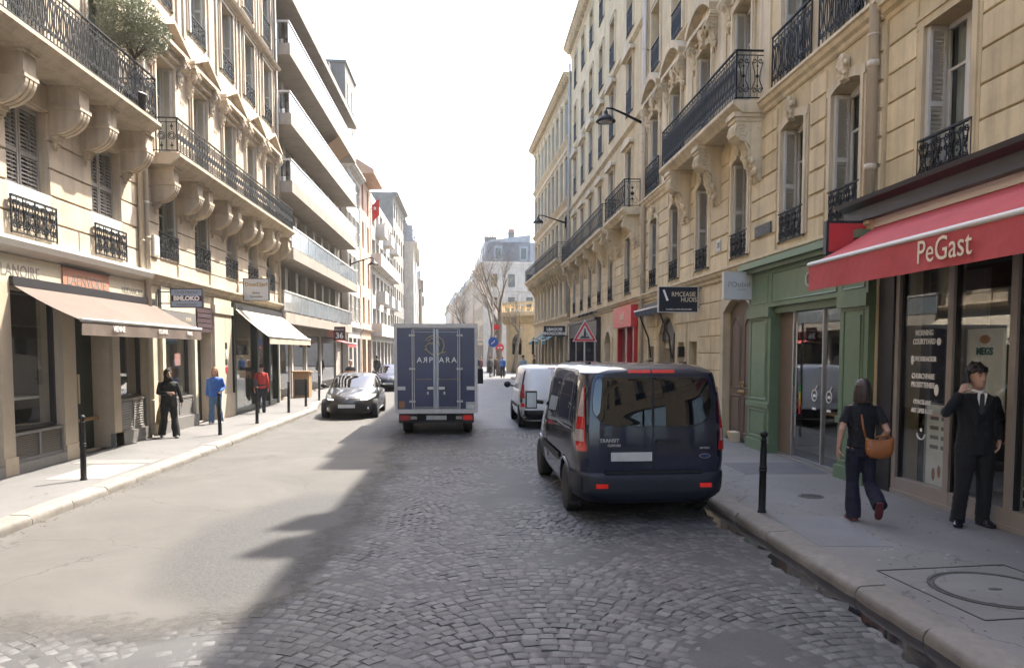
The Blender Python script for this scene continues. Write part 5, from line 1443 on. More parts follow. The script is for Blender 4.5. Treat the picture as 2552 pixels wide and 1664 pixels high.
q = MB(); q.box(ub(11.1), ub(15.8), -3.1, -3.0, .13, 3.7); q.box(ub(11.1), ub(15.8), -3.0, -.37, .10, .125); q.box(ub(11.1), ub(15.8), -3.0, -.37, 3.3, 3.4); part('shop_room', q, SHOPIN, B.root)
q = MB(); q.tube([(ub(13.1), -1.1, .12), (ub(13.1), -1.1, 3.3)], .13, 16); part('column', q, WHITEPAINT, B.root, True)
q = MB(); q.box(ub(11.95), ub(13.6), -.85, -.45, 1.0, 1.05); q.box(ub(12.0), ub(12.06), -.8, -.5, .13, 1.0); part('bar_counter', q, WOOD, B.root)
q = MB(); q.box(ub(11.4), ub(14.5), -2.9, -2.5, .13, 1.15); q.box(ub(11.4), ub(14.5), -2.98, -2.9, 1.6, 2.6); part('back_counter', q, mat('menu_wall', (.05, .09, .06), .6, var=.4, scale=3), B.root)
q = MB(); q.box(ub(11.03), ub(15.86), -.36, .02, .125, .14); part('threshold', q, GRANITE, B.root)
# ---------------------------------------------------------------- red-awning shop (in building A)
def ua(Y): return A.u(Y)
pg = MB(); pg.box(ua(10.56), ua(10.94), -.3, .04, .13, 4.1); pg.box(ua(3), ua(11.55), -.1, .10, 4.1, 4.14); part('grey_pier', pg, CHAR, A.root)
q = MB(); q.prism([(-.1, 4.12), (.28, 4.12), (.28, 4.30), (.40, 4.36), (.42, 4.42), (-.1, 4.44)], ua(3), ua(11.6), 'x'); part('dark_cornice', q, CHAR, A.root)
fm = MB(); a, b = ua(6.15), ua(10.55); zt = 3.75
mul = [10.55, 9.36, 8.24, 7.15, 6.2]
for y in mul: fm.box(ua(y) - .11 if y != 10.55 else ua(y) - .09, ua(y) + (.0 if y == 10.55 else .0), -.14, .015, .13, zt)
fm.box(a, b, -.12, .01, .13, .37); fm.box(a, b, -.13, .012, zt, 3.95); fm.box(a, b + .0, -.1, .03, .13, .19)
o = part('shop_glazing', fm, TAUPE, A.root)
for y0, y1 in zip(mul, mul[1:]):
    q = MB(); q.box(ua(y1) + .0, ua(y0) - .11, -.05, -.04, .37, zt); part('pane', q, SHOPGLASS, o)
    q = MB(); q.box(ua(y0) - .145, ua(y0) - .112, -.08, -.02, .37, zt); part('gasket', q, BLACKP, o)
for i, (tx, sz) in enumerate((('MORNING', .105), ('COURTYARD', .105), ('', .1), ('NOVE KREACKER', .09), ('', .1), ('CHURCHFARE', .1), ('PROSSTTENIEE', .1), ('', .1), ('COACELANE', .085), ('ART LIPES & LET', .085))):
    if tx: ob('lettering', text_mesh(tx, sz, WHITEINK, sx=.8, bold=.003), o, (ua(9.93), -.036, 2.42 - i * .118), WALLROT)
q = MB(); q.tube(spiral((ua(9.93), 1.06), .09, .09, R(190), .45, 10, o=-.035), .012, 4); q.lathe([(.0, 0), (.03, .002), (0, .004)], 5, (ua(9.93), -.036, 1.1), 'y'); q.ball((ua(9.6), -.033, 2.3), .05, .004, .05, 8, 5); q.ball((ua(9.62), -.033, 1.66), .05, .004, .08, 8, 5); q.ball((ua(10.18), -.033, 2.05), .035, .004, .07, 6, 5)
part('window_print', q, WHITEINK, o)
# room behind: brick wall, curtain, shelves, stools
q = MB(); q.box(a - 3, b, -3.1, -3.05, .13, 3.8); q.box(a - 3, b, -3.05, -.15, .10, .126); q.box(a - 3, b, -3.05, -.15, 3.62, 3.7); part('shop_room', q, SHOPIN, A.root)
q = MB(); q.box(ua(7.6), ua(9.75), -1.62, -1.55, 1.15, 3.55); bw_ = part('brick_wall', q, MORTAR, A.root)
bm_ = MB(); bm_.box(-.105, .105, 0, .022, 0, .052); bmesh_ = bm_.mesh('brick', BRICK)
n = 0
for j in range(36):
    for i in range(9):
        if n >= 300: break
        x = ua(7.68) + i * .235 + (.117 if j % 2 else 0)
        if x < ua(9.7): ob('brick', bmesh_, bw_, (x, -1.55, 1.17 + j * .066)); n += 1
q = MB(); q.box(ua(9.85), ua(10.4), -.9, -.85, .2, 3.3); part('grey_drape', q, mat('grey_drape', (.2, .2, .2), .9, var=.2, scale=4, stretch=(4, 4, .3)), A.root)
q = MB(); q.box(ua(9.0), ua(9.9), -.9, -.6, 1.0, 1.06); q.box(ua(9.2), ua(9.65), -.85, -.6, 1.06, 1.42); part('wood_shelf', q, WOOD, A.root)
q = MB(); q.box(ua(7.3), ua(8.2), -.9, -.6, 1.0, 1.06); q.box(ua(6.5), ua(8.1), -.95, -.6, .5, .55); part('wood_counter', q, WOOD, A.root)
POSTERW = mat('poster_white', (.75, .75, .68), .7, var=.1, scale=6)
t = thing('menu_board', 'white framed menu board leaning inside the glass of the red-awning shop', 'board', (6.33, 9.62, .3), R(90)); q = MB(); q.box(-.42, .42, -.03, .0, 0, 1.15); part('sheet', q, POSTERW, t)
q = MB(); q.tube([(-.43, 0, 0), (.43, 0, 0), (.43, 0, 1.17), (-.43, 0, 1.17), (-.43, 0, 0)], .02, 6); part('frame', q, STEEL, t)
q = MB(); rr = random.Random(2)
for k in range(14): z = .55 + (k // 3) * .13; x = (k % 3 - 1) * .24; q.box(x - .09, x + .09, .001, .004, z, z + .05)
part('print', q, GREYINK, t)
q = MB()
for k in range(5): q.ball((-.25 + k * .12, .004, .2 + .05 * (k % 2)), .04, .004, .09, 7, 5)
part('food_print', q, mat('food_print', (.4, .16, .07), .6, var=.4, scale=20), t)
t = thing('burger_poster', 'pale poster with a bun picture behind the man in the dark suit', 'poster', (6.32, 8.90, 1.45), R(90)); q = MB(); q.box(-.37, .33, -.01, 0, 0, 1.0); part('sheet', q, POSTERW, t); q = MB(); q.ball((0, .004, .87), .1, .006, .055, 10, 6); part('bun_print', q, mat('bun_print', (.5, .22, .06), .5, var=.2, scale=15), t, True); ob('lettering', text_mesh('MEGS', .12, LOGO, bold=.006), t, (0, .006, .72), WALLROT)
t = thing('chalk_board', 'narrow dark menu board standing in the glass to the right of the man', 'board', (6.3, 8.28, .4), R(90)); q = MB(); q.box(-.2, .12, -.03, 0, 0, .95); part('board', q, BLACKP, t)
q = MB()
for k in range(7): q.box(-.16, .05 - .03 * (k % 3), .001, .004, .08 + k * .12, .11 + k * .12)
part('print', q, WHITEINK, t)
t = thing('wooden_cone', 'tapering wooden figure standing behind the shop glass left of the menu board', 'ornament', (6.75, 10.02, .13)); q = MB(); q.lathe([(.13, 0), (.13, .4), (.1, .7), (.04, .9), (0, .95)], 12); part('body', q, WOOD, t, True); q = MB(); q.lathe([(.16, 0), (.16, .03)], 12); part('base', q, BLACKP, t)
# other shop glazing on A behind the camera
for y in (2.4, -4.5, -11): shopwin(A.root, ua(y - 2.6), ua(y + 2.6), .5, 3.5, CHAR, split=2)
# ---------------------------------------------------------------- awnings
def awning(name, label, side, X, Y0, Y1, ob_, zb, of, zf, vh, mt, text=None, tsize=.2, tmat=None, barm=None, arms=True, sag=.03, scallop=0, txt=()):
    L_ = Y1 - Y0
    t = thing(name, label, 'awning', (X, Y0 if side > 0 else Y1, 0), R(90) if side > 0 else R(-90))
    nx, ny = 24, 8
    def s(i, j):
        v = j / ny; u = i / nx
        return (u * L_, ob_ + (of - ob_) * v, zb + (zf - zb) * v - sag * math.sin(math.pi * v) * (1 + .4 * math.sin(u * 9)))
    mb = MB(); top = [[s(i, j) for i in range(nx + 1)] for j in range(ny + 1)]
    mb.grid(top); mb.grid([[(x, y, z - .006) for x, y, z in r] for r in top])
    part('canopy', mb, mt, t, True)
    v = MB(); rows = []
    for j in range(4):
        rows.append([(i / 40 * L_, of + .012 + (.012 * math.sin(i * .9) * j / 3), zf - .02 - (vh - scallop * abs(math.sin(i * math.pi / 4))) * j / 3) for i in range(41)])
    v.grid(rows); v.grid([[(x, y - .005, z) for x, y, z in r] for r in rows])
    vo = part('valance', v, mt, t, True)
    b = MB(); b.tube([(0, of, zf + .005), (L_, of, zf + .005)], .035, 10); part('front_bar', b, barm or GALV, t, True)
    c = MB(); c.box(-.02, L_ + .02, .001, ob_ + .05, zb - .02, zb + .13); part('cassette', c, barm if barm and barm is not GALV else CHAR, t)
    if arms:
        for u in (.35, L_ - .35):
            a_ = MB(); m = ((u + (.5 if u < L_ / 2 else -.5)), (ob_ + of) / 2, (zb + zf) / 2 - .12)
            a_.tube([(u, ob_, zb - .05), m, (u, of - .03, zf)], .022, 6); part('folding_arm', a_, GALV, t)
    for body, off, sz, tm in txt:
        ob('lettering', text_mesh(body, sz, tm, ext=.002, sx=.9), vo, (off, of + .034, zf - vh * .52), WALLROT)
    return t
RA = awning('shop_awning', 'red canvas awning with cream lettering over the right-hand snack shop', 1, 6.15, 4.2, 10.95, .1, 4.02, 1.12, 3.44, .36, RED_AWN, barm=mat('white_bar', (.62, .6, .56), .4), txt=[('PeGast', 3.55, .36, CREAMINK)], sag=.02)
BA = awning('shop_awning', 'faded brown canvas awning over the pastry shop on the left', -1, -7.6, 12.95, 18.55, .08, 3.28, 1.18, 2.69, .23, BROWN_AWN, txt=[('VIENNE', 4.3, .15, WHITEINK), ('FOURNIL', 2.3, .13, WHITEINK), ('PAINS', .8, .13, WHITEINK)], scallop=.0)
CA = awning('shop_awning', 'cream canvas awning over the bottle-green shop on the left', -1, -7.6, 24.75, 31.0, .1, 3.55, 1.2, 2.62, .2, CREAM_AWN)
awning('shop_awning', 'small red awning far down the left side under the dark red sign', -1, -8.1, 43.2, 46.2, .1, 2.95, 1.3, 2.6, .2, RED_AWN, arms=False)
for i, y in enumerate((47.6, 51.2, 54.8)):
    awning('shop_awning', ['nearest of the teal awnings under the long bracketed balcony', 'middle teal awning under the long bracketed balcony', 'furthest teal awning under the long bracketed balcony'][i], 1, 5.98 - i * .14, y, y + 2.6, .05, 3.5, 1.1, 2.85, .2, TEAL_AWN, arms=False)
t = awning('folded_awning', 'rolled navy awning with folded arms beside the red shop', 1, 6.1, 22.2, 25.6, .05, 3.62, .42, 3.5, .16, NAVY_AWN, arms=False)
for u in (.3, 2.9):
    q = MB(); q.tube([(u, .4, 3.45), (u - .25, .12, 2.6), (u - .3, .05, 1.95)], .03, 6); part('folding_arm', q, BLACKP, t)
# red blade lightbox at the end of the red awning
t = thing('blade_sign', 'small red lightbox sign beside the end of the red awning', 'sign', (5.55, 11.15, 3.62)); q = MB(); q.box(-.20, .5, -.05, .05, 0, .5); part('frame', q, CHAR, t); q = MB(); q.box(-.16, .46, -.054, -.05, .04, .46); part('panel', q, RED_SIGN, t)
# ---------------------------------------------------------------- hanging signs
def blade(name, label, x0, x1, Y, z0, z1, mt, frame=None, th=.08, wallx=None, lines=(), border=None):
    t = thing(name, label, 'sign', ((x0 + x1) / 2, Y, z0)); w = x1 - x0; h = z1 - z0
    q = MB(); q.box(-w / 2, w / 2, -th / 2, th / 2, 0, h); b = part('board', q, mt, t)
    if frame:
        q = MB()
        for s in (-1, 1): q.box(s * w / 2, s * (w / 2 + .025), -th / 2 - .006, th / 2 + .006, -.02, h + .02)
        q.box(-w / 2, w / 2, -th / 2 - .006, th / 2 + .006, h, h + .02); q.box(-w / 2, w / 2, -th / 2 - .006, th / 2 + .006, -.02, 0); part('frame', q, frame, t)
    if wallx is not None:
        q = MB(); s = 1 if wallx > 0 else -1; xe = wallx - (x0 + x1) / 2
        for z in (h * .2, h * .85): q.tube([(s * w / 2, 0, z), (xe, 0, z)], .015, 6)
        q.box(xe - .015, xe + .015, -.05, .05, 0, h); part('bracket', q, BLACKP, t)
    for body, dx, z, sz, m_, kw in lines:
        ob('lettering', text_mesh(body, sz, m_, **kw), t, (dx, -th / 2 - .003, z), CAMROT)
    return t
blade('hanging_sign', 'navy hanging sign with a white slash mark above the parked dark van', 4.98, 6.0, 19.6, 3.2, 3.84, mat('navy_sign', (.008, .012, .022), .35), wallx=6.1, lines=[('RMCEASIE', .14, .45, .17, CREAMINK, dict(sx=.85)), ('HUOIS', .28, .31, .17, CREAMINK, dict(sx=.85)), ('PLAISIRS A VINS FRANCHISE', .02, .06, .055, WHITEINK, {})], frame=GALV)
q = MB(); q.add([(-.42, -.05, .56), (-.37, -.05, .58), (-.26, -.05, .3), (-.31, -.05, .28)], [(0, 1, 2, 3)]); part('slash_mark', q, WHITEINK, bpy.data.objects['hanging_sign'])
blade('hanging_sign', "pale grey lightbox sign with thin grey lettering beside the green shop", 5.4, 5.96, 15.75, 3.28, 3.82, mat('pale_lightbox', (.5, .51, .5), .35), frame=GALV, th=.14, wallx=6.1, lines=[("l'Oobid", .02, .29, .16, GREYINK, {}), ('restaurant', .08, .19, .045, GREYINK, {})])
blade('hanging_sign', 'black sign with two lines of white capitals beyond the charcoal shop', 4.55, 5.85, 45.6, 3.05, 3.68, mat('brown_black_sign', (.02, .017, .014), .4), frame=None, wallx=6.0, lines=[('LBAGOSI', 0, .42, .24, WHITEINK, dict(bold=.01)), ('MNOGCORNA', 0, .17, .24, WHITEINK, dict(bold=.01, sx=.9))])
t = blade('hanging_sign', 'blue and maroon striped hanging sign over the left pavement', -7.25, -6.52, 19.0, 3.25, 3.68, mat('pale_blue_sign', (.30, .36, .45), .4), frame=CHAR, wallx=-7.55, lines=[('Cyrulli Hasmuni', 0, .36, .085, GREYINK, dict(bold=.003)), ('BMLOKO', 0, .205, .15, WHITEINK, dict(bold=.008)), ('A KAMAGAST', 0, .06, .08, GREYINK, dict(bold=.003))])
q = MB(); q.box(-.36, .36, -.043, -.0405, .14, .275); part('maroon_band', q, mat('maroon_band', (.07, .018, .018), .5), t)
t = blade('hanging_sign', 'white hanging sign with gold script lettering above the cream awning', -7.42, -6.62, 25.6, 3.85, 4.55, mat('offwhite_sign', (.55, .54, .53), .4), frame=CHAR, wallx=-7.6, lines=[('DouxDjari', 0, .52, .17, GOLD, dict(bold=.006)), ('Banker', 0, .24, .09, GREYINK, dict(bold=.004)), ('Nyonindina', 0, .12, .09, GREYINK, dict(bold=.004))])
blade('hanging_sign', 'dark red hanging sign with white figures far down the left pavement', -7.4, -6.75, 42.0, 2.75, 3.5, mat('oxblood_sign', (.06, .01, .012), .4), frame=None, wallx=-8.1, lines=[('36', 0, .25, .42, WHITEINK, dict(bold=.01)), ('RACLETTE', 0, .58, .1, WHITEINK, {})])
# utility box and flag
t = thing('meter_box', 'small white utility box on the left facade beside the downpipes', 'box', (-7.6, 18.85, 4.45), R(-90)); q = MB(); q.box(-.16, .16, 0, .09, 0, .5); part('box', q, WHITEPAINT, t); q = MB(); q.box(-.13, .13, .09, .1, .03, .47); part('door', q, WHITEPAINT, t)
t = thing('flag', 'red flag with a white cross on a slanted pole above the left street', 'flag', (-7.6, 58.5, 12.6)); q = MB(); q.tube([(0, 0, 0), (.9, -.3, 1.1)], .03, 6); part('pole', q, GALV, t)
q = MB(); q.grid([[(.9 - .15 * i * .5, -.3 + .06 * math.sin(i * 1.4 + j), 1.1 - .18 * j - .16 * i * .5) for j in range(8)] for i in range(8)]); part('cloth', q, mat('flag_red', (.6, .02, .02), .8), t, True); q = MB(); q.box(.5, .66, -.42, -.36, .2, .4); part('white_cross', q, WHITEINK, t)
# ---------------------------------------------------------------- bollards, lamps, road signs
def bollard_parts():
    q = MB(); q.lathe([(.055, 0), (.055, .02), (.045, .03), (.043, .52), (.052, .53), (.052, .545), (.044, .55), (.050, .57), (.050, .585), (.043, .59), (.040, .80), (.032, .90), (.041, .91), (.041, .925), (.030, .93), (.028, .955)], 14)
    h = MB(); h.ball((0, 0, .995), .048, None, .046, 14, 10)
    return q.mesh('post', IRON, 50), h.mesh('ball_head', IRON, True)
bp_, bh_ = bollard_parts()
BL = [(3.72, 9.28, 'black iron bollard alone on the right kerb beside the parked van'), (-6.12, 12.25, 'black iron bollard nearest the camera on the left pavement'), (-6.07, 18.7, 'black iron bollard beside the woman in the blue jacket'),
      (-5.98, 21.6, 'black iron bollard beside the person in the red jacket'), (-5.99, 25.4, 'fourth black iron bollard along the left kerb'), (-6.02, 28.2, 'fifth black iron bollard along the left kerb, left of the black car'), (-6.2, 31.6, 'furthest visible black iron bollard behind the black car'),
      ]
for x, y, lb in BL:
    t = thing('bollard', lb, 'bollard', (x, y, KH), group='black bollards along the kerbs'); t.rotation_euler = (R(rnd.uniform(-.6, .6)), R(rnd.uniform(-.8, .8)), rnd.random()); ob('post', bp_, t); ob('ball_head', bh_, t)
def lamp(label, x, y, z, s, L_=1.5, k=1.0):
    t = thing('street_lamp', label, 'street lamp', (x, y, z), group='wall-mounted street lamps')
    q = MB(); q.tube([(0, 0, -.05), (s * L_ * .5, -.2, .18), (s * L_ * .85, -.3, .34), (s * L_, -.33, .34), (s * (L_ + .02), -.33, .22)], [.05, .04, .032, .03, .03], 8); part('arm', q, IRON, t, True)
    q = MB(); q.box(-.04, .04, -.07, .07, -.35, .3); part('wall_plate', q, IRON, t)
    c = (s * (L_ + .02), -.33, 0)
    q = MB(); q.lathe([(.06, .24), (.08, .14), (.10, .12), (.24 * k, .02), (.33 * k, -.08), (.34 * k, -.12), (.32 * k, -.12), (.1, -.05)], 20, c); part('shade', q, IRON, t, True)
    q = MB(); q.ball((c[0], c[1], -.11), .24 * k, .24 * k, .06, 14, 6); part('lens', q, mat('lamp_lens', (.25, .26, .26), .15, spec=.7), t, True)
lamp('black bracket street lamp high on the right between two downpipes', 6.05, 26.2, 10.05, -1, 1.35)
lamp('further black bracket street lamp on the right facade', 6.0, 46.8, 10.1, -1, 1.7)
lamp('black bracket street lamp on the left facade past the modern block', -7.6, 49.6, 7.8, 1, 1.5)
t = thing('warning_sign', 'red-bordered triangular roadworks sign on a pole behind the white van', 'road sign', (4.05, 26.2, KH)); q = MB(); q.tube([(0, 0, 0), (0, 0, 3.15)], .03, 8); part('pole', q, GALV, t)
tri = lambda s, zc: [(-s, zc - s * .577), (s, zc - s * .577), (0, zc + s * 1.155)]
for nm, s, y0, m_ in (('white_edge', .43, -.05, WHITEINK), ('red_border', .405, -.054, RED_SIGN), ('white_field', .28, -.058, PLATE)):
    q = MB(); q.prism(tri(s, 2.62), y0 + (.02 if nm == 'white_edge' else .003), y0, 'y'); part(nm, q, m_, t)
q = MB(); q.prism([(-.19, 2.48), (.19, 2.48), (.12, 2.55), (.0, 2.53), (-.1, 2.58)], -.064, -.060, 'y'); q.prism([(-.05, 2.52), (.05, 2.52), (.035, 2.75), (-.035, 2.75)], -.066, -.0605, 'y'); q.ball((0, -.062, 2.79), .035, .004, .035, 8, 5); q.tube([(-.02, -.062, 2.72), (.1, -.062, 2.6), (.13, -.062, 2.5)], .015, 4); part('digger_pictogram', q, INK, t)
t = thing('direction_sign', 'round blue arrow sign on a tall grey pole at the far crossing', 'road sign', (2.05, 63, 0)); q = MB(); q.tube([(0, 0, 0), (0, 0, 7)], .05, 7); part('pole', q, GALV, t); q = MB(); q.lathe([(.42, -.03), (.42, .0)], 24, (0, -.06, 2.9), 'y'); part('disc', q, mat('sign_blue', (.02, .10, .38), .4), t); q = MB(); q.tube([(-.15, -.1, 2.75), (.1, -.1, 2.95), (.1, -.1, 3.05)], .05, 4); part('arrow', q, WHITEINK, t)
t = thing('no_entry_sign', 'small red round sign on a short pole at the far crossing', 'road sign', (2.75, 66, 0)); q = MB(); q.tube([(0, 0, 0), (0, 0, 2.9)], .04, 7); part('pole', q, GALV, t); q = MB(); q.lathe([(.36, -.03), (.36, .0)], 24, (0, -.05, 2.45), 'y'); part('disc', q, RED_SIGN, t); q = MB(); q.box(-.2, .2, -.085, -.081, 2.4, 2.5); part('bar', q, WHITEINK, t); q = MB(); q.box(-.3, .3, -.06, -.04, 1.7, 1.98); part('plate', q, PLATE, t)
t = thing('traffic_light', 'small red lit signal box on the tall pole at the far crossing', 'traffic light', (2.3, 63.5, 4.15)); q = MB(); q.box(-.3, .3, -.1, .1, -.22, .22); part('box', q, RED_SIGN, t); q = MB(); q.lathe([(.12, -.14), (.12, -.1)], 12, ax='y'); part('lens', q, RED_GLOW, t)
# lectern-like menu stand in the far left shop mouth
t = thing('wooden_stand', 'wooden reception stand in front of the dark shop on the left', 'stand', (-7.35, 33.8, KH)); q = MB(); q.box(-.35, .35, -.3, .3, 0, 1.1); q.box(-.42, .42, -.36, .36, 1.1, 1.16); part('cabinet', q, WOOD, t); q = MB(); q.box(-.28, .28, -.305, -.301, .1, .8); part('dark_panel', q, CHAR, t)
# olive tree in a pot on the near balcony
t = thing('olive_tree', 'potted olive tree on the left balcony behind the railing', 'tree', (-6.98, 16.6, 7.10))
q = MB(); q.lathe([(.16, 0), (.2, .05), (.22, .4), (.24, .42), (.24, .46), (.2, .46), (.2, .40)], 14); part('pot', q, CHAR, t, True)
q = MB(); q.tube([(0, 0, .35), (.02, .02, .9), (0, .05, 1.25)], [.035, .03, .026], 7)
for i in range(9):
    a = i * 2.4; q.tube([(0, .05, 1.2), (.22 * math.cos(a), .05 + .3 * math.sin(a), 1.5), (.5 * math.cos(a), .05 + .62 * math.sin(a), 1.75 + .15 * (i % 3))], [.02, .012, .006], 5)
part('trunk', q, BARKO, t, True)
rr = random.Random(9); q = MB()
for k in range(8500):
    while True:
        p = Vector((rr.uniform(-1, 1), rr.uniform(-1, 1), rr.uniform(-1, 1)))
        if p.length < 1: break
    cl = noise.noise(p * 2.6)
    if cl < -.3 and p.length > .45: continue
    p = Vector((p.x * .66, p.y * 1.05, p.z * .60 + 1.85 + .12 * noise.noise(p * 1.5)))
    d = Vector((rr.gauss(0, 1), rr.gauss(0, 1), rr.gauss(.2, .8))).normalized(); s = d.cross(Vector((rr.random(), rr.random(), rr.random()))).normalized()
    l, w = rr.uniform(.06, .10), .0135
    q.add([p, p + d * l * .5 + s * w, p + d * l, p + d * l * .5 - s * w], [(0, 1, 2, 3)])
o = ob('crown', q.mesh('crown', OLIVE, fix=False), t)
# ---------------------------------------------------------------- vehicles (own frame: y forward, x right, origin on the ground at the rear)
def lerp_tab(tab, z):
    if z <= tab[0][0]: return tab[0][1]
    for (a, va), (b, vb) in zip(tab, tab[1:]):
        if z <= b:
            t = (z - a) / (b - a); return va + (vb - va) * t
    return tab[-1][1]
class Body:
    """plan outline at each height z: half width w, rear yr, front yf, squareness pr / pf"""
    def __init__(s, rows, yc):
        s.rows = rows; s.yc = yc
        s.T = [[(r[0], r[i]) for r in rows] for i in range(1, 6)]
    def at(s, z): return [lerp_tab(t, z) for t in s.T]
    def half(s, y, z):
        w, yr, yf, pr, pf = s.at(z); e, p = (yf, pf) if y > s.yc else (yr, pr)
        t = min(1, abs((y - s.yc) / (e - s.yc))); return w * max(0, 1 - t ** p) ** (1 / p)
    def rear(s, x, z):
        w, yr, yf, pr, pf = s.at(z); return s.yc + (yr - s.yc) * max(0, 1 - min(1, abs(x / w)) ** pr) ** (1 / pr)
    def front(s, x, z):
        w, yr, yf, pr, pf = s.at(z); return s.yc + (yf - s.yc) * max(0, 1 - min(1, abs(x / w)) ** pf) ** (1 / pf)
    def pt(s, ph, z, off=0):
        w, yr, yf, pr, pf = s.at(z); c, q = math.cos(ph), math.sin(ph)
        p = pf if q > 0 else pr; e = yf if q > 0 else yr
        x = (w + off) * math.copysign(abs(c) ** (2 / p), c); y = s.yc + (abs(e - s.yc) + off) * math.copysign(abs(q) ** (2 / p), q)
        return (x, y, z)
    def mesh(s, n=72):
        mb = MB(); zs = [r[0] for r in s.rows]
        mb.loft([[s.pt(2 * math.pi * (k + .5) / n, z) for k in range(n)] for z in zs]); return mb
    def patch_rear(s, rows, off, n=10, front=False):
        f = s.front if front else s.rear; sg = 1 if front else -1; mb = MB(); G = []
        for z, x0, x1 in rows: G.append([(x0 + (x1 - x0) * i / n, f(x0 + (x1 - x0) * i / n, z) + sg * off, z) for i in range(n + 1)])
        mb.grid(G); return mb
    def patch_side(s, rows, off, sg, n=12):
        mb = MB(); mb.grid([[(sg * (s.half(y0 + (y1 - y0) * i / n, z) + off), y0 + (y1 - y0) * i / n, z) for i in range(n + 1)] for z, y0, y1 in rows]); return mb
    def patch_ring(s, rows, off, n=6):
        mb = MB(); mb.grid([[s.pt(R(a + (b - a) * i / n), z, off) for i in range(n + 1)] for z, a, b in rows]); return mb
def dense(rows, k=3):
    out = []
    for a, b in zip(rows, rows[1:]):
        for i in range(k): out.append(tuple(a[j] + (b[j] - a[j]) * i / k for j in range(len(a))))
    return out + [rows[-1]]
def wheel(root, x, y, r, w=.2, rimm=None, spokes=5, sg=1):
    q = MB(); q.lathe([(r * .62, -w / 2), (r * .9, -w / 2), (r * .97, -w * .42), (r, -w * .25), (r, w * .25), (r * .97, w * .42), (r * .9, w / 2), (r * .62, w / 2)], 28, ax='x')
    o = part('wheel', q, TYRE, root, 40, loc=(x, y, r))
    q = MB(); q.lathe([(0, sg * w * .30), (r * .13, sg * w * .34), (r * .2, sg * w * .28), (r * .5, sg * w * .30), (r * .6, sg * w * .42), (r * .645, sg * w * .44), (r * .645, sg * w * .1)], 24, ax='x')
    ro = part('rim', q, rimm or RIM, o, 40)
    q = MB()
    for k in range(spokes):
        a = 2 * math.pi * k / spokes; q.ball((sg * w * .33, r * .38 * math.cos(a), r * .38 * math.sin(a)), .01, r * .1, r * .1, 8, 5)
    part('rim_hole', q, BLACKPL, o)
    return o
def car_body(root, body, mt, wheels, r, n=72, width=2.2, name='body'):
    """lofted shell with real wheel arches cut out"""
    mb = body.mesh(n); me = mb.mesh(name, mt); o = scratch(me)
    cut = MB()
    for y in wheels:
        for s in (-1, 1): cut.lathe([(r, s * .45), (r, s * 1.3)], 32, (0, y, r * .93), 'x')
    c = scratch(cut.mesh('cut', BLACKPL))
    m = o.modifiers.new('b', 'BOOLEAN'); m.operation = 'DIFFERENCE'; m.solver = 'EXACT'; m.object = c
    new = evaluated(o)
    bpy.data.objects.remove(o); bpy.data.objects.remove(c)
    new.materials.clear(); new.materials.append(mt)
    new.polygons.foreach_set('use_smooth', [True] * len(new.polygons))
    try: new.set_sharp_from_angle(angle=R(32))
    except Exception: pass
    return ob(name, new, root)
def strip(pts, r=.006, n=4):
    q = MB(); q.tube(pts, r, n); return q
# ---- navy van
VB = Body([(.24, .88, .16, 4.80, 7, 4), (.30, .93, .06, 4.88, 7, 4), (.40, .955, .01, 4.93, 12, 4), (.58, .965, .0, 4.97, 12, 4), (.64, .97, .015, 4.97, 12, 4), (.66, .975, .05, 4.965, 12, 4), (.80, .985, .05, 4.96, 13, 3.8),
           (1.0, .985, .055, 4.90, 13, 3.4), (1.12, .98, .065, 4.78, 13, 3.2), (1.24, .968, .075, 4.50, 13, 3.2), (1.32, .96, .085, 4.16, 13, 3.4), (1.50, .94, .105, 3.86, 13, 3.6), (1.68, .915, .13, 3.55, 13, 3.8), (1.82, .895, .155, 3.28, 13, 4),
           (1.90, .88, .18, 3.10, 12, 4), (1.955, .85, .23, 2.98, 7, 4), (1.99, .79, .32, 2.8, 6, 4), (2.015, .66, .5, 2.5, 5, 4), (2.025, .42, .85, 2.0, 4, 4)], 2.2)
van = thing('parked_van', 'dark navy panel van parked at the right kerb, rear doors to the camera', 'van', (2.31, 9.22, 0), R(1.6))
car_body(van, VB, NAVY, (.98, 3.90), .40, 96)
for y in (.98, 3.90):
    for s in (-1, 1): wheel(van, s * .865, y, .335, .215, sg=s)
win = dense([(1.235, -.42, -.012), (1.25, -.54, -.012), (1.28, -.63, -.012), (1.35, -.715, -.012), (1.43, -.765, -.012), (1.58, -.765, -.012), (1.76, -.735, -.012), (1.82, -.715, -.012), (1.845, -.68, -.012)], 2)
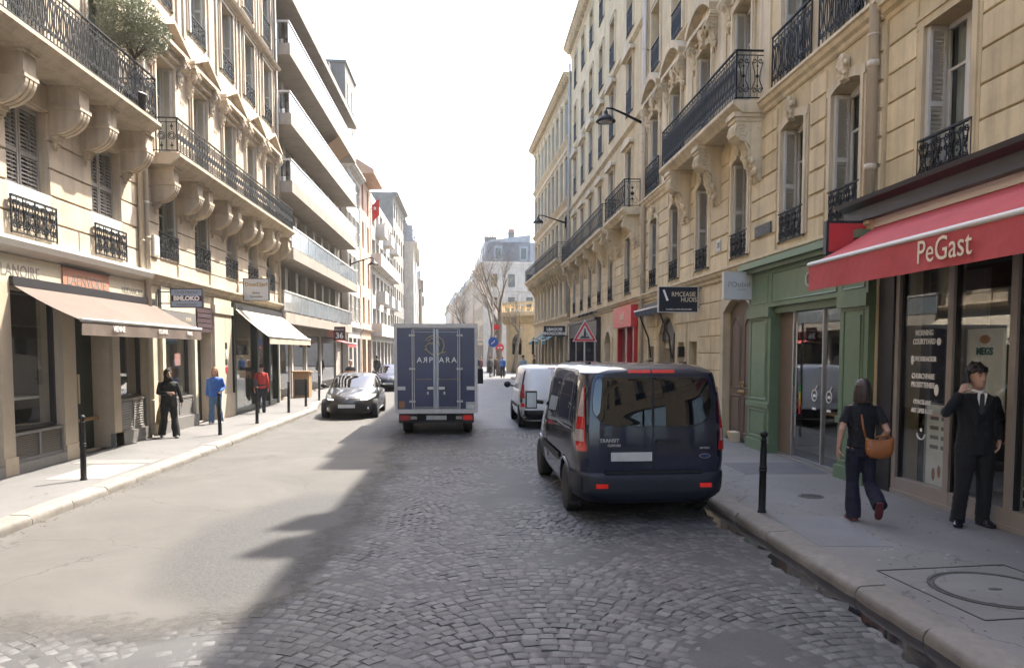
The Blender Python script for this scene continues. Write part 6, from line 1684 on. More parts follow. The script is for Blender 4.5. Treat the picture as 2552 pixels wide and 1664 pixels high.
for s in (1, -1):
    d = MB(); rows = dense([(.69, -.82, -.006), (.9, -.82, -.006), (1.2, -.815, -.006), (1.5, -.80, -.006), (1.80, -.765, -.006), (1.89, -.72, -.006)], 2)
    dm = VB.patch_rear([(z, a * s, b * s) for z, a, b in rows], .006)
    do = part('rear_door', dm, NAVY, van, True)
    part('pane', VB.patch_rear([(z, a * s, b * s) for z, a, b in win], .011), CARGLASS2, do, True)
    ed = [(a * s, VB.rear(a, z) - .012, z) for z, a, b in win] + [(b * s, VB.rear(b, z) - .012, z) for z, a, b in win[::-1]]
    part('window_seal', strip(ed + ed[:1], .006), BLACKPL, do)
    ed = [(a * s, VB.rear(a, z) - .006, z) for z, a, b in rows]
    part('door_gap', strip(ed + [(-.006 * s, VB.rear(0, 1.89) - .006, 1.892)], .006), BLACKPL, do)
    hg = MB(); hg.box(.0, .0, 0, 0, 0, 0)
    hi = VB.patch_rear([(z, -.30 * s, -.012 * s) for z in (1.90, 1.92, 1.94)], .008); part('high_brake_light', hi, TAILRED, van, True)
    # tall corner lamp: clear, red bands
    side = (lambda a: a) if s < 0 else (lambda a: 180 - a)
    def lampat(z0, z1, a0, a1, b0, b1, m_, off=.012):
        rw = dense([(z0, 180 + a0 if s > 0 else 360 - a0, 180 + a1 if s > 0 else 360 - a1), (z1, 180 + b0 if s > 0 else 360 - b0, 180 + b1 if s > 0 else 360 - b1)], 5)
        return part('tail_lamp', VB.patch_ring(rw, off), m_, van, True)
    lampat(.93, 1.05, 44, 68, 36, 68, TAILRED); lampat(1.05, 1.20, 36, 66, 34, 64, TAILCLR, .013); lampat(1.20, 1.36, 34, 64, 38, 60, TAILRED); lampat(1.36, 1.72, 38, 58, 46, 52, TAILCLR, .013)
    lampat(.935, 1.73, 67, 71, 51, 54, TAILRED, .014)
    rf = MB(); rf.box(-.075, .075, -.012, .03, -.026, .026); part('reflector', rf, RED_GLOW, van, loc=(s * .66, VB.rear(.66, .50) - .022, .50))  # not a lamp: the reflector is given a faint added glow
    mf = MB(); mf.prism([(.75, .08), (.72, .50), (.68, .50), (.68, .08)], s * .80, s * .95, 'x'); part('mud_flap', mf, BLACKPL, van, loc=(0, 0, .06))
part('door_gap', strip([(0, VB.rear(0, z) - .011, z) for z in (.69, .9, 1.1, 1.22, 1.5, 1.8, 1.89)], .0075), BLACKPL, van)
for s in (-1, 1):
    for z in (.80, 1.22, 1.62):
        q = MB(); q.box(-.02, .02, -.012, .01, -.04, .04); part('door_hinge', q, NAVY, van, loc=(s * .835, VB.rear(.835, z) - .004, z))
part('crease_line', strip([(x, VB.rear(x, 1.0) - .008, 1.0) for x in (-.78, -.5, -.25, 0, .25, .5, .78)], .004), NAVY, van)
# bumper wraps the rear
br = dense([(.26, -.82, .82), (.34, -.90, .90), (.45, -.925, .925), (.60, -.935, .935), (.655, -.935, .935)], 3)
part('rear_bumper', VB.patch_rear(br, .018, 26), DARKPL, van, True)
for s in (-1, 1): part('bumper_corner', VB.patch_side(dense([(.30, .12, .62), (.45, .10, .62), (.60, .09, .62), (.65, .09, .62)], 2), .012, s), DARKPL, van, True)
stp = MB(); stp.box(-.62, .62, -.012, .1, 0, .025); part('bumper_step', stp, BLACKPL, van, loc=(0, .0, .655))
q = MB(); q.box(-.26, .26, -.012, 0, -.055, .055); part('number_plate', q, PLATE, van, loc=(-.28, VB.rear(.28, .86) - .012, .86))
q = MB(); q.box(-.34, .34, -.008, .01, -.09, .09); part('plate_recess', q, NAVY, van, loc=(-.28, VB.rear(.28, .86) - .006, .86))
q = MB(); q.box(-.15, .15, -.03, 0, -.02, .02); q.box(-.15, .15, -.035, -.03, -.012, .012); part('door_handle', q, BLACKPL, van, loc=(.18, VB.rear(.18, 1.05) - .008, 1.05))
q = MB(); q.ell([((0, 0, -.004), .07, .03), ((0, 0, .004), .07, .03)], 20); part('oval_badge', q, STEEL, van, loc=(.66, VB.rear(.66, .84) - .014, .86), rot=(R(90), 0, 0))
q = MB(); q.ell([((0, 0, -.004), .062, .024), ((0, 0, .006), .062, .024)], 20); part('badge_field', q, mat('badge_blue', (.01, .03, .10), .3), van, loc=(.66, VB.rear(.66, .84) - .014, .86), rot=(R(90), 0, 0))
for tx, sz, x, z in (('TRANSIT', .062, -.56, 1.06), ('CUSTOM', .04, -.50, 1.0), ('300 TDCI', .03, .66, .96)): ob('lettering', text_mesh(tx, sz, STEEL, ext=.003, bold=.002), van, (x, VB.rear(x, z) - .0125, z), CAMROT)
for s in (-1, 1):
    wr = dense([(1.24, .42, 1.62), (1.30, .38, 1.65), (1.5, .40, 1.62), (1.72, .44, 1.55), (1.77, .5, 1.5)], 2)
    part('side_window', VB.patch_side(wr, .006, s), CARGLASS2, van, True)
    part('side_window', VB.patch_side([(z, 1.75, 2.75) for z in (1.24, 1.35, 1.5, 1.6, 1.77)], .006, s), CARGLASS2, van, True)
    part('front_side_window', VB.patch_side(dense([(1.26, 2.85, 3.85), (1.5, 2.85, 3.60), (1.70, 2.85, 3.25)], 3), .006, s), CARGLASS2, van, True)
    part('rub_strip', VB.patch_side([(.62, 1.42, 3.42), (.64, 1.4, 3.44), (.72, 1.4, 3.44), (.74, 1.42, 3.42)], .022, s), DARKPL, van, True)
    part('door_gap', strip([(s * (VB.half(2.8, z) + .003), 2.8, z) for z in (.5, .8, 1.1, 1.3, 1.5, 1.84)], .005), BLACKPL, van)
    part('slide_rail', strip([(s * (VB.half(y, 1.16) + .004), y, 1.16) for y in (.35, .8, 1.3, 1.7)], .010), BLACKPL, van)
    arch = MB()
    for y in (.98, 3.9):
        pts = [(s * (VB.half(y + .42 * math.cos(R(a)), max(.36, .31 + .42 * math.sin(R(a)))) + .004), y + .42 * math.cos(R(a)), .31 + .42 * math.sin(R(a))) for a in range(5, 176, 10)]
        arch.tube(pts, .022, 6)
    part('wheel_arch_lip', arch, NAVY, van, True)
    q = MB(); q.tube([(s * .94, 3.62, 1.30), (s * 1.05, 3.60, 1.32)], .035, 8); q.loft([[(s * (1.05 + dx), 3.60 + dy, 1.20 + .30 * k) for dx, dy in ((0, -.05), (.2 - .02 * k, -.05), (.19, .08), (.02, .09))] for k in (0, .1, .9, 1)]); mo = part('wing_mirror', q, BLACKPL, van, 30)
    q = MB(); q.box(s * 1.065, s * 1.225, 3.545, 3.549, 1.22, 1.47); part('mirror_glass', q, STEEL, mo)
    q = MB(); q.box(-.004, .004, -.03, .03, -.015, .015); part('side_marker', q, mat('amber_lens', (.6, .2, .02), .3), van, loc=(s * (VB.half(3.2, .98) + .004), 3.2, .98))
part('windscreen', VB.patch_rear(dense([(1.30, -.80, .80), (1.5, -.76, .76), (1.72, -.70, .70)], 4), .006, 16, True), CARGLASS2, van, True)
q = MB()
for s in (-1, 1):
    for y in (1.0, 2.7): q.box(s * .66 - .02, s * .66 + .02, y - .12, y + .12, 2.0, 2.03)
part('roof_mount', q, BLACKPL, van)
q = MB(); q.box(-.6, .6, .3, 3.9, .22, .3); part('underbody', q, BLACKPL, van)
# ---- white delivery van
WB = Body([(.22, .80, .12, 4.1, 6, 4), (.34, .88, .03, 4.18, 7, 4), (.5, .90, .0, 4.21, 7, 4), (.62, .905, .01, 4.21, 7, 4), (.85, .91, .03, 4.14, 7, 3.4), (1.0, .905, .05, 3.95, 7, 3.2), (1.08, .895, .07, 3.45, 7, 3.2), (1.25, .87, .12, 3.22, 7, 3.4), (1.5, .82, .20, 2.95, 7, 3.6), (1.66, .78, .27, 2.72, 7, 4), (1.73, .73, .34, 2.55, 6, 4), (1.765, .64, .45, 2.35, 5, 4), (1.78, .45, .7, 2.0, 4, 4)], 1.9)
wv = thing('delivery_van', 'small white delivery van ahead of the navy van', 'van', (2.33, 20.75, 0), R(1.2))
car_body(wv, WB, WHITEVAN, (.78, 3.4), .36, 72)
for y in (.78, 3.4):
    for s in (-1, 1): wheel(wv, s * .80, y, .315, .19, sg=s)
part('rear_door', WB.patch_rear(dense([(.55, -.68, -.0), (.9, -.69, 0), (1.3, -.68, 0), (1.6, -.62, 0), (1.66, -.58, 0)], 2), .008), WHITEVAN, wv, True)
part('rear_door', WB.patch_rear(dense([(.55, .0, .68), (.9, .01, .69), (1.3, .01, .68), (1.6, .01, .62), (1.66, .01, .58)], 2), .008), WHITEVAN, wv, True)
part('door_gap', strip([(.003, WB.rear(0, z) - .010, z) for z in (.55, .9, 1.3, 1.66)], .006), BLACKPL, wv)
part('rear_bumper', WB.patch_rear(dense([(.26, -.74, .74), (.4, -.85, .85), (.53, -.86, .86)], 3), .016, 20), BLACKPL, wv, True)
for s in (-1, 1):
    for z0, z1, a0, a1, b0, b1, m_ in ((.62, .72, 36, 56, 36, 56, RED_GLOW), (.74, 1.62, 30, 44, 38, 46, BLACKPL), (.86, 1.24, 28, 58, 36, 50, TAILRED)):
        rw = dense([(z0, 180 + a0 if s > 0 else 360 - a0, 180 + a1 if s > 0 else 360 - a1), (z1, 180 + b0 if s > 0 else 360 - b0, 180 + b1 if s > 0 else 360 - b1)], 4)
        part('tail_lamp' if m_ is not BLACKPL else 'corner_trim', WB.patch_ring(rw, .012 if m_ is not BLACKPL else .008), m_, wv, True)
    q = MB(); q.tube([(s * .86, 2.95, 1.08), (s * .97, 2.93, 1.1)], .03, 6); q.ball((s * 1.05, 2.93, 1.13), .11, .06, .10, 10, 8); part('wing_mirror', q, BLACKPL, wv, True)
    part('side_window', WB.patch_side([(z, 2.1, 2.9 - (z - 1.1) * .5) for z in (1.12, 1.3, 1.5, 1.6)], .006, s), CARGLASS2, wv, True)
    part('rub_strip', WB.patch_side([(.55, 1.2, 3.0), (.62, 1.2, 3.0)], .014, s), BLACKPL, wv, True)
q = MB(); q.box(-.26, .26, -.012, 0, -.055, .055); part('number_plate', q, PLATE, wv, loc=(-.1, WB.rear(.1, .78) - .012, .78))
q = MB(); q.box(-.1, .1, -.012, 0, -.012, .012); part('high_brake_light', q, TAILRED, wv, loc=(0, WB.rear(0, 1.69) - .005, 1.69))
part('windscreen', WB.patch_rear(dense([(1.1, -.72, .72), (1.6, -.62, .62)], 5), .006, 12, True), CARGLASS2, wv, True)
# ---- box truck
tk = thing('box_truck', 'dark blue box truck driving away in the middle of the road', 'truck', (-.83, 19.3, 0))
bx0, bx1, bz0, bz1, bl = -1.06, 1.06, .62, 2.85, 4.1
q = MB(); q.box(bx0 + .02, bx1 - .02, .03, bl, bz0, bz1); part('cargo_box', q, mat('truck_side_panel', (.42, .42, .42), .4, var=.08), tk)
q = MB()
for s in (-1, 1): q.box(s * 1.06, s * .985, -.02, .07, bz0 - .02, bz1 + .02)
q.box(-.985, .985, -.018, .07, bz1 - .09, bz1 + .02); q.box(-.985, .985, -.025, .09, bz0 - .04, bz0 + .07); part('rear_frame', q, GALV, tk)
for s in (-1, 1):
    q = MB(); q.box(s * .985, s * .62, .005, .05, bz0 + .07, bz1 - .09); part('rear_panel', q, TRUCKBLUE, tk)
    q = MB(); q.box(s * .595, s * .03, -.012, .04, bz0 + .10, bz1 - .14); do = part('rear_door', q, TRUCKBLUE, tk)
    q = MB()
    for dx in (.60, .555): q.box(s * (dx + .008), s * (dx - .008), -.022, .0, bz0 + .09, bz1 - .13)
    q.box(s * .56, s * .04, -.02, 0, bz1 - .20, bz1 - .19); q.box(s * .56, s * .04, -.02, 0, bz0 + .12, bz0 + .13); part('door_trim', q, GALV, do)
    q = MB(); q.box(s * .022, s * .040, -.03, .0, bz0 + .08, bz1 - .1); q.box(s * .055, s * .066, -.03, 0, bz0 + .08, bz1 - .1); part('lock_bar', q, STEEL, do)
    for z in (bz0 + .27, bz0 + 1.1, bz1 - .28):
        q = MB(); q.box(s * .53, s * .68, -.04, -.012, z - .02, z + .02); q.ball((s * .55, -.03, z), .03, .015, .03, 8, 5); q.ball((s * .66, -.03, z), .025, .015, .035, 8, 5); part('hinge', q, GALV, do)
    q = MB(); q.box(s * .05, s * .26, -.03, -.012, bz0 + .56, bz0 + .66); part('latch_plate', q, BLACKPL, do)
    q = MB(); q.box(s * .06, s * .22, -.036, -.03, bz0 + .575, bz0 + .645); part('label_plate', q, PLATE, do)
    q = MB(); q.box(s * .19, s * .23, -.04, -.012, bz0 + .45, bz0 + .52); part('latch', q, GALV, do)
    q = MB(); q.box(s * .98, s * .78, .0, .006, bz0 + .56, bz0 + .65); part('reflective_strip', q, PLATE, tk)
    q = MB(); q.box(s * .96, s * .60, .12, .2, .36, .58); part('lamp_board', q, BLACKPL, tk)
    q = MB(); q.box(s * .92, s * .68, .10, .12, .40, .53); part('tail_lamp', q, RED_GLOW if s > 0 else TAILRED, tk)
    q = MB(); q.box(s * .66, s * .50, .11, .13, .42, .5); part('clear_lamp', q, TAILCLR, tk)
    wheel(tk, s * .80, 1.05, .335, .24, sg=s); wheel(tk, s * .85, 4.75, .335, .2, sg=s)
    q = MB(); q.tube([(s * 1.0, 5.2, 1.3), (s * 1.16, 5.15, 1.35)], .02, 6); q.box(s * 1.12, s * 1.30, 5.1, 5.2, 1.12, 1.6); part('wing_mirror', q, BLACKPL, tk)
q = MB(); q.box(-.96, .96, .12, .17, .33, .36); q.box(-.96, .96, .12, .17, .58, .61); q.box(-.9, .9, .3, 4.2, .35, .55); part('chassis', q, BLACKPL, tk)
q = MB(); q.box(-.26, .26, .09, .11, .41, .52); part('number_plate', q, PLATE, tk)
q = MB(); q.prism([(4.2, .4), (5.9, .4), (5.95, 1.1), (5.4, 2.0), (4.2, 2.1)], -.98, .98, 'x'); part('cab', q, mat('cab_white', (.45, .45, .46), .35, coat=.5), tk)
# painted logo and lettering
q = MB()
q.tube([(-.30, 0, .08), (-.24, 0, .17), (-.12, 0, .22), (.02, 0, .2), (.14, 0, .1), (.17, 0, -.05), (.12, 0, -.2), (0, 0, -.28), (-.14, 0, -.26), (-.26, 0, -.17), (-.30, 0, -.05), (-.22, 0, .02), (-.05, 0, .02), (.04, 0, .06)], .016, 4)
q.tube([(-.24, 0, .06), (-.16, 0, .15), (-.05, 0, .13), (.04, 0, .03), (.06, 0, -.05)], .012, 4); q.tube([(-.05, 0, -.27), (.1, 0, -.22), (.22, 0, -.2)], .013, 4); q.tube([(-.33, 0, -.14), (-.27, 0, -.13)], .02, 4)
part('gold_logo', q, GOLD, tk, loc=(.04, -.016, 2.35), label='gold looped animal-like logo')
for tx, x in (('A', -.42), ('P', -.13), ('A', .14), ('R', .30), ('A', .46)): ob('lettering', text_mesh(tx, .20, WHITEINK), tk, (x, -.016, 1.94), CAMROT)
o = ob('lettering', text_mesh('R', .20, WHITEINK), tk, (-.27, -.016, 1.94), CAMROT); o.scale = (-1, 1, 1)
for tx, x in (('Le bois du domaine', -.31), ('Route des Gourmandises', .31)): ob('lettering', text_mesh(tx, .052, GOLD), tk, (x, -.016, 1.46), CAMROT)
q = MB(); q.box(.76, .98, .0, .006, bz0 + .08, bz0 + .25); part('spec_plate', q, PLATE, tk); ob('lettering', text_mesh('AP 5382', .06, INK), tk, (.87, -.002, bz0 + .2), CAMROT)
q = MB(); q.box(-.95, -.80, .0, .006, bz0 + .10, bz0 + .28); part('orange_sticker', q, mat('orange_sticker', (.25, .12, .05), .5, var=.5, scale=30), tk)
# ---- black hatchback coming towards the camera
def hatch(root, mt, scale=1):
    H = Body([(.18, .78, .22, 4.18, 5, 3.6), (.26, .86, .10, 4.30, 5, 3.4), (.42, .885, .03, 4.36, 5, 3.2), (.58, .895, .02, 4.35, 5, 3), (.70, .895, .04, 4.26, 5, 2.8), (.80, .885, .07, 4.02, 5, 2.7), (.86, .865, .10, 3.72, 5, 2.8), (.92, .84, .14, 3.30, 5, 3), (.96, .82, .17, 3.05, 5, 3.2), (1.1, .77, .32, 2.72, 4.6, 3.6), (1.25, .70, .50, 2.36, 4.4, 4), (1.34, .64, .66, 2.10, 4.2, 4), (1.39, .56, .86, 1.9, 4, 4), (1.42, .42, 1.1, 1.7, 3.5, 3.5)], 1.75)
    car_body(root, H, mt, (.72, 3.42), .35, 80)
    for y in (.72, 3.42):
        for s in (-1, 1): wheel(root, s * .79, y, .318, .2, sg=s, spokes=10)
    part('windscreen', H.patch_rear(dense([(.975, -.70, .70), (1.1, -.67, .67), (1.25, -.60, .60), (1.33, -.53, .53)], 4), .006, 18, True), CARGLASS2, root, True)
    part('rear_window', H.patch_rear(dense([(1.0, -.62, .62), (1.3, -.5, .5)], 5), .006, 14), CARGLASS2, root, True)
    for s in (-1, 1):
        part('side_window', H.patch_side(dense([(.97, .85, 2.62), (1.1, .9, 2.38), (1.25, 1.0, 2.08), (1.32, 1.15, 1.9)], 3), .006, s), CARGLASS2, root, True)
        part('pillar', strip([(s * (H.half(1.75, z) + .008), 1.75, z) for z in (.97, 1.1, 1.25, 1.32)], .025), mt, root)
        part('headlight', H.patch_rear(dense([(.645, s * .50, s * .70), (.70, s * .50, s * .80), (.76, s * .56, s * .815), (.79, s * .66, s * .80)], 3), .010, 8, True), HEADL, root, True)
        part('daytime_light', H.patch_rear([(.63, s * .42, s * .60), (.645, s * .42, s * .66), (.665, s * .44, s * .68)], .016, 8, True), LITLAMP, root, True)
        q = MB(); q.tube([(s * .80, 2.66, .98), (s * .90, 2.66, 1.0)], .025, 6); q.ball((s * .97, 2.66, 1.02), .10, .06, .07, 10, 8); part('wing_mirror', q, BLACKPL, root, True)
        q = MB(); q.lathe([(.03, 0), (.04, .01), (.0, .012)], 10, (s * .62, H.front(.62, .36), .36), 'y'); part('fog_lamp', q, HEADL, root, True)
        part('door_gap', strip([(s * (H.half(y, z) + .002), y, z) for y, z in ((2.62, .3), (2.62, .6), (2.64, .93))], .005), BLACKPL, root)
        part('door_gap', strip([(s * (H.half(y, z) + .002), y, z) for y, z in ((1.72, .3), (1.72, .6), (1.74, .95))], .005), BLACKPL, root)
    part('grille', H.patch_rear(dense([(.24, -.48, .48), (.36, -.55, .55), (.5, -.50, .50)], 3), .008, 14, True), BLACKPL, root, True)
    part('nose_panel', H.patch_rear(dense([(.62, -.44, .44), (.66, -.46, .46), (.69, -.46, .46)], 2), .008, 14, True), BLACKPL, root, True)
    q = MB(); q.box(-.26, .26, 0, .012, -.055, .055); part('number_plate', q, PLATE, root, loc=(0, H.front(0, .45) + .006, .45))
    q = MB(); q.lathe([(.05, 0), (.05, .012), (0, .016)], 16, (0, H.front(0, .655) + .006, .655), 'y'); part('badge', q, STEEL, root, True)
    part('bonnet_gap', strip([(x, H.front(x, .725) + .002, .725) for x in [-.72 + .06 * i for i in range(25)]], .005), BLACKPL, root)
    part('sill', strip([(.885 * 1, 1.2, .27), (.885, 2.95, .27)], .014), STEEL, root); part('sill', strip([(-.885, 1.2, .27), (-.885, 2.95, .27)], .014), STEEL, root)
    return H
bc = thing('oncoming_car', 'black hatchback with lit headlights coming towards the camera on the left', 'car', (-3.93, 28.1, 0), R(180 + 1.5))
hatch(bc, CARBLK)
b2 = thing('queued_car', 'dark blue car behind the black hatchback, half hidden by the truck', 'car', (-4.25, 44.5, 0), R(180))
hatch(b2, BLUECAR)
# ---------------------------------------------------------------- people (own frame: facing +y, person's right = +x, sized for 1.75 m then scaled)
HAIRBR = mat('brown_hair', (.035, .02, .014), .5, var=.35, scale=25, stretch=(1, 1, .15))
HAIRBK = mat('black_hair', (.012, .010, .010), .55, var=.4, scale=30)
HAIRGI = mat('ginger_hair', (.22, .09, .035), .55, var=.35, scale=25, stretch=(1, 1, .2))
HAIRGR = mat('grey_hair', (.3, .28, .26), .6, var=.3, scale=25)
EYEM = mat('eye_dark', (.02, .015, .012), .2)
def cloth(name, c, r=.85): return mat(name, c, r, var=.22, scale=9, bump=.35, bscale=22)
def remesh(mb, voxel, name, m, parent, smooth=3, label=None):
    me = modmesh(mb, m, [('REMESH', dict(mode='VOXEL', voxel_size=voxel)), ('SMOOTH', dict(factor=.5, iterations=smooth))], name)
    if name in ('top', 'trousers'):      # folds of cloth
        sx = rnd.uniform(0, 50); nrm = [v.normal.copy() for v in me.vertices]; out = []
        for v, nv in zip(me.vertices, nrm):
            c = v.co; w = noise.noise(Vector((c.x * 9 + sx, c.y * 9, c.z * 5 + c.x * 7))) + .6 * noise.noise(Vector((c.x * 16, c.y * 16 + sx, c.z * 22 + c.y * 12)))
            out += list(c + nv * (.0085 * w))
        me.vertices.foreach_set('co', out)
        me.update()
    return ob(name, me, parent)
def head_mb(yaw=0, pitch=0):
    mb = MB()
    S = [(-.005, .038, .036, .040), (.015, .052, .060, .030), (.045, .063, .080, .016), (.085, .072, .093, .006), (.120, .0765, .098, .002), (.155, .0765, .099, .0), (.190, .068, .088, -.004), (.215, .050, .066, -.006), (.232, .022, .03, -.006)]
    mb.ell([((0, cy, z), rx, ry) for z, rx, ry, cy in S], 18)
    mb.tube([(0, .098, .135), (0, .112, .10), (0, .120, .086)], [.010, .013, .016], 8); mb.ball((0, .108, .082), .017, .014, .010, 8, 6)
    mb.ball((0, .090, .052), .026, .012, .008, 8, 6); mb.ball((0, .090, .043), .022, .012, .008, 8, 6)
    mb.tube([(-.05, .082, .146), (0, .096, .143), (.05, .082, .146)], .010, 6)
    for s in (-1, 1): mb.ball((s * .077, -.005, .112), .012, .024, .033, 8, 6)
    M = Matrix.Rotation(R(yaw), 4, 'Z') @ Matrix.Rotation(R(pitch), 4, 'X')
    return mb, M
def hand_mb(mb, wrist, d, nrm, side, curl=.5, sc_=1.0):
    """palm and five fingers; d = finger direction, nrm = back-of-hand normal, side = towards the thumb"""
    w = Vector(wrist); d = Vector(d).normalized(); n = Vector(nrm); n = (n - d * n.dot(d)).normalized(); t = d.cross(n) * side
    s = .98 * sc_
    P = lambda a, b, c: w + d * (a * s) + t * (b * s) + n * (c * s)
    mb.loft([[P(a, hw * math.cos(q) + off, th * math.sin(q)) for q in [2 * math.pi * k / 10 for k in range(10)]] for a, hw, th, off in ((-.02, .026, .021, 0), (.0, .028, .020, 0), (.035, .037, .018, .003), (.075, .040, .015, .002), (.092, .037, .011, .002))])
    for i, (b, L_) in enumerate(((.030, .072), (.011, .080), (-.009, .076), (-.028, .060))):
        c0 = curl * (.8 + .12 * i); a0 = .085
        p0 = P(a0, b, 0); dirs = []; p = p0; pts = [P(.06, b, 0), p0]; ang = 0
        for k, f in enumerate((.46, .30, .24)):
            ang += c0 * (.5, .7, .5)[k]
            p = p + (d * math.cos(ang) - n * math.sin(ang)) * (L_ * f * s); pts.append(p)
        mb.tube(pts, [.0095 * s, .0095 * s, .0088 * s, .0082 * s, .0065 * s], 8)
    mb.tube([P(.015, .022, -.004), P(.045, .050, -.012), P(.068, .060, -.022 - .02 * curl), P(.09, .058, -.034 - .03 * curl)], [.013 * s, .0115 * s, .010 * s, .0075 * s], 8)
def person(label, loc, rz, H, legs, arms, top, bottom, shoe, hair, skin=None, hairst='short', sleeve='long', jlen=.86, flare=1.0, voxel=.012, head=(0, 0), build=1.0, group=None, lean=0, hood=None, curl=.5, loose=1.0, far=False):
    skin = skin or SKIN
    t = thing('person', label, 'person', loc, rz, group); k = H / 1.75; t.scale = (k, k, k)
    ln = lambda p: (p[0], p[1] + lean * max(0, p[2] - .95), p[2])
    # --- skin
    b = MB(); tw = build
    b.ell([(ln((0, .0, z)), rx * tw, ry * tw) for z, rx, ry in ((.86, .13, .09), (.95, .155, .10), (1.06, .13, .09), (1.2, .145, .10), (1.34, .165, .105), (1.42, .15, .085), (1.47, .07, .06))])
    b.tube([ln((0, -.012, 1.42)), ln((0, -.004, 1.50)), ln((0, .01, 1.58))], [.06, .052, .052], 12)
    hm, M = head_mb(*head); off = Vector(ln((0, .012, 1.525))); b.add([tuple(M @ Vector(p) + off) for p in hm.v], hm.f)
    for s in ('R', 'L'):
        sg = 1 if s == 'R' else -1
        hp = (sg * .085, 0, .92); kn, an, tdir = legs[s]
        b.tube([hp, ((hp[0] + kn[0]) / 2, (hp[1] + kn[1]) / 2 + .01, (hp[2] + kn[2]) / 2), kn, ((kn[0] * .6 + an[0] * .4), (kn[1] * .6 + an[1] * .4) - .01, kn[2] * .6 + an[2] * .4), an], [.085, .073, .055, .050, .034], 10)
        b.tube([an, (an[0] + tdir[0] * .1, an[1] + tdir[1] * .1, max(.03, an[2] - .05 + tdir[2] * .1))], [.03, .02], 8)
        sh = ln((sg * .170 * tw, -.005, 1.40)); el, wr, hd, nr = arms[s]
        b.tube([(sh[0] * .7, sh[1], sh[2] - .0), sh, ((sh[0] + el[0]) / 2, (sh[1] + el[1]) / 2, (sh[2] + el[2]) / 2), el, ((el[0] + wr[0]) / 2, (el[1] + wr[1]) / 2, (el[2] + wr[2]) / 2), wr], [.05, .052, .045, .038, .035, .025], 10)
        hand_mb(b, wr, hd, nr, sg if not far else sg, curl)
    body = remesh(b, voxel * .62 if not far else voxel, 'body', skin, t, 2)
    if not far:
        e = MB()
        for s in (-1, 1): e.add([tuple(M @ Vector(p) + off) for p in MB().ball((s * .031, .086, .124), .011, .008, .007, 8, 6).v], MB().ball((0, 0, 0), .01, .01, .01, 8, 6).f)
        part('eyes', e, EYEM, t, True)
        e = MB()
        for s in (-1, 1): e.tube([tuple(M @ Vector((s * .018, .097, .147)) + off), tuple(M @ Vector((s * .035, .095, .152)) + off), tuple(M @ Vector((s * .055, .083, .147)) + off)], .0045, 5)
        part('eyebrows', e, hair, t, True)
    # --- trousers
    q = MB(); q.ell([((0, 0, z), rx * tw, ry * tw) for z, rx, ry in ((.80, .15, .105), (.88, .172, .118), (.95, .172, .118), (1.04, .155, .108))])
    for s in ('R', 'L'):
        sg = 1 if s == 'R' else -1; hp = (sg * .085, 0, .90); kn, an, tdir = legs[s]; a2 = (an[0], an[1], an[2]) 
        q.tube([hp, ((hp[0] + kn[0]) / 2, (hp[1] + kn[1]) / 2 + .008, (hp[2] + kn[2]) / 2), kn, ((kn[0] + an[0]) / 2, (kn[1] + an[1]) / 2, (kn[2] + an[2]) / 2), (a2[0], a2[1], a2[2] + .0), (a2[0] + (a2[0] - kn[0]) * .12, a2[1] + (a2[1] - kn[1]) * .12, a2[2] + (a2[2] - kn[2]) * .12)], [.102 * loose, .09 * loose, .072 * loose, .068 * flare * loose, .066 * flare * loose, .068 * flare * loose], 12)
    remesh(q, voxel, 'trousers', bottom, t, 2)
    # --- shoes
    for s in ('R', 'L'):
        kn, an, tdir = legs[s]; q = MB(); d = Vector(tdir).normalized(); sd_ = Vector((0, 0, 1)) - d * d.z; sd_.normalize(); x_ = d.cross(sd_)
        base = Vector(an) - sd_ * .045
        secs = []
        for a, hw, h0, h1 in ((-.075, .026, -.028, .07), (-.06, .040, -.035, .095), (.0, .044, -.035, .095), (.07, .046, -.035, .045), (.13, .045, -.035, .012), (.175, .03, -.034, -.004), (.19, .012, -.03, -.016)):
            c = base + d * a; secs.append([c + x_ * hw * cx + sd_ * (h0 if cz < 0 else h1) * (1 if abs(cz) > .5 else 0) for cx, cz in ((-1, -1), (1, -1), (1.0, 0), (.6, 1), (-.6, 1), (-1, 0))])
        q.loft(secs); part('shoe', q, shoe, t, 50)
    # --- top
    q = MB(); z0 = jlen
    prof = [(z, rx, ry) for z, rx, ry in ((z0, .180 * (1 + .05 * (1 - z0)), .128), ((z0 + 1.0) / 2, .172, .122), (1.06, .158, .112), (1.2, .17, .12), (1.34, .19, .122), (1.42, .172, .10), (1.465, .09, .075)) if True]
    q.ell([(ln((0, 0, z)), rx * tw * (1 if z > 1.1 else loose ** .5), ry * tw * (1 if z > 1.1 else loose ** .5)) for z, rx, ry in prof], 18)
    for s in ('R', 'L'):
        sg = 1 if s == 'R' else -1; sh = ln((sg * .172 * tw, -.005, 1.398)); el, wr, hd, nr = arms[s]
        mid = tuple((sh[i] + el[i]) / 2 for i in range(3)); fm_ = tuple((el[i] + wr[i]) / 2 for i in range(3))
        if sleeve == 'long': q.tube([(sh[0] * .6, sh[1], sh[2] - .01), sh, mid, el, fm_, tuple(el[i] + (wr[i] - el[i]) * .97 for i in range(3))], [.060, .062, .058, .054, .049, .043], 12)
        else: q.tube([(sh[0] * .6, sh[1], sh[2] - .01), sh, tuple(sh[i] + (el[i] - sh[i]) * .7 for i in range(3))], [.060, .062, .070], 12)
    remesh(q, voxel, 'top', top, t, 2)
    # --- hair
    q = MB(); P = lambda p: tuple(M @ Vector(p) + off); rr = random.Random(int(H * 1000))
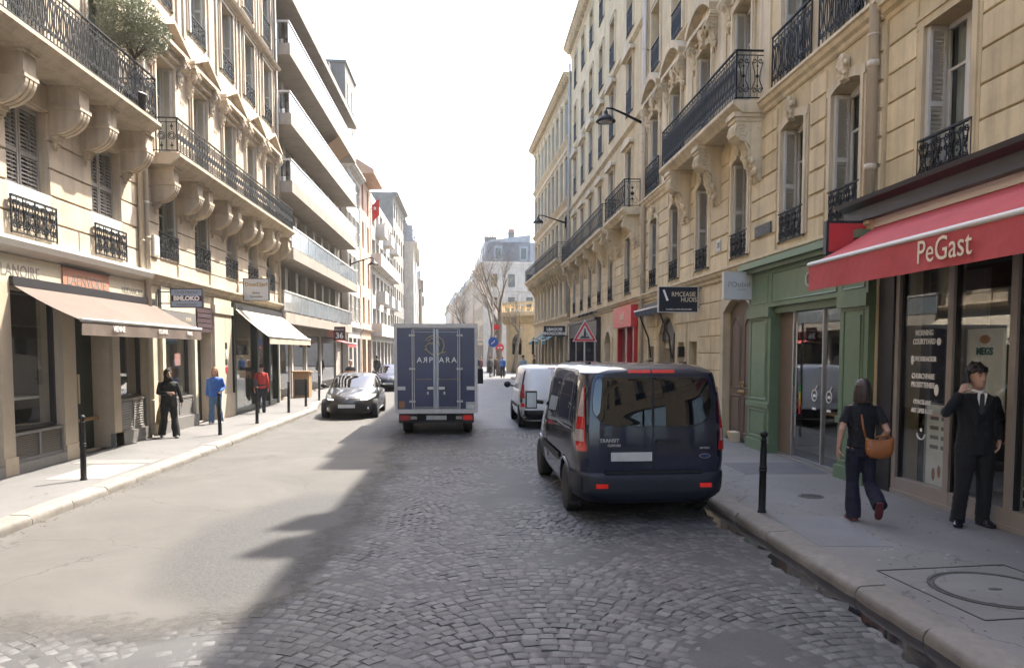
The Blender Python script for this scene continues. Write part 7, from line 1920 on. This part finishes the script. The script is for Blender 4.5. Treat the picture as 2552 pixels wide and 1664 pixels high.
    if hairst == 'short':
        hq = MB(); hq.ell([((0, -.02, z), rx, ry) for z, rx, ry in ((.08, .06, .075), (.12, .082, .092), (.16, .086, .100), (.20, .080, .094), (.232, .058, .07), (.25, .02, .03))], 14); q.add([P(p) for p in hq.v], hq.f)
    elif hairst == 'curly':
        for i in range(280):
            a = rr.uniform(0, 6.28); z = rr.uniform(.13, .26); r = math.sqrt(max(0, 1 - ((z - .14) / .125) ** 2)); q.ball(P((r * .088 * math.cos(a), -.016 + r * .104 * math.sin(a), max(z, .165 + rr.random() * .05) if math.sin(a) > .1 else z + rr.uniform(0, .02))), rr.uniform(.013, .024), None, None, 7, 5)
        for i in range(40):
            a = rr.uniform(R(190), R(350)); q.ball(P((.08 * math.cos(a), -.01 + .09 * math.sin(a), rr.uniform(.06, .14))), .024, None, None, 6, 5)
    elif hairst in ('long', 'shoulder'):
        zl = -.13 if hairst == 'long' else -.06
        hq = MB(); hq.ell([((0, cy, z), rx, ry) for z, rx, ry, cy in ((zl, .095, .05, -.06), (zl + .05, .108, .065, -.055), (.02, .104, .075, -.04), (.08, .094, .085, -.03), (.14, .092, .098, -.018), (.19, .086, .10, -.014), (.23, .06, .075, -.012), (.25, .02, .03, -.01))], 16); q.add([P(p) for p in hq.v], hq.f)
        for i in range(46):
            a = rr.uniform(R(165), R(375)); r = rr.uniform(.85, 1.05); x, y = .10 * r * math.cos(a), -.035 + .085 * r * math.sin(a)
            q.tube([P((x * .8, y * .9, .17)), P((x, y, .07)), P((x * 1.06, y * 1.02, zl + rr.uniform(-.03, .05)))], [.012, .012, .004], 5)
    if q.v: remesh(q, (.005 if hairst == 'curly' else .008) if not far else .014, 'hair', hair, t, 0 if hairst == 'curly' else 1)
    if hood:
        q = MB(); hq = MB(); hq.ell([((0, cy, z), rx, ry) for z, rx, ry, cy in ((-.06, .12, .10, -.02), (0, .105, .11, -.02), (.06, .100, .105, -.025), (.13, .104, .115, -.022), (.20, .095, .11, -.02), (.25, .06, .075, -.02), (.272, .02, .03, -.02))], 16); q.add([P(p) for p in hq.v], hq.f); part('hood', q, hood, t, True)
    return t
DN = (0, 0, -1)
# man in a dark suit, phone at his ear, other hand in pocket
SUIT = cloth('charcoal_suit', (.0045, .005, .008)); LEATH = mat('black_leather', (.008, .008, .011), .25, spec=.6)
man = person('man in a dark suit and tie standing on the phone by the shop glass', (5.90, 8.42, KH), R(168), 1.86,
    {'R': ((.12, .03, .49), (.145, .0, .085), (.35, .95, 0)), 'L': ((-.11, .0, .49), (-.12, -.03, .085), (-.25, .97, 0))},
    {'R': ((.36, .12, 1.24), (.205, .11, 1.48), (-.5, -.25, .85), (.75, .55, .25)), 'L': ((-.29, -.10, 1.16), (-.235, .03, .94), (.25, .35, -.9), (-.9, .1, 0))},
    SUIT, cloth('charcoal_trousers', (.005, .0052, .0075)), LEATH, HAIRBK, SKIN, 'curly', 'long', .80, .96, .011, (14, 4), 1.06, curl=.75, loose=1.16)
q = MB(); q.prism([(-.055, 1.475), (.055, 1.475), (.012, 1.24), (-.012, 1.24)], .118, .132, 'y'); part('shirt_front', q, WHITEINK, man)
q = MB(); q.tube([(-.062, -.03, 1.50), (-.06, .04, 1.50), (0, .085, 1.475), (.06, .04, 1.50), (.062, -.03, 1.50)], .018, 6); part('shirt_collar', q, WHITEINK, man, True)
q = MB(); q.prism([(-.016, 1.47), (.016, 1.47), (.022, 1.44), (.026, 1.27), (0, 1.24), (-.026, 1.27), (-.022, 1.44)], .13, .140, 'y'); part('tie', q, mat('dark_tie', (.02, .02, .028), .5), man)
for s in (-1, 1):
    q = MB(); q.prism([(s * .05, 1.48), (s * .105, 1.42), (s * .085, 1.36), (s * .01, 1.19), (s * .0, 1.23), (s * .05, 1.42)], .118, .139, 'y'); part('lapel', q, SUIT, man)
    q = MB()
    for z in (1.15, 1.04): q.lathe([(.010, .128), (.010, .134), (0, .135)], 8, (s * .05, 0, z), 'y')
    part('button', q, BLACKPL, man)
q = MB(); q.box(-.008, .008, -.035, .035, -.075, .075); part('phone', q, BLACKPL, man, loc=(.115, .03, 1.63), rot=(R(20), 0, R(10)))
# woman walking away with a tan shoulder bag
TEE = cloth('black_tee', (.0035, .0035, .006)); JEAN = cloth('indigo_flares', (.0045, .0055, .017))
wom = person('woman in black with a tan shoulder bag walking away on the right pavement', (4.74, 8.80, KH), R(-8), 1.70,
    {'R': ((.10, -.02, .48), (.10, -.34, .27), (.12, .50, -.86)), 'L': ((-.085, .03, .49), (-.085, -.03, .085), (-.1, 1, 0))},
    {'R': ((.27, -.10, 1.13), (.22, .06, .93), (0, .4, -.9), (.9, 0, .1)), 'L': ((-.255, -.05, 1.14), (-.27, .02, .89), (0, .12, -1), (-.95, -.1, 0))},
    TEE, JEAN, mat('wine_shoe', (.10, .02, .025), .5), HAIRBR, SKIN, 'shoulder', 'short', .92, 1.34, .011, (-6, 3), .98, curl=.4)
TAN = mat('tan_leather', (.29, .10, .028), .42, var=.2, scale=8, bump=.15, bscale=120)
bag = thing('shoulder_bag', 'tan leather crossbody bag at the hip of the woman in black', 'bag', (4.88, 8.64, 1.02), R(-8))
q = MB(); secs = []
for x, h0, h1, d in ((-.165, -.02, .10, .012), (-.15, -.075, .125, .03), (-.10, -.115, .115, .042), (0, -.13, .10, .046), (.10, -.115, .115, .042), (.15, -.075, .14, .03), (.165, -.02, .13, .012)):
    secs.append([(x, d * math.cos(a), (h0 + h1) / 2 + (h1 - h0) / 2 * math.sin(a)) for a in [2 * math.pi * i / 14 for i in range(14)]])
q.loft(secs); part('pouch', q, TAN, bag, True)
q = MB(); q.tube([(-.15, .02, .10), (-.19, .015, .25), (-.205, .03, .40), (-.18, .06, .48), (-.15, .12, .52)], .013, 6, flat=.4); q.tube([(.15, .02, .12), (.06, -.0, .16), (-.04, .03, .13)], .012, 6); part('strap', q, TAN, bag, True)
q = MB(); q.tube([(-.15, -.02, .10), (-.155, -.02, .13)], .014, 6); q.ball((-.145, -.03, .0), .012); part('buckle', q, GOLD, bag)
q = MB(); q.tube([(-.085, .03, .10), (-.085, -.05, .10), (-.085, -.05, .10)], .001, 4)
# person in black walking with a shopping bag
BLK = cloth('black_knit', (.0035, .0042, .0042))
p1 = person('person in loose black clothes and a hood walking on the left pavement', (-7.08, 18.2, KH), R(205), 1.60,
    {'R': ((.13, .12, .50), (.17, -.10, .13), (.1, .95, -.35)), 'L': ((-.12, .05, .49), (-.15, .12, .085), (-.1, 1, 0))},
    {'R': ((.25, .02, 1.16), (.02, .22, 1.16), (-.95, .2, 0), (.2, .9, .2)), 'L': ((-.27, -.02, 1.13), (-.31, .03, .90), (0, .1, -1), (-.9, 0, 0))},
    BLK, BLK, mat('black_trainers', (.05, .05, .05), .5), HAIRBK, SKIN2, 'short', 'long', .80, 1.3, .014, (10, 6), 1.10, hood=BLK, loose=1.12)
t = thing('shopping_bag', 'tan cloth shopping bag hanging at the side of the black-clad person', 'bag', (-7.30, 18.33, .42), R(20)); q = MB()
q.ell([((0, 0, .0), .10, .05), ((0, 0, .05), .14, .075), ((.01, 0, .25), .13, .07), ((0, .01, .42), .07, .04), ((0, 0, .5), .03, .02)], 14); part('sack', q, mat('tan_cloth', (.36, .25, .11), .85, var=.25, scale=12, bump=.6, bscale=16), t, True); q = MB(); q.tube([(-.02, 0, .48), (0, .02, .56), (.02, 0, .48)], .008, 5); part('handle', q, TAN, t)
# woman in blue
BLU = cloth('blue_blouse', (.03, .11, .36)); DEN = cloth('washed_denim', (.07, .14, .24))
person('woman in a bright blue blouse and jeans walking towards the camera on the left', (-7.12, 21.6, KH), R(188), 1.57,
    {'R': ((.10, .10, .50), (.11, .10, .085), (.1, 1, 0)), 'L': ((-.10, -.03, .49), (-.12, -.14, .11), (-.15, .95, -.2))},
    {'R': ((.235, -.06, 1.12), (.25, .02, .88), (0, .1, -1), (.9, 0, 0)), 'L': ((-.26, -.02, 1.13), (-.19, .20, 1.02), (.2, .4, -.9), (-.9, .3, 0))},
    BLU, DEN, mat('pale_shoe', (.35, .3, .26), .6), HAIRGI, SKIN2, 'shoulder', 'long', .84, 1.25, .016, (0, 0), 1.12, loose=1.1)
# red jacket, walking away
RJ = cloth('red_jacket', (.38, .03, .022))
person('stooping person in a red jacket and dark trousers walking away on the left', (-6.86, 25.3, KH), R(6), 1.60,
    {'R': ((.09, .10, .49), (.09, .02, .085), (.05, 1, 0)), 'L': ((-.08, -.03, .49), (-.08, -.16, .13), (-.05, .9, -.4))},
    {'R': ((.235, .06, 1.11), (.25, .12, .87), (0, .1, -1), (.9, 0, 0)), 'L': ((-.23, .0, 1.11), (-.24, .10, .86), (0, .1, -1), (-.9, 0, 0))},
    RJ, cloth('dark_slacks', (.012, .014, .022)), LEATH, HAIRBR, SKIN2, 'short', 'long', .88, .9, .016, (0, -28), 1.06, lean=.28, loose=1.08)
t = thing('black_bag', 'small black bag slung on the back of the person in the red jacket', 'bag', (-7.02, 25.12, 1.12)); q = MB(); q.ball((0, 0, 0), .12, .06, .15, 12, 9); part('pouch', q, BLACKPL, t, True); q = MB(); q.tube([(-.03, .0, .13), (-.06, .05, .3), (-.04, .12, .42)], .012, 5); part('strap', q, BLACKPL, t)
# far passers-by
WALK = {'R': ((.09, .12, .50), (.10, .14, .085), (.05, 1, 0)), 'L': ((-.08, -.04, .49), (-.09, -.22, .13), (-.05, .9, -.4))}
STND = {'R': ((.10, .01, .49), (.11, .0, .085), (.2, 1, 0)), 'L': ((-.10, .01, .49), (-.11, .0, .085), (-.2, 1, 0))}
ARMS = {'R': ((.225, -.03, 1.12), (.235, .05, .87), (0, .1, -1), (.9, 0, 0)), 'L': ((-.225, -.03, 1.12), (-.235, .05, .87), (0, .1, -1), (-.9, 0, 0))}
CARRY = {'R': ((.24, .05, 1.16), (.12, .26, 1.12), (-.6, .6, 0), (.2, .9, .2)), 'L': ((-.24, .05, 1.16), (-.12, .26, 1.12), (.6, .6, 0), (-.2, .9, .2))}
far = [('man in a dark jacket carrying a parcel behind the black car', -5.35, 34.6, 175, 1.76, STND, CARRY, (.03, .03, .04), (.03, .03, .035), HAIRGR),
       ('dark figure beside the blue car far down the left pavement', -6.25, 52, 10, 1.74, WALK, ARMS, (.02, .02, .025), (.02, .02, .03), HAIRBK),
       ('person in a light blue shirt walking beyond the white van', 3.65, 50.5, -10, 1.75, WALK, ARMS, (.36, .44, .46), (.08, .07, .06), HAIRBR),
       ('figure in dark clothes in front of the corner building', 5.0, 57.5, 90, 1.72, WALK, ARMS, (.05, .03, .025), (.03, .03, .03), HAIRBK),
       ('man in a blue shirt among the people at the crossing', 2.75, 61.0, 185, 1.78, STND, ARMS, (.12, .24, .52), (.03, .04, .08), HAIRGR),
       ('person in grey beside the tall sign pole at the crossing', 1.78, 62.2, 20, 1.72, WALK, ARMS, (.15, .14, .13), (.05, .05, .06), HAIRBR),
       ('person in dark red among the people at the crossing', 1.05, 66.0, 200, 1.66, WALK, ARMS, (.16, .05, .05), (.04, .04, .05), HAIRBK),
       ('person in pale trousers left of the tall sign pole', .72, 63.0, 170, 1.75, WALK, ARMS, (.05, .06, .1), (.3, .27, .23), HAIRBR),
       ('person in a pale shirt at the right edge of the truck', .35, 65.0, 180, 1.74, STND, ARMS, (.42, .46, .52), (.1, .12, .2), HAIRGR),
       ('person in brown behind the man in the blue shirt', 2.3, 64.5, 150, 1.75, STND, ARMS, (.14, .1, .07), (.05, .04, .04), HAIRBR)]
for i, (lb, x, y, rz, H, lg, am, tc, bc_, hr) in enumerate(far):
    z = KH if (y < 60 and (x > XR or x < -5.5)) else 0.0
    person(lb, (x, y, z), R(rz), H, lg, am, cloth('passer_top', tc), cloth('passer_trousers', bc_), LEATH, hr, SKIN2, 'short', 'long', .88, 1.0, .03, far=True, group='passers-by in the distance')
    if i == 0:
        t = thing('parcel', 'tan parcel held by the man behind the black car', 'parcel', (x, y - .36, 1.12), 0); q = MB(); q.box(-.27, .27, -.16, .12, -.14, .14); part('box', q, mat('kraft_paper', (.4, .24, .13), .8, var=.2, scale=10), t); q = MB(); q.box(-.272, .272, -.03, -.0, -.142, .142); part('tape', q, TAN, t)
# ---------------------------------------------------------------- bare plane trees at the crossing
def bare_tree(label, x, y, h, seed, lean=0.0, sp=1.0, bias=0.8):
    t = thing('plane_tree', label, 'tree', (x, y, 0), group='bare plane trees at the far crossing'); r = random.Random(seed)
    tr = MB(); br = MB()
    def grow(mb, p, d, L_, rad, lv):
        pts = [p]; rr = [rad]; q = Vector(p); n = 5 if lv < 3 else 4
        for i in range(n):
            d = (d + Vector((r.gauss(0, .10), r.gauss(0, .10), r.gauss(.05, .06)))).normalized(); q = q + d * (L_ / n); pts.append(q.copy()); rr.append(rad * (1 - .62 * (i + 1) / n))
        mb.tube(pts, rr, 7 if lv < 2 else 4 if lv < 4 else 3)
        if lv >= 5: return
        for k in range((3, 4, 4, 4, 4)[lv]):
            t_ = r.uniform(.35, 1.0) if lv else r.uniform(.75, 1.0); i = min(n, max(1, int(t_ * n)))
            a = r.uniform(0, 6.28); sd_ = (Vector((math.cos(a), math.sin(a), 0)) + Vector((-bias, 0, 0)) * (1 if lv < 2 else 0)).normalized(); ang = r.uniform(.35, .85) * sp
            nd = (d * math.cos(ang) + sd_ * math.sin(ang) + Vector((0, 0, .15))).normalized()
            grow(br, pts[i], nd, L_ * r.uniform(.5, .78), rr[i] * r.uniform(.5, .72), lv + 1)
    grow(tr, Vector((0, 0, 0)), Vector((lean, 0, 1)).normalized(), h * .38, h * .022, 0)
    part('trunk', tr, BARK, t, True); ob('crown', br.mesh('crown', BARK, True, fix=False), t)
bare_tree('nearest bare plane tree leaning left of the corner pavilion', 2.9, 66, 18, 4, -.12, 1.0)
bare_tree('second bare plane tree behind the sign poles', 2.2, 76, 18, 8, -.05, 1.0)
bare_tree('bare plane tree further back, nearer the truck', .6, 86, 15, 15, -.15, 1.1)
bare_tree('bare tree beside the pavilion wall', 4.4, 74, 12, 23, -.03, .9)


# ---------------------------------------------------------------- thin city haze
hz = MB(); hz.box(-905, 905, -905, 1505, -1.05, 26.5)
hm_ = bpy.data.materials.new('city_haze'); hm_.use_nodes = True
hn = hm_.node_tree; hn.nodes.remove(hn.nodes['Principled BSDF'])
pv = hn.nodes.new('ShaderNodeVolumePrincipled'); pv.inputs['Color'].default_value = (1, .97, .92, 1); pv.inputs['Density'].default_value = 0.00045; pv.inputs['Anisotropy'].default_value = 0.3
hn.links.new(pv.outputs[0], hn.nodes['Material Output'].inputs['Volume'])
ho = part('haze', hz, hm_, None); ho['kind'] = 'stuff'
bpy.data.scenes.remove(WORK)
bpy.context.view_layer.update()
